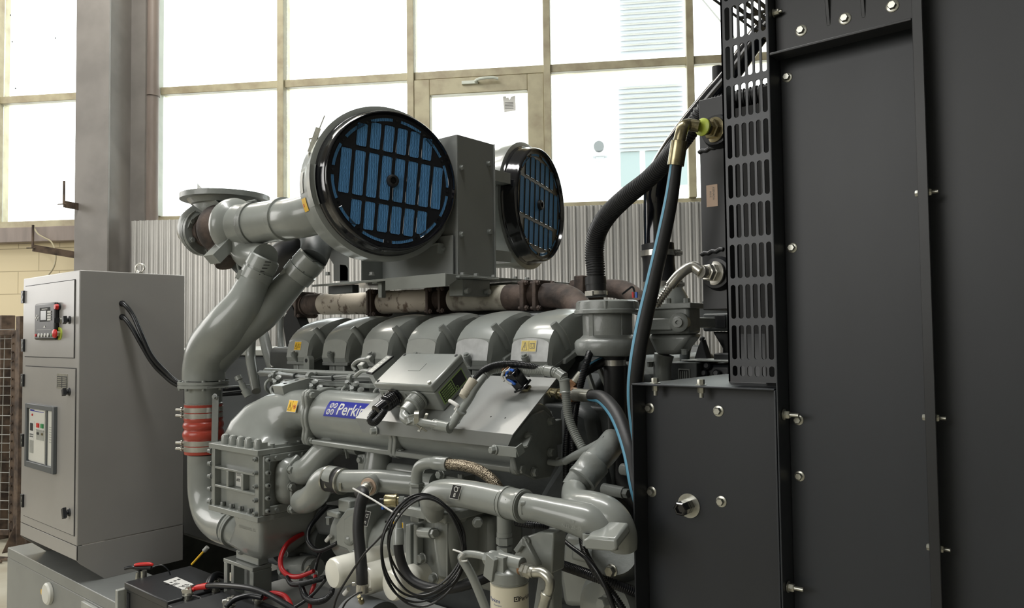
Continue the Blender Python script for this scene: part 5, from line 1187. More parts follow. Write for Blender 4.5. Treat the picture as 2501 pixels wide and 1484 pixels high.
# speed sensor / display module
q0 = PK(928, 890, Y=1.40); t = thing('display_module', 'small grey module with a slim black rimmed display left of the terminal box', 'display', q0-e3*.03)
dd = (PK(955, 868, Y=1.44)-PK(902, 911, Y=1.37)).normalized(); wx = (PK(915, 913, Y=1.37)-PK(890, 911, Y=1.37)); wx = (wx-dd*wx.dot(dd)).normalized(); nn = wx.cross(dd).normalized()
if nn.z < 0: nn = -nn
L_ = (PK(955, 868, Y=1.44)-PK(902, 911, Y=1.37)).length
b = MB(); b.ob(q0, dd*L_/2, wx*.014, nn*.002); b.mat = 1; b.ob(q0+nn*.0022, dd*(L_/2-.004), wx*.0115, nn*.0004); b.mat = 2
for k in range(6): b.ob(q0+nn*.0027+dd*(L_*(-.36+.145*k))+wx*.002*(k % 2), dd*.003, wx*.004, nn*.0003)
build('display_panel', b, [M['ink'], M['galvpaint'], M['paper']], t)
b = MB(); b.ob(q0-nn*.026, dd*(L_/2-.002), wx*.0125, nn*.0235); b.mat = 1; qq = q0-nn*.018-dd*(L_/2-.0019); b.text('P', qq+wx*.0-nn*.012, wx, nn, .02, True, off=-.0003); build('module_case', b, [G, M['redtext']], t, bevel=.001)
for k, (px, py, w) in enumerate(((902, 876, .010), (886, 893, .012), (905, 905, .010))):
    q = PK(px, py, Y=1.42); b = MB(); b.ob(q, e1*w, e2*w*.8, e3*w*.7); b.mat = 1; b.ob(q+e3*w*.72, e1*w*.6, e2*w*.5, e3*.0004); build('cable_block', b, [G, M['paper']], t, bevel=.001)
b = MB(); b.tube([PK(870, 905, Y=1.43), PK(862, 893, Y=1.43), PK(875, 880, Y=1.43), PK(898, 876, Y=1.42)], .006, 10); b.tube([PK(868, 918, Y=1.42), PK(885, 905, Y=1.42), PK(905, 908, Y=1.41), PK(920, 925, Y=1.41)], .006, 10); build('module_lead', b, G, t)
# ================================================================ RIGHT END OF THE ENGINE
def grow(rows, name, m=None, parent=ENG, n=24, k=1.0, rib=None, label=None):
    pts, rr = TP(rows, k); b = MB(); b.tube(pts, rr, n, 8, rib=rib); return build(name, b, m or G, parent, label=label)
# breather housing
cx = P(1483, 745, Y=1.60); zt1 = P(1483, 730, Y=1.52).z; px = mpp(cx)
t = thing('breather_housing', 'grey cast breather canister under the black corrugated hose', 'housing', Vector((cx.x, cx.y, zt1-.14)))
o = Vector((cx.x, cx.y, zt1)); r = 78*px
b = MB(); b.lathe(o, (0, 0, -1), [(0, r*.90), (.004, r*.97), (.008, r*.98), (.022, r*.99), (.024, r*1.03), (.032, r*1.03), (.034, r*.78)], 48)
for k in range(6): a = k*PI/3; b.cyl(o+Vector((math.cos(a), math.sin(a), 0))*r*.93-ZZ*.022, o+Vector((math.cos(a), math.sin(a), 0))*r*.93-ZZ*.003, .006, n=14)
build('canister_lid', b, GR, t)
b = MB(); b.lathe(o, (0, 0, -1), [(.03, r*.74), (.036, r*.78), (.085, r*.77), (.092, r*.86), (.098, r*.99), (.105, r*1.04), (.125, r*1.03), (.135, r*.96), (.139, r*.6)], 48); build('canister_body', b, GR, t)
b = MB(); q = P(1440, 820, Y=1.53)
for a in (.4, 1.7, 2.9): b.box(o.x+math.cos(a)*r*.7-.006, o.x+math.cos(a)*r*.7+.006, o.y-abs(math.sin(a))*r*.8, o.y, o.z-.09, o.z-.03)
build('canister_rib', b, GR, t)
b = MB(); b.lathe(o-ZZ*.139+Vector((.018, 0, 0)), (0, 0, -1), [(0, .030), (.006, .030), (.0061, .027), (.26, .027)], 28); b.mat = 1; b.lathe(o-ZZ*.147+Vector((.018, 0, 0)), (0, 0, -1), [(0, .0275), (.0, .0290), (.014, .0290), (.014, .0275)], 28)
b.cyl(o-ZZ*.154-R0*.012-F0*.02, o-ZZ*.154-R0*.03-F0*.02, .005, n=10)
b.mat = 0; b.tube([o-ZZ*.38+Vector((.018, 0, 0)), o-ZZ*.43+Vector((.03, 0, 0)), o-ZZ*.48+Vector((.07, .01, 0)), o-ZZ*.52+Vector((.13, .02, 0))], .027, 24)
build('drain_hose', b, [M['rubber'], M['steel']], t)
b = MB(); b.tube([P(1520, 718, Y=1.62), P(1535, 706, Y=1.62), P(1545, 700, Y=1.62), P(1550, 712, Y=1.62)], .0025, 6); b.mat = 1; b.box(*(lambda q: (q.x-.002, q.x+.003, q.y, q.y+.004, q.z-.008, q.z+.006))(P(1545, 719, Y=1.6))); b.mat = 2; b.box(*(lambda q: (q.x-.002, q.x+.003, q.y, q.y+.004, q.z-.008, q.z+.006))(P(1553, 719, Y=1.6)))
build('sensor_lead', b, [M['cable'], M['redcap'], M['bluewire']], t)
# coolant pump / thermostat housing
t = thing('thermostat_housing', 'grey cast thermostat housing between the breather and the fan guard', 'housing', P(1640, 920, Y=1.75))
def qb(x0, y0, x1, y1, Y, d, m=None, nm='cast_body', bev=.004, par=None, lab=None):
    a = P(x0, y0, Y=Y); c = P(x1, y1, Y=Y); b = MB(); b.box(a.x, c.x, Y, Y+d, c.z, a.z); return build(nm, b, m or GR, par or t, bevel=bev, label=lab)
qb(1572, 750, 1682, 815, 1.72, .07, GR, 'cast_body', .008); qb(1580, 742, 1686, 752, 1.71, .09, GR, 'top_flange', .002); qb(1572, 778, 1640, 806, 1.712, .02, GR, 'side_pad', .003)
b = MB(); a = P(1576, 815, Y=1.74); c = P(1690, 815, Y=1.74); d = P(1600, 866, Y=1.74); e = P(1650, 866, Y=1.74); b.prism([a, c, e, d], (0, .07, 0)); build('cast_cone', b, GR, t, bevel=.012)
q = P(1660, 787, Y=1.715); b = MB(); b.lathe(q, (.2, -1, 0), [(-.01, .025), (.010, .024), (.013, .020), (.014, .0125), (.021, .012), (.0212, .005), (.017, .004)], 28); build('plug_boss', b, GR, t)
grow([(1622, 866, 1.76, 24), (1618, 890, 1.76, 22), (1618, 925, 1.76, 21), (1622, 970, 1.78, 24)], 'outlet_pipe', GR, t)
b = MB(); q = P(1640, 742, Y=1.8); b.lathe(P(1640, 742, Y=1.8), ZZ, [(0, .045), (.02, .042), (.045, .028), (.06, .027)], 28); build('top_outlet', b, G, t)
for px_ in (1632, 1677): b = MB(); b.bolt(P(px_, 742, Y=1.73), ZZ, .008, .012, 1.2); build('bolt', b, GR, t)
for yy, xx in ((882, 1588), (852, 1672)): b = MB(); b.bolt(P(xx, yy, Y=1.74), (0, 0, -1), .008, .012, 1.2); build('bolt', b, GR, t)
# dark drive parts in front of the fan
t = thing('fan_drive', 'dark grey fan drive bracket and control unit in front of the fan guard', 'fan drive', P(1720, 930, Y=2.0))
qb(1688, 775, 1708, 800, 1.85, .1, G, 'tensioner_block', .003); qb(1715, 765, 1790, 808, 1.98, .08, GD_, 'drive_beam', .006); qb(1745, 770, 1772, 800, 1.975, .004, M['black'], 'square_hole', .001)
b = MB(); q = P(1728, 788, Y=1.975); b.lathe(q, (0, -1, 0), [(0, .014), (.008, .013), (.009, .005), (.014, .004)], 20); build('drive_bolt', b, GR, t)
b = MB(); b.prism([P(1715, 735, Y=2.0), P(1790, 725, Y=2.0), P(1790, 770, Y=2.0), P(1690, 800, Y=2.0), P(1688, 790, Y=2.0)], (0, .01, 0)); build('gusset_plate', b, GD_, t, bevel=.002)
b = MB(); b.prism([P(1740, 810, Y=2.02), P(1790, 810, Y=2.02), P(1790, 870, Y=2.02), P(1764, 870, Y=2.02), P(1764, 850, Y=2.02)], (0, .05, 0)); build('drive_leg', b, M['black'], t, bevel=.004)
grow([(1690, 815, 1.95, 14), (1675, 850, 1.95, 13), (1672, 885, 1.95, 12)], 'drive_hose', GD_, t)
b = MB(); b.prism([P(1694, 880, Y=1.95), P(1705, 845, Y=1.95), P(1712, 828, Y=1.95), P(1718, 845, Y=1.95), P(1728, 878, Y=1.95)], (0, .03, 0)); b.cyl(P(1712, 832, Y=1.96), P(1718, 822, Y=1.96), .006, n=8); build('belt_cover', b, M['rubber'], t, bevel=.003)
qb(1742, 862, 1792, 884, 1.9, .08, M['black'], 'ledge', .004)
t2 = thing('control_unit', 'dark rectangular electronic control unit with a barred window behind the lower panel', 'control unit', P(1690, 925, Y=1.84)); t = t2
qb(1634, 884, 1702, 930, 1.82, .22, GD_, 'unit_case', .003); qb(1662, 878, 1782, 884, 1.84, .12, GR, 'unit_lid', .002); qb(1656, 900, 1685, 930, 1.816, .004, GR, 'vent_frame', .001); qb(1659, 903, 1682, 930, 1.8155, .004, M['dark'], 'vent_recess', .0)
for k in range(4):
    a = P(1662.5+5*k, 906, Y=1.812); b = MB(); b.box(a.x-.0016, a.x+.0016, 1.811, 1.813, a.z-.03, a.z); build('vent_bar', b, GR, t)
qb(1704, 888, 1785, 935, 1.86, .14, M['black'], 'unit_case', .010)
for px_, py in ((1704, 890), (1729, 894), (1722, 912), (1752, 912)): b = MB(); b.lathe(P(px_, py, Y=1.855), (0, -1, .2), [(-.004, .011), (.008, .010), (.012, .006)], 14); build('unit_knob', b, M['black'], t)

# gear case, dark end of the engine, braces
t = ENG
b = MB(); a = P(1250, 1100, X=-1.07)
pts = [P(*q, X=-1.075) for q in ((1245, 1075), (1262, 1055), (1300, 1012), (1330, 1000), (1360, 1030), (1362, 1130), (1345, 1165), (1310, 1172), (1262, 1150))]
b.prism(pts, (-.012, 0, 0)); ep = build('end_plate', b, GR, t, bevel=.003)
for px_, py in ((1290, 1066), (1343, 1104), (1343, 1027), (1303, 1152)): b = MB(); b.bolt(P(px_, py, X=-1.074), (1, 0, 0), .0095, .008, 1.2); build('bolt', b, GR, ep)
b = MB(); b.prism([P(*q, Y=1.52) for q in ((1362, 985), (1400, 985), (1440, 1010), (1470, 1180), (1460, 1480), (1300, 1480), (1290, 1250), (1330, 1180), (1362, 1130))], (0, .35, 0)); build('gear_case', b, GD_, t, bevel=.02)
b = MB(); b.prism([P(*q, Y=1.66) for q in ((1400, 880), (1500, 870), (1560, 930), (1570, 1484), (1430, 1484), (1400, 1100))], (0, .5, 0)); build('front_case', b, GD_, t, bevel=.02)
for (x0, y0), (x1, y1) in (((1455, 880), (1490, 960)), ((1432, 900), (1470, 1010)), ((1475, 990), (1415, 1063))):
    b = MB(); b.bar(P(x0, y0, Y=1.60), P(x1, y1, Y=1.60), .014, .010); build('case_rib', b, G, t, bevel=.002)
grow([(1500, 1075, 1.40, 32), (1480, 1100, 1.36, 33), (1452, 1130, 1.30, 34), (1425, 1160, 1.27, 33), (1402, 1195, 1.25, 33)], 'riser_pipe', M['greyrough'])
for (x0, y0), (x1, y1) in (((1455, 1128), (1420, 1172)),):
    a = P(x0, y0, Y=1.295); c = P(x1, y1, Y=1.26); b = MB(); L = (c-a).length; r = 38*mpp(a); b.lathe(a, c-a, [(0, r*.95), (.001, r), (L*.30, r), (L*.32, r*.98), (L*.8, r*.98), (L*.82, r), (L-.001, r), (L, r*.95)], 30); build('pipe_sleeve', b, GR, t)
grow([(1380, 1128, 1.38, 8), (1400, 1115, 1.37, 10), (1440, 1098, 1.36, 13), (1480, 1075, 1.36, 12)], 'junction_conduit', GR); grow([(1340, 1128, 1.40, 7), (1365, 1130, 1.40, 8), (1395, 1118, 1.38, 9)], 'junction_lead', GR)
for y0, y1, x0, x1 in ((1010, 1170, 1385, 1383), (960, 1190, 1403, 1400)):
    pts, rr = TP([(x0+50, y0-130, 1.56, 8), (x0+28, y0-70, 1.50, 8), (x0, y0+60, 1.46, 8), (x1, y1, 1.45, 8), (x1-4, y1+60, 1.45, 8)]); b = MB(); b.tube(pts, rr, 12, 8, rib=(.004, .0012)); tag(build('conduit', b, M['cable']), 'black corrugated conduit running down the right end of the engine, %s' % ('left one' if x0 < 1390 else 'right one'), 'conduit', 'vertical black conduits')
for px_, py in ((1475, 1193), (1520, 1145), (1482, 1382), (1510, 1400)):
    b = MB(); q = P(px_, py, Y=1.45); b.cyl(q, q+Vector((.06, -.01, 0)), .013, n=16); b.hexa(q+Vector((.06, -.01, 0)), (1, -.15, 0), .011, .012); build('case_bolt', b, GR, t)

# ================================================================ LOWER SIDE OF THE ENGINE
# coolant elbows from the intercooler
def elbow_pipe(rows, pad, padY, nm, m=None):
    o_ = grow(rows, nm, m or G)
    return o_
e_ = elbow_pipe([(728, 1152, 1.30, 29), (745, 1150, 1.30, 31), (765, 1132, 1.31, 31), (792, 1102, 1.33, 30), (826, 1078, 1.36, 28)], 0, 0, 'coolant_elbow')
b = MB(); b.prism([P(*q, X=ix1+.042) for q in ((702, 1130), (722, 1108), (732, 1120), (738, 1170), (718, 1180), (700, 1155))], (.012, 0, 0)); build('elbow_flange', b, G, e_, bevel=.003)
b = MB(); b.bolt(P(708, 1146, X=ix1+.054), (1, 0, 0), .011, .010, 1.2); build('bolt', b, G, e_)
e_ = elbow_pipe([(738, 1224, 1.26, 29), (752, 1220, 1.245, 31), (772, 1204, 1.23, 32), (785, 1180, 1.225, 32), (800, 1168, 1.225, 30), (826, 1168, 1.225, 28)], 0, 0, 'coolant_elbow')
b = MB(); b.prism([P(*q, X=ix1+.040) for q in ((706, 1178), (735, 1174), (742, 1240), (730, 1254), (708, 1254))], (.010, 0, 0)); build('elbow_flange', b, G, e_, bevel=.003)
for py in (1188, 1242): b = MB(); b.bolt(P(711, py, X=ix1+.050), (1, 0, 0), .011, .010, 1.2); build('bolt', b, G, e_)
c0 = P(803, 1168, Y=1.225); c1 = P(838, 1175, Y=1.23); b = MB(); r = 30*mpp(c0); L = (c1-c0).length; b.lathe(c0, c1-c0, [(0, r*.95), (.002, r), (L-.002, r*1.02), (L, r*.96)], 28); tag(build('rubber_coupling', b, M['rubber']), 'black rubber coupling with two clamps between elbow and coolant pipe', 'coupling')
for q, s_ in ((c0, .02), (c1, -.02)):
    b = MB(); b.lathe(q+(c1-c0)*s_, c1-c0, [(-.002, r*1.0), (-.002, r*1.06), (.003, r*1.06), (.003, r*1.0)], 28); v = (-F0-ZZ*.2).normalized(); b.ob(q+v*r*1.08, R0*.003, v*.003, ZZ*.010); tag(build('hose_clamp', b, M['zinc']), 'small clamp on the %s end of the black rubber coupling' % ('left' if s_ > 0 else 'right'), 'clamp', 'clamps on the rubber coupling')
grow([(836, 1174, 1.232, 27), (860, 1174, 1.235, 27), (930, 1174, 1.25, 27), (1000, 1180, 1.27, 27), (1060, 1183, 1.29, 27)], 'coolant_pipe')
grow([(925, 1142, 1.40, 15), (960, 1145, 1.40, 16), (1050, 1160, 1.38, 20)], 'upper_coolant_pipe')
q = P(905, 1185, Y=1.215); b = MB(); v = (Vector((.35, -1, -.1))).normalized(); b.lathe(q, v, [(-.02, .024), (.008, .024)], 28); pb = build('port_boss', b, G, ENG)
b = MB(); b.lathe(q+v*.008, v, [(0, .021), (.003, .021), (.0035, .017)], 28); b.mat = 1; b.hexa(q+v*.010, v, .016, .010)
for k in range(5): b.lathe(q+v*(.020+.003*k), v, [(0, .010), (.0015, .0125), (.003, .010)], 18)
build('port_fitting', b, [M['salmon'], M['steel']], ENG, label='steel fitting with a pinkish ring')
h0 = q+v*.026
t = thing('drain_hose', 'thick black rubber hose hanging before the cooler, steel clamp at its end', 'hose', P(884, 1450, Y=1.12))
pts = [h0, h0+v*.02+Vector((-.004, 0, -.004))]+[P(x, y, Y=Y) for x, y, Y in ((888, 1205, 1.15), (880, 1235, 1.14), (875, 1290, 1.13), (880, 1350, 1.125), (884, 1400, 1.12), (885, 1440, 1.12))]
b = MB(); b.tube(pts, [.0125]*2+[.0135]*6, 20, 8); build('hose_body', b, M['rubber'], t)
a = P(885, 1424, Y=1.12); b = MB(); b.lathe(a, (0, 0, -1), [(0, .0135), (0, .0148), (.020, .0148), (.020, .0135)], 24); b.cyl(a+R0*.016-ZZ*.01-F0*.004, a+R0*.022-ZZ*.01-F0*.004, .005, n=10); b.cyl(a-R0*.022-ZZ*.0-F0*.004, a-R0*.016-F0*.004, .005, n=10); build('hose_clamp', b, M['steel'], t)
# T-housing below the manifold
b = MB(); q = P(905, 1100, Y=1.36); b.cyl((q.x, 1.40, q.z+.05), (q.x, 1.38, q.z-.07), .034, .040, n=28); b.cyl((q.x, 1.39, q.z+.015), (q.x, 1.39, q.z+.03), .040, n=28); b.prism([P(*p_, Y=1.35) for p_ in ((872, 1110), (890, 1108), (892, 1170), (874, 1165))], (0, .05, 0)); th_ = build('outlet_tee', b, G, ENG, bevel=.003)
b = MB(); b.bolt(P(882, 1122, Y=1.35), (0, -1, 0), .009, .008, 1.2); build('bolt', b, G, th_)
grow([(812, 1078, 1.38, 19), (850, 1086, 1.38, 20), (880, 1092, 1.38, 20)], 'cross_pipe'); 
b = MB(); c = P(846, 1088, Y=1.36); b.lathe(P(840, 1085, Y=1.38), EX, [(0, .028), (0, .030), (.008, .030), (.008, .028)], 24); b.bar(c-ZZ*.01, c-ZZ*.035+EX*.006, .010, .003); build('pipe_clamp', b, G, ENG)
b = MB(); b.text('01 210', P(884, 1092, Y=1.333), EX, ZZ, .015, off=.001); build('cast_lettering', b, GR, ENG)
# braided hose with grey elbow
t = thing('braided_hose', 'stainless braided hose curving down below the sloping plate', 'hose', P(1018, 1230, Y=1.20))
b = MB(); pts, rr = TP([(1018, 1180, 1.20, 14), (1018, 1160, 1.20, 14), (1024, 1140, 1.20, 14), (1042, 1131, 1.20, 14), (1066, 1130, 1.20, 14)]); b.tube(pts, rr, 24)
a = P(1060, 1130, Y=1.20); c = P(1096, 1133, Y=1.20); L = (c-a).length; r = 17*mpp(a); b.lathe(a, c-a, [(0, r*.85), (.001, r*.96), (L*.5, r), (L*.52, r*.96), (L, r*.98)], 26); build('hose_elbow', b, G, t)
b = MB(); a = P(1018, 1178, Y=1.20)
for d0, h_, rr_ in ((0, .008, .0185), (.010, .018, .0175), (.030, .008, .019), (.040, .014, .0175), (.056, .03, .016)): b.hexa(a-ZZ*(d0+h_), ZZ, rr_, h_)
build('union_nuts', b, G, t)
b = MB(); pts, rr = TP([(1095, 1133, 1.20, 13), (1130, 1136, 1.205, 14), (1165, 1146, 1.21, 14), (1195, 1165, 1.215, 14), (1216, 1190, 1.22, 14), (1228, 1225, 1.225, 14)]); b.tube(pts, rr, 24, 8); build('braid_sleeve', b, M['braid'], t)
# labelled coolant pipe with two clamps and the volute
grow([(1062, 1262, 1.17, 22), (1058, 1240, 1.16, 30), (1062, 1215, 1.155, 36), (1085, 1204, 1.15, 34), (1130, 1205, 1.145, 34), (1180, 1214, 1.14, 35), (1232, 1226, 1.135, 36)], 'labelled_pipe')
def rad_label(cx_, cy_, Y, w, h, txt, parent, nm='lubricant_label'):
    c = P(cx_, cy_, Y=Y); eu = EX; ev = Vector((.28, .12, 1)).normalized(); b = MB(); o_ = c-eu*w/2-ev*h/2
    b.mat = 1; b.plate(o_, eu, ev, w, h, .0006); b.mat = 0; b.plate(o_+eu*.001+ev*.001, eu, ev, w-.002, h-.002, .0009); b.mat = 1; n_ = eu.cross(ev)
    b.text(txt, c+n_*.0012-ev*h*.34+eu*w*.0, eu, ev, h*.40, True, .5, off=.0003)
    cc = c+n_*.0012+ev*h*.2; b.ring(cc, n_, w*.16, w*.22, .0004, 20); b.bar(cc+eu*w*.1+ev*h*.1, cc+eu*w*.3+ev*h*.14, .0012, .0004, n_)
    return build(nm, b, [M['ink'], M['paper']], parent)
rad_label(1113, 1201, 1.113, .026, .030, 'B', ENG)
a = P(1236, 1226, Y=1.135); c = P(1282, 1236, Y=1.13); L = (c-a).length; r = 38*mpp(a); b = MB(); b.lathe(a, c-a, [(0, r*.95), (.002, r), (L, r*.98)], 32); build('pipe_sleeve', b, G, ENG)
for tt in (.02, .82):
    q = a+(c-a)*tt; b = MB(); b.lathe(q, c-a, [(0, r), (0, r*1.05), (.007, r*1.05), (.007, r)], 32); v = (-F0+ZZ*.35).normalized(); b.cyl(q+v*r*1.1, q+v*r*1.1-ZZ*.02, .004, n=10); b.cyl(q+v*r*1.14-R0*.002, q+v*r*1.14+R0*.006, .005, n=10); build('sleeve_clamp', b, G, ENG)
VT = thing('coolant_pump', 'smooth grey cast pump volute at the right end of the clamped coolant pipe', 'pump', P(1480, 1350, Y=1.20))
pts, rr = TP([(1286, 1237, 1.13, 33), (1320, 1242, 1.13, 33), (1360, 1252, 1.135, 36), (1400, 1262, 1.14, 40), (1440, 1275, 1.145, 44), (1468, 1296, 1.15, 38), (1474, 1322, 1.155, 36)]); b = MB(); b.tube(pts, rr, 32, 8)
pts, rr = TP([(1405, 1195, 1.25, 32), (1403, 1212, 1.22, 32), (1414, 1230, 1.19, 36), (1445, 1240, 1.18, 41), (1478, 1254, 1.175, 44), (1502, 1276, 1.175, 43), (1518, 1305, 1.18, 38), (1520, 1335, 1.185, 36)]); b.tube(pts, rr, 32, 8)
build('volute', b, G, VT)
b = MB(); f0 = [P(*q, Y=1.105) for q in ((1422, 1318), (1438, 1310), (1502, 1316), (1507, 1342), (1496, 1348), (1428, 1342))]; b.prism(f0, (.0, .045, .02)); build('volute_flange', b, G, VT, bevel=.004)
for px_, py in ((1435, 1311), (1497, 1320)): b = MB(); q = P(px_, py, Y=1.115); b.cyl(q+ZZ*.006, q-ZZ*.014, .009, n=18); b.mat = 1; b.cyl(q+ZZ*.006, q+ZZ*.0064, .004, n=12); build('flange_boss', b, [G, M['dark']], VT)
b = MB(); b.text('8.7', P(1392, 1278, Y=1.112), EX, ZZ, .010, off=.001); b.text('N32 22-15', P(1372, 1286, Y=1.106), EX, ZZ, .010, off=.001); build('cast_lettering', b, G, VT)
t = ENG
pts, rr = TP([(1500, 1350, 1.24, 55), (1505, 1400, 1.30, 60), (1500, 1450, 1.34, 62)]); b = MB(); b.tube(pts, rr, 28); build('pump_casing', b, GR, VT)
b = MB(); b.lathe(P(1478, 1490, Y=1.24), (-.2, -1, 0), [(-.06, .07), (0, .068), (.014, .055), (.018, .02), (.019, .0)], 36); pc = build('pump_cover', b, G, VT); b = MB(); b.bolt(P(1482, 1470, Y=1.21), (-.2, -1, 0), .012, .014, 1.2); build('bolt', b, G, pc); b = MB(); b.bolt(P(1495, 1392, Y=1.215), (0, -1, 0), .010, .010, 1.2); build('bolt', b, M['zinc'], VT)
# shiny timing case
b = MB(); b.prism([P(*q, Y=1.34) for q in ((1375, 1300), (1440, 1300), (1500, 1484), (1375, 1484), (1362, 1400))], (0, .12, 0)); build('timing_cover', b, G, ENG, bevel=.015)
b = MB(); b.prism([P(*q, Y=1.32) for q in ((1395, 1330), (1432, 1340), (1448, 1380), (1392, 1368))], (0, .03, 0)); build('timing_window', b, G, ENG, bevel=.008)
# oil cooler
OC = thing('oil_cooler', 'grey oil cooler with cylindrical shell and bolted end cover above the white filters', 'oil cooler', P(980, 1400, Y=1.28))
c0 = P(848, 1300, Y=1.34); c1 = P(1090, 1330, Y=1.34); b = MB(); rr_ = 74*mpp(P(900, 1300, Y=1.3)); zc_ = c0.z; b.cyl((c0.x, 1.36, zc_), (c1.x, 1.36, zc_), rr_, n=48); build('cooler_shell', b, G, OC)
b = MB(); b.prism([P(*q, Y=1.272) for q in ((819, 1278), (846, 1242), (892, 1236), (892, 1385), (868, 1372), (846, 1342), (821, 1332))], (0, .08, 0)); b.prism([P(*q, Y=1.264) for q in ((838, 1266), (866, 1250), (868, 1318), (850, 1334), (838, 1326))], (0, .010, 0)); b.prism([P(*q, Y=1.262) for q in ((856, 1340), (893, 1352), (893, 1402), (880, 1396))], (0, .06, 0)); ec = build('end_cover', b, G, OC, bevel=.005)
b = MB(); q = P(838, 1235, Y=1.29); b.box(q.x-.01, q.x+.04, 1.28, 1.32, q.z-.014, q.z+.02); q = P(815, 1252, Y=1.28); b.box(q.x-.02, q.x+.03, 1.27, 1.31, q.z-.01, q.z+.006); build('cover_lug', b, G, OC, bevel=.004)
b = MB(); q = P(800, 1268, Y=1.28); b.bolt(P(803, 1262, Y=1.29), (0, 0, -1), .008, .018, 1.2); build('bolt', b, GR, OC)
b = MB(); b.lathe(P(854, 1318, Y=1.27), (.5, -1, 0), [(-.01, .014), (.006, .013), (.010, .007)], 18); build('cover_boss', b, G, OC)
rad_label(895, 1266, 1.285-.013, .022, .040, 'n', OC)
q = P(972, 1284, Y=1.273); warn(q, EX, ZZ, .042, .024, OC)
b = MB(); xa_, xb_ = P(1000, 1300, Y=1.20).x, P(1092, 1300, Y=1.20).x; za_, zb_q = P(1050, 1262, Y=1.20).z, P(1050, 1420, Y=1.20).z
b.box(xa_, xb_, 1.22, 1.42, zb_q, za_); build('cooler_head', b, G, OC, bevel=.012, seg=4)
b = MB(); a = P(1066, 1262, Y=1.18); b.tube([(a.x, 1.215, a.z), (a.x, 1.215, a.z-.06), (a.x, 1.22, a.z-.13)], [.030, .032, .026], 28); build('head_bulge', b, G, OC)
b = MB(); q = P(1052, 1256, Y=1.19); b.box(xa_-.004, xb_+.02, 1.175, 1.36, q.z-.010, q.z+.012); build('head_flange', b, G, OC, bevel=.004)
b = MB(); q = P(1098, 1340, Y=1.20); b.box(q.x-.003, q.x+.003, 1.19, 1.21, q.z-.07, q.z+.07); build('head_rib', b, G, OC, bevel=.002)
for x0, y0, x1, y1, w in ((1004, 1278, 1004, 1400, .016), (1022, 1278, 1022, 1395, .014)):
    b = MB(); b.bar(P(x0, y0, Y=1.205), P(x1, y1, Y=1.205), w, .02, EY); build('side_rib', b, G, OC, bevel=.003)
q = P(1058, 1302, Y=1.17); b = MB(); a = P(1028, 1299, Y=1.19); b.cyl(a, q, .012, n=20); b.bolt(q, q-a, .010, .010, 0); build('long_stud', b, G, OC)
for px_, py in ((1033, 1362), (1128, 1262), (1062, 1410), (1166, 1275)):
    b = MB(); b.bolt(P(px_, py, Y=1.195 if px_ < 1100 else 1.25), (0, -1, 0) if px_ < 1100 else (.8, -.6, 0), .010, .010, 1.2); build('bolt', b, G, OC)
b = MB(); b.box(P(1110, 1300, Y=1.26).x, P(1170, 1300, Y=1.26).x, 1.30, 1.42, P(1100, 1440, Y=1.26).z, P(1100, 1262, Y=1.26).z); build('rear_body', b, GR, OC, bevel=.012)
b = MB(); q = P(1075, 1160, Y=1.30); b.box(q.x-.03, q.x+.06, 1.30, 1.36, q.z-.02, q.z+.0); b.bolt(P(1078, 1158, Y=1.295), (0, -1, 0), .010, .010, 1.2); build('cover_lug', b, G, OC, bevel=.004)
b = MB(); q = P(1126, 1176, Y=1.30); b.cyl(q-ZZ*.04, q, .016, .012, n=20); b.cyl(q, q+ZZ*.010, .008, n=12); b.hexa(q+ZZ*.01, ZZ, .008, .008); build('drain_boss', b, G, OC)
# sensor can
t = thing('pressure_sensor', 'yellow zinc plated round sensor left of the coiled black cables', 'sensor', P(955, 1235, Y=1.20))
a = P(940, 1222, Y=1.19); c = P(975, 1222, Y=1.21); L = (c-a).length; d_ = c-a; b = MB(); b.lathe(a, d_, [(0, .014), (.002, .0155), (L*.72, .0155), (L*.74, .017), (L*.86, .017), (L*.88, .011), (L, .011)], 26); build('sensor_can', b, M['brass'], t); b = MB(); b.cyl(a-d_.normalized()*.012, a, .006, n=12); b.mat = 1; b.box(a.x-.006, a.x, a.y-.006, a.y, a.z-.02, a.z-.012); build('sensor_plug', b, [M['cable'], M['bluewire']], t)
b = MB(); b.hexa(c, d_, .011, .012); b.cyl(c, c+d_.normalized()*.05, .008, n=14); build('sensor_pipe', b, GR, t)
# crimped hose behind the coil
t = thing('oil_hose', 'black oil hose with grey crimped end passing behind the cable coil', 'hose', P(973, 1340, Y=1.14))
a = P(972, 1262, Y=1.15); c = P(973, 1330, Y=1.14); b = MB(); L = (c-a).length; b.lathe(a, c-a, [(0, .008), (L*.40, .009), (L*.42, .0115), (L*.55, .0125), (L, .0125)], 22); build('crimp_sleeve', b, G, t)
pts, rr = TP([(973, 1328, 1.14, 12), (975, 1350, 1.14, 12), (985, 1385, 1.145, 12), (1005, 1415, 1.15, 12), (1040, 1432, 1.16, 12), (1090, 1438, 1.17, 12), (1150, 1425, 1.2, 12), (1200, 1405, 1.24, 12)]); b = MB(); b.tube(pts, rr, 18, 8); build('hose_body', b, M['rubber'], t)
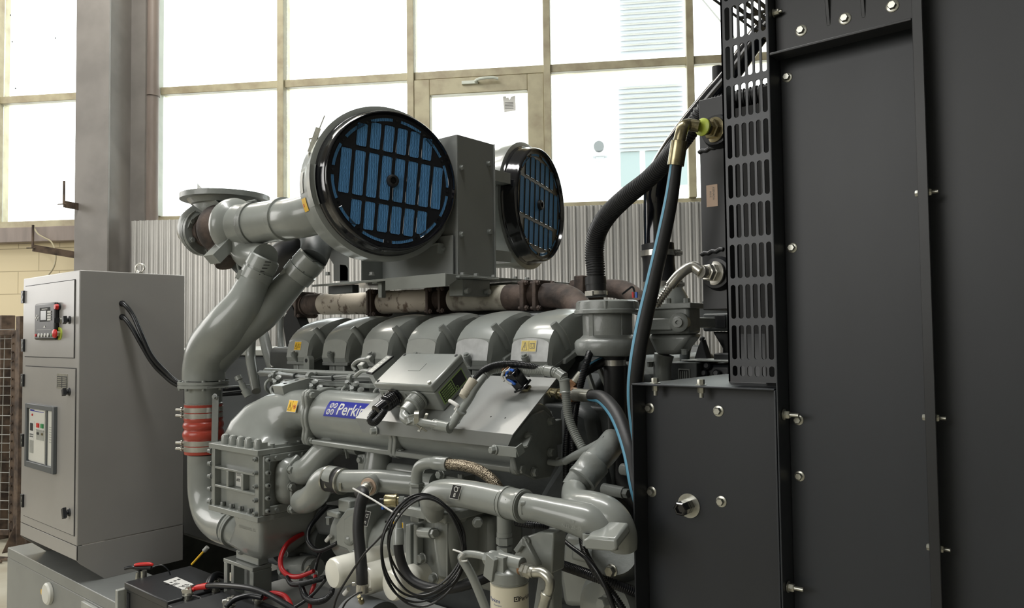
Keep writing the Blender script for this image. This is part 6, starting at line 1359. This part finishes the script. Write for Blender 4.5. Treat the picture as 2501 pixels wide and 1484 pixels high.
# oil filters
for k, (px_, py, Yf, lb) in enumerate(((811, 1400, 1.13, 'white oil filter can nearest the red cables'), (888, 1416, 1.13, 'middle white oil filter can half hidden by the black hose'), (953, 1431, 1.13, 'right white oil filter can seen through the coiled cables'))):
    c = P(px_, py, Y=Yf); r = 37*mpp(c); t = thing('oil_filter', lb, 'oil filter', c+Vector((0, .09, -r)), 'white oil filters under the cooler')
    v = Vector((.12, 1, .02)).normalized(); b = MB(); b.lathe(c, v, [(-.003, r*.0), (-.002, r*.6), (.0, r*.90), (.005, r*.985), (.012, r), (.17, r*1.0)], 40); build('filter_can', b, M['offwhite'], t)
    b = MB(); b.lathe(c+v*.17, v, [(0, r*1.02), (.02, r*1.03), (.03, r*.9)], 40); build('filter_head', b, G, t)
    b = MB(); b.lathe(c, v, [(-.0015, .0), (-.001, r*.5), (.003, r*.85)], 40)
# cable coil
t = thing('cable_coil', 'coil of thin black cables tied with white ties hanging in front of the cooler', 'cable coil', P(1035, 1450, Y=1.07))
cc = P(1029, 1346, Y=1.075); m_ = mpp(cc)
for k, (rx_, ry_, dx, dy, dep, ph) in enumerate(((99, 124, 2, -4, 0, 0), (102, 118, 3, -10, .006, .3), (90, 112, 9, -14, -.006, .8), (104, 132, 0, 0, .010, 1.2), (94, 108, 9, -20, .004, 1.9))):
    pts = [cc+R0*((dx+rx_*math.cos(a)+(4*math.sin(2*a+ph)))*m_)-ZZ*((dy+ry_*math.sin(a)+5*math.cos(3*a+ph))*m_)+F0*(dep+.004*math.sin(a*2+k)) for a in [2*PI*j/28+ph for j in range(29)]]
    b = MB(); b.tube(pts, .0024, 8, 4); build('cable_loop', b, M['cable'], t)
b = MB(); b.tube([P(x, y, Y=Y) for x, y, Y in ((948, 1290, 1.07), (920, 1320, 1.07), (890, 1352, 1.065), (850, 1410, 1.06), (822, 1460, 1.055), (810, 1510, 1.05))], .0026, 8); build('cable_tail', b, M['cable'], t)
b = MB(); b.tube([P(862, 1192, Y=1.08), P(915, 1222, Y=1.075), P(960, 1250, Y=1.07), P(982, 1258, Y=1.075)], .0020, 8, 3); build('cable_tie', b, M['paper'], t, label='long white cable tie')
b = MB(); b.tube([P(1107, 1342, Y=1.07), P(1120, 1346, Y=1.065), P(1130, 1352, Y=1.065), P(1122, 1362, Y=1.065), P(1128, 1370, Y=1.07), P(1142, 1368, Y=1.075)], .0018, 8, 4); build('cable_tie', b, M['paper'], t)
for px_, py in ((958, 1282), (948, 1272)): b = MB(); q = P(px_, py, Y=1.07); b.ob(q, R0*.006, F0*.006, ZZ*.002); build('cable_tie', b, M['cable'], t)
# fuel pipe, bracket and fuel filter
t = ENG
grow([(1188, 1490, 1.10, 11), (1155, 1410, 1.09, 11), (1130, 1366, 1.085, 11), (1130, 1358, 1.08, 10), (1142, 1352, 1.08, 9), (1165, 1354, 1.08, 9), (1200, 1362, 1.08, 9)], 'fuel_pipe')
t = thing('vertical_pipe', 'short vertical grey pipe with hexagon unions below the clamped sleeve', 'pipe', P(1231, 1380, Y=1.14)); q = P(1231, 1255, Y=1.14); b = MB(); b.cyl(q+ZZ*.02, q-ZZ*.035, .0145, n=22)
for d0, h_, r__ in ((.035, .008, .017), (.044, .014, .0165), (.062, .010, .0155), (.073, .004, .017)): b.hexa(q-ZZ*(d0+h_), ZZ, r__, h_) if r__ < .017 else b.cyl(q-ZZ*(d0+h_), q-ZZ*d0, r__*.9, n=20)
b.cyl(q-ZZ*.14, q-ZZ*.076, .017, .019, n=20); build('pipe_union', b, G, t)
FF = thing('fuel_filter', 'cream spin-on fuel filter with blue lettering at the bottom of the photo', 'fuel filter', P(1245, 1500, Y=1.06))
c = P(1244, 1425, Y=1.06); r = 47*mpp(c); zc_ = c.z
b = MB(); b.lathe((c.x, 1.06, zc_+.004), (0, 0, -1), [(0, r*.9), (.002, r), (.19, r), (.195, r*.9)], 48); fcn = build('filter_can', b, M['cream'], FF)
b = MB(); b.lathe((c.x, 1.06, zc_+.004), ZZ, [(0, r*.98), (.003, r*.98), (.0035, r*1.03), (.022, r*1.0), (.028, r*.8), (.032, r*.5)], 48)
b.box(c.x-.012, c.x+.012, 1.03, 1.06, zc_+.01, zc_+.055); b.cyl((c.x-.035, 1.05, zc_+.045), (c.x+.04, 1.05, zc_+.045), .012, n=20); b.ob((c.x-.014, 1.04, zc_+.035), (.004, 0, .02), (0, .02, 0), (.01, 0, -.004)); build('filter_head', b, G, FF, bevel=.002)
def fmap(a0):
    def fn(u, v):
        a = a0+u/r; return Vector((c.x+r*1.003*math.sin(a), 1.06-r*1.003*math.cos(a), zc_+v))
    return fn
vd = math.atan2(-c.x, 1.06)   # direction of the camera around the can
b = MB(); b.text('Perkins', None, EX, ZZ, .0095, True, fn=lambda u, v: fmap(-.60)(u, v-.024)); b.text('Powerpart', None, EX, ZZ, .0042, fn=lambda u, v: fmap(-.22)(u, v-.030))
b.mat = 1; b.text('Perkins', None, EX, ZZ, .0115, True, fn=lambda u, v: fmap(1.20)(u, v-.021)); [b.add([fmap(.93)(u0, v0), fmap(.93)(u1, v0), fmap(.93)(u1, v1), fmap(.93)(u0, v1)], [(0, 1, 2, 3)]) for u0, u1, v0, v1 in ((0, .0016, -.021, -.012), (.0016, .0045, -.021, -.0193), (.0016, .0045, -.0137, -.012), (.0045, .0074, -.021, -.0193), (.0045, .0074, -.0137, -.012), (.0074, .009, -.021, -.012), (.0032, .0058, -.018, -.015))]
build('printed_lettering', b, [M['bluetext'], M['ink']], fcn)
for i, (x, w, m) in enumerate(((1195, 0, G), (1215, 0, G))):
    a = P(x, 1364, Y=1.075); b = MB(); b.hexa(a-EX*.008, EX, .012, .014); build('union_nut', b, m, FF)
a = P(1272, 1388, Y=1.05); c2_ = P(1318, 1402, Y=1.045); d_ = (c2_-a).normalized(); b = MB(); b.cyl(a-d_*.03, a, .011, n=18); b.mat = 2; b.cyl(a, a+d_*.006, .011, n=18); b.mat = 1; b.hexa(a+d_*.006, d_, .0125, .009); b.hexa(a+d_*.017, d_, .0125, .009); b.cyl(a+d_*.026, a+d_*.034, .010, n=18); build('swivel_union', b, [G, M['zinc'], M['copper']], FF)
b = MB(); b.tube([a+d_*.030]+[P(x, y, Y=1.045) for x, y in ((1325, 1398), (1342, 1415), (1343, 1435), (1335, 1452))], .0088, 18); a2_ = P(1337, 1446, Y=1.045); d2_ = (P(1322, 1500, Y=1.045)-a2_).normalized(); b.lathe(a2_, d2_, [(0, .009), (.001, .011), (.008, .011), (.009, .0095), (.05, .0095)], 18); build('steel_elbow', b, M['zinc'], FF)
t = thing('filter_bracket', 'grey triangular bracket with a rib to the right of the vertical pipe', 'bracket', P(1310, 1484, Y=1.16))
b = MB(); b.prism([P(*q, Y=1.13) for q in ((1282, 1310), (1318, 1298), (1352, 1300), (1348, 1400), (1325, 1400), (1245, 1366), (1262, 1345))], (0, .04, 0)); build('bracket_web', b, G, t, bevel=.003)
b = MB(); b.bar(P(1285, 1318, Y=1.125), P(1318, 1380, Y=1.125), .006, .012, EY); b.bar(P(1262, 1345, Y=1.125), P(1286, 1312, Y=1.125), .010, .012, EY); b.cyl(P(1283, 1322, Y=1.13), P(1283, 1322, Y=1.12), .009, n=14); build('bracket_rib', b, G, t, bevel=.002)
b = MB(); b.prism([P(*q, Y=1.17) for q in ((1318, 1380), (1350, 1380), (1352, 1500), (1300, 1500))], (0, .03, 0)); build('bracket_leg', b, GR, t, bevel=.003)
# black corrugated conduits at lower right
def cond(rows, lab, m=M['cable'], rib=(.0042, .0013), n=14, cat='conduit', nm='conduit', group='black conduits at the pump'):
    pts, rr = TP(rows); b = MB(); b.tube(pts, rr, n, 8, rib=rib); return tag(build(nm, b, m), lab, cat, group)
cond([(1340, 1368, 1.24, 11), (1380, 1382, 1.22, 11), (1440, 1403, 1.20, 11), (1490, 1422, 1.21, 11), (1560, 1448, 1.25, 11)], 'thick black corrugated conduit running from the bracket to the lower panel')
cond([(1420, 1300, 1.24, 7), (1428, 1345, 1.20, 7), (1455, 1395, 1.17, 8), (1500, 1455, 1.16, 8), (1530, 1500, 1.16, 8)], 'black corrugated conduit hanging below the pump volute')
cond([(1345, 1290, 1.22, 5), (1390, 1330, 1.18, 5), (1440, 1370, 1.155, 6), (1475, 1425, 1.15, 6), (1505, 1500, 1.15, 6)], 'smooth thin black cable crossing in front of the timing case', rib=None)
cond([(1260, 1275, 1.24, 8), (1300, 1281, 1.24, 8), (1345, 1285, 1.26, 8)], 'short black conduit behind the clamped coolant pipe')
# ================================================================ STARTER CORNER, CABLES, BATTERIES
t = thing('starter_motor', 'dark grey starter motor and solenoid between the hopper and the white filters', 'starter motor', P(740, 1440, Y=1.38))
b = MB(); a = P(705, 1345, Y=1.36); c = P(785, 1335, Y=1.36); b.cyl(P(700, 1385, Y=1.36), P(760, 1385, Y=1.36), .034, n=26); b.cyl(P(760, 1385, Y=1.36), P(775, 1385, Y=1.36), .026, n=20); build('solenoid', b, GR, t)
b = MB(); b.cyl(P(700, 1330, Y=1.44), P(810, 1325, Y=1.44), .06, n=32); build('motor_body', b, GD_, t)
b = MB(); b.lathe(P(795, 1272, Y=1.40), (.3, -1, 0), [(-.03, .05), (.0, .048), (.006, .04)], 6); build('gear_housing', b, GD_, t, bevel=.004); b = MB(); b.box(*(lambda q: (q.x-.03, q.x+.03, 1.37, 1.45, q.z-.02, q.z+.02))(P(745, 1370, Y=1.37))); build('mounting_foot', b, GD_, t, bevel=.004)
for px_, py in ((748, 1398), (737, 1410), (772, 1400), (700, 1352), (690, 1395)): b = MB(); b.bolt(P(px_, py, Y=1.31), (0, -1, .1), .008, .010, 1.2); build('terminal_nut', b, GR, t)
b = MB(); b.bar(P(735, 1408, Y=1.30), P(757, 1380, Y=1.30), .008, .004); build('link_bar', b, M['zinc'], t)
def cab(rows, m, lab, nm='power_cable', cat='cable', group=None, rib=None, n=12):
    pts, rr = TP(rows); b = MB(); b.tube(pts, rr, n, 8, rib=rib); return tag(build(nm, b, m), lab, cat, group)
cab([(740, 1303, 1.36, 5), (722, 1312, 1.33, 6), (700, 1330, 1.29, 6), (686, 1360, 1.26, 6), (688, 1388, 1.25, 6), (706, 1405, 1.25, 6), (732, 1407, 1.25, 6), (766, 1394, 1.26, 5)], M['redcable'], 'thick red cable looping beside the intercooler hopper')
cab([(770, 1404, 1.25, 5), (768, 1425, 1.24, 5), (760, 1450, 1.23, 5), (756, 1500, 1.22, 5)], M['redcable'], 'red cable dropping straight down beside the first white filter')
cab([(800, 1235, 1.36, 6), (775, 1262, 1.33, 6), (755, 1290, 1.30, 6), (752, 1318, 1.28, 6), (765, 1338, 1.27, 6), (785, 1343, 1.27, 6), (815, 1330, 1.27, 5), (828, 1320, 1.28, 4)], M['cable'], 'thick black cable looping above the starter motor')
cab([(786, 1345, 1.28, 4), (775, 1370, 1.28, 4), (770, 1392, 1.27, 4)], M['cable'], 'short black lead dropping from the loop to the starter terminal')
cab([(700, 1408, 1.24, 4), (712, 1425, 1.23, 5), (735, 1425, 1.22, 6), (765, 1418, 1.22, 6), (795, 1410, 1.23, 6)], M['cable'], 'black corrugated conduit under the looping red cable', rib=(.004, .001))
cab([(735, 1428, 1.22, 6), (745, 1455, 1.21, 7), (765, 1468, 1.20, 7), (790, 1465, 1.20, 7), (808, 1450, 1.21, 6), (812, 1435, 1.22, 6)], M['cable'], 'black conduit sagging in a U below the first white filter', rib=(.004, .001))
cab([(795, 1415, 1.22, 4), (770, 1445, 1.21, 4), (740, 1470, 1.2, 4), (705, 1490, 1.19, 4)], M['cable'], 'straight black cable slanting down towards the battery')
for (x, y, Y, lb) in ((802, 1315, 1.27, 'small white cable marker above the starter'), (846, 1445, 1.18, 'small white cable marker near the hose clamp')):
    a = P(x-5, y+5, Y=Y); c = P(x+5, y-7, Y=Y); tag(build('cable_marker', MB().cyl(a, c, .0055, n=12), M['paper']), lb, 'marker')
t = thing('air_tank', 'dark rounded cylinder with a brass nipple under the black hose clamp', 'cylinder', P(880, 1500, Y=1.12))
c = P(882, 1500, Y=1.13); b = MB(); b.lathe(c+Vector((-.06, 0, -.02)), EX, [(0, .0), (.004, .025), (.014, .045), (.03, .058), (.05, .062), (.13, .062)], 40); build('cylinder_body', b, M['cabdark'], t)
b = MB(); q = P(880, 1462, Y=1.08); b.lathe(q, (.1, -.5, .8), [(-.012, .006), (.0, .006), (.001, .0035), (.005, .0035), (.006, .0048), (.009, .0048)], 6); build('nipple', b, M['brass'], t)
b = MB(); b.tube([P(830, 1500, Y=1.07), P(845, 1470, Y=1.08), P(870, 1450, Y=1.085), P(884, 1446, Y=1.09)], .0022, 8); build('thin_lead', b, M['cable'], t)
# pale deck beam under the starter
xq = P(669, 1420, Y=1.42).x; b = MB(); b.box(xq, -1.25, 1.26, 1.60, .775, .80); b.box(xq, -1.25, 1.26, 1.27, RZ, .775); b.box(xq, -1.25, 1.59, 1.60, RZ, .775); b.box(xq, xq+.01, 1.27, 1.59, RZ, .775)
tag(build('deck_beam', b, M['palegrey'], bevel=.004), 'pale grey steel deck beam under the starter motor and red cables', 'beam')
# batteries
def battery(x0, x1, y0, y1, zt, label, lid):
    t = thing('battery', label, 'battery', ((x0+x1)/2, (y0+y1)/2, zt-.24), 'starter batteries at the cabinet foot')
    b = MB(); b.box(x0+.006, x1-.004, y0+.006, y1-.006, zt-.24, zt-.022); 
    for k in range(3): b.box(x0+.012+.008*k, x0+.015+.008*k, y0+.003, y0+.007, zt-.2, zt-.03)
    build('battery_case', b, M['black'], t, bevel=.003)
    b = MB(); b.box(x0, lid, y0, y1, zt-.022, zt+.002); b.box(lid+.001, x1, y0, y1, zt-.022, zt-.006); build('battery_lid', b, M['black'], t, bevel=.004)
    return t
zB = .782; xB0 = P(303, 1422, Z=zB).x; yB0 = P(303, 1422, Z=zB).y; xL = P(411, 1470, Z=zB).x
B1 = battery(xB0, xL+.16, yB0, yB0+.23, zB, 'black battery with a white sticker beside the cabinet foot', xL)
c = P(437, 1421, Z=zB+.0025); e1_ = (P(481, 1418, Z=zB)-P(401, 1418, Z=zB)).normalized()
pl = [P(x, y, Z=zB+.0032) for x, y in ((399, 1419), (432, 1408), (474, 1426), (444, 1438))]; b = MB(); b.add(pl+[p-ZZ*.0006 for p in pl], [(0, 1, 2, 3), (4, 5, 6, 7), (0, 1, 5, 4), (1, 2, 6, 5), (2, 3, 7, 6), (3, 0, 4, 7)]); b.mat = 1
eu = (pl[0]-pl[3]).normalized(); ev = (pl[3]-pl[2]); ev = (pl[0]-pl[1]); eu2 = (pl[3]-pl[0]); 
o_ = pl[2]*.30+pl[3]*.70; uu = (pl[3]-pl[2]).normalized(); vv = ZZ.cross(uu)
b.text('S3L', pl[2]+uu*.008-vv*.026, uu, vv, .024, True, off=.0006)
for k in range(4): b.ob(pl[1]*.75+pl[2]*.25+uu*(.010+.016*k)+ZZ*.0004, uu*.004, vv*.005, ZZ*.0003)
for k in range(3): b.ob((pl[0]+pl[3])/2-uu*(.01)+vv*(-.006+.007*k)+ZZ*.0004, uu*.012, vv*.0012, ZZ*.0003)
build('paper_label', b, [M['paper'], M['ink']], B1)
B2 = battery(-2.142, -1.70, .985, 1.225, .84, 'second black battery nearer the middle with two lead terminals', -1.80)
def terminal(px_, py, Z, red, label, k=1.0):
    q = P(px_, py, Z=Z); t = thing('battery_terminal', label, 'terminal', q, 'battery terminals')
    b = MB(); b.lathe(q, ZZ, [(0, .014), (.003, .014), (.004, .011), (.012, .011), (.013, .017), (.016, .017), (.017, .011), (.020, .011)], 22); build('terminal_post', b, M['zinc'], t)
    b = MB(); b.ob(q+ZZ*.026, R0*.015, F0*.009, ZZ*.006); b.cyl(q+ZZ*.026-R0*.018, q+ZZ*.026-R0*.008, .007, n=12); b.hexa(q+ZZ*.032, ZZ, .007, .006); b.cyl(q+ZZ*.030+R0*.008, q+ZZ*.042+R0*.010, .004, n=8); build('cable_clamp', b, M['steel'], t); return q
q1 = terminal(459, 1462, .776, 1, 'lead terminal on the labelled battery, left of the red cable sleeve'); q2 = terminal(527, 1443, .776, 0, 'lead terminal at the rear corner of the labelled battery')
q3 = terminal(631, 1475, .838, 1, 'terminal with the second red cable sleeve at the right'); q4 = terminal(560, 1492, .838, 0, 'large pale terminal at the bottom edge between the red sleeves')
def zcab(rows, m, lab, k=1.0, nm='battery_cable'):
    pts = [P(x, y, Z=z) for x, y, z, r in rows]; rr = [r*mpp(p) for p, (_, _, _, r) in zip(pts, rows)]; b = MB(); b.tube(pts, rr, 14, 8)
    return pts, rr, b
pts, rr, _ = zcab([(470, 1441, .805, 4), (482, 1434, .812, 6), (508, 1430, .83, 7), (540, 1429, .855, 7), (600, 1434, .88, 7), (645, 1446, .885, 7), (690, 1470, .88, 7), (730, 1495, .87, 7)], None, '')
t = thing('battery_cable', 'black battery cable with a red sleeve arching from the labelled battery', 'cable', pts[-1], 'battery cables with red sleeves')
b = MB(); b.tube(pts[2:], rr[2:], 14, 8); build('cable_sheath', b, M['cable'], t); b = MB(); b.tube(pts[:3], [r*1.12 for r in rr[:3]], 14, 8); build('cable_sleeve', b, M['redcap'], t, label='red sleeve')
pts, rr, _ = zcab([(643, 1462, .868, 4), (655, 1452, .88, 7), (672, 1449, .885, 7), (695, 1456, .88, 7), (708, 1475, .87, 7), (714, 1500, .86, 7)], None, '')
b = MB(); b.tube(pts, rr, 14, 8); tag(build('battery_cable', b, M['redcable']), 'short red battery cable bending down at the right battery', 'cable', 'battery cables with red sleeves')
for rows, lab in (([(470, 1455, .80, 3), (490, 1460, .795, 3), (500, 1475, .79, 3), (505, 1500, .785, 3)], 'thin black lead dropping from the left terminal'), ([(552, 1482, .862, 6), (572, 1464, .875, 7), (608, 1454, .88, 7), (640, 1458, .878, 7)], 'thick black lead arching between the two batteries'), ([(505, 1440, .80, 8), (515, 1415, .82, 9), (530, 1403, .825, 8), (550, 1408, .81, 6)], 'black boot and cable behind the labelled battery')):
    pts, rr, b = zcab(rows, None, ''); tag(build('battery_cable', b, M['cable']), lab, 'cable', 'black battery leads')
# isolator switch behind the battery
q = P(351, 1400, Z=.79); t = thing('battery_isolator', 'battery isolator with a red handle and black leads behind the labelled battery', 'switch', q-ZZ*.02)
b = MB(); b.cyl(q-ZZ*.05, q+ZZ*.01, .010, n=14); b.cyl(q-ZZ*.05-R0*.02, q+ZZ*.004-R0*.02, .012, .006, n=12); build('switch_post', b, M['zinc'], t)
b = MB(); h_ = P(350, 1378, Z=.80); b.ob(q+ZZ*.020, R0*.028, F0*.008, ZZ*.005); build('black_handle', b, M['black'], t, bevel=.002)
b = MB(); b.tube([q+ZZ*.028-R0*.032, q+ZZ*.031-R0*.02, q+ZZ*.032+R0*.02, q+ZZ*.028+R0*.032], [.004, .006, .006, .004], 12); build('red_handle', b, M['redcap'], t)
b = MB(); b.tube([q+ZZ*.018-R0*.065, q+ZZ*.022-R0*.04, q+ZZ*.012-R0*.015, q-ZZ*.01-R0*.01], .006, 10); b.tube([q+ZZ*.022+R0*.03, q+ZZ*.028+R0*.06, q+ZZ*.01+R0*.085, q-ZZ*.02+R0*.095], .0022, 8); build('switch_lead', b, M['cable'], t)
# battery tray on the floor side
b = MB(); b.box(xB0-.02, xL+.75, yB0-.02, yB0+.0, .50, .56); b.box(xB0-.02, xL+.75, .96, 1.215, .50, .535); b.box(-2.13, -1.72, 1.0, 1.21, .535, .598); b.box(xB0-.022, xB0-.004, yB0-.02, yB0+.03, .535, .76)
tag(build('battery_tray', b, M['galvpaint'], bevel=.003), 'pale grey steel tray holding the two batteries against the skid', 'tray')
# alternator end behind the charge pipe
t = thing('alternator', 'dark alternator casing behind the cabinet and the charge pipe', 'alternator', (-3.2, 2.1, RZ))
b = MB(); b.box(-3.9, -2.62, 1.78, 2.45, RZ+.02, 1.52); build('alternator_casing', b, M['cabdark'], t, bevel=.02)
b = MB(); b.box(-3.95, -2.60, 1.76, 2.47, 1.52, 1.545); build('casing_lid', b, M['galvpaint'], t, bevel=.004)
b = MB(); b.box(-2.62, -2.56, 1.70, 2.5, RZ+.02, 1.5); build('adaptor_ring', b, GD_, t, bevel=.01)
# breather pipes between riser and covers
cab([(615, 815, 1.62, 11), (612, 870, 1.62, 12), (620, 920, 1.60, 12), (626, 955, 1.58, 11)], G, 'grey hose with clamp standing between the riser and the first rocker cover', 'breather_hose', 'hose', 'grey breather hoses')
cab([(640, 800, 1.68, 12), (650, 845, 1.66, 13), (662, 890, 1.64, 12), (668, 905, 1.62, 11)], GR, 'second grey hose curving down just left of the first rocker cover', 'breather_hose', 'hose', 'grey breather hoses')
cab([(686, 750, 1.72, 8), (684, 820, 1.72, 8), (690, 880, 1.70, 8)], GR, 'thin grey pipe right behind the forked riser', 'breather_hose', 'hose', 'grey breather hoses')
t = thing('level_sensor', 'small grey sensor fitting sticking up left of the inlet elbow', 'sensor', P(606, 968, Y=1.42)); b = MB(); a = P(606, 968, Y=1.42); c = P(580, 918, Y=1.40); d_ = (c-a); b.lathe(a, d_, [(0, .012), (d_.length*.3, .014), (d_.length*.32, .010), (d_.length*.6, .012), (d_.length*.62, .008), (d_.length*.8, .008), (d_.length*.82, .013), (d_.length, .012)], 16); build('sensor_body', b, G, t)
b = MB(); b.box(-2.58, -2.34, 1.62, 1.95, 1.0, 1.56); build('rear_bracket', b, GD_, ENG, bevel=.02)
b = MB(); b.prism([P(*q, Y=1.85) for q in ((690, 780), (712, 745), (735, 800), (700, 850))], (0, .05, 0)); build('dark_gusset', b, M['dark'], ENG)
a = P(498, 1345, Y=1.45); c = P(468, 1378, Y=1.42); b = MB(); b.cyl(a, c, .004, n=12); b.mat = 1; b.cyl(a-(c-a)*.3, a, .008, n=14); tag(build('dipstick', b, [M['yellow'], M['galvpaint']]), 'yellow dipstick with a clear handle between cabinet and charge pipe', 'dipstick')
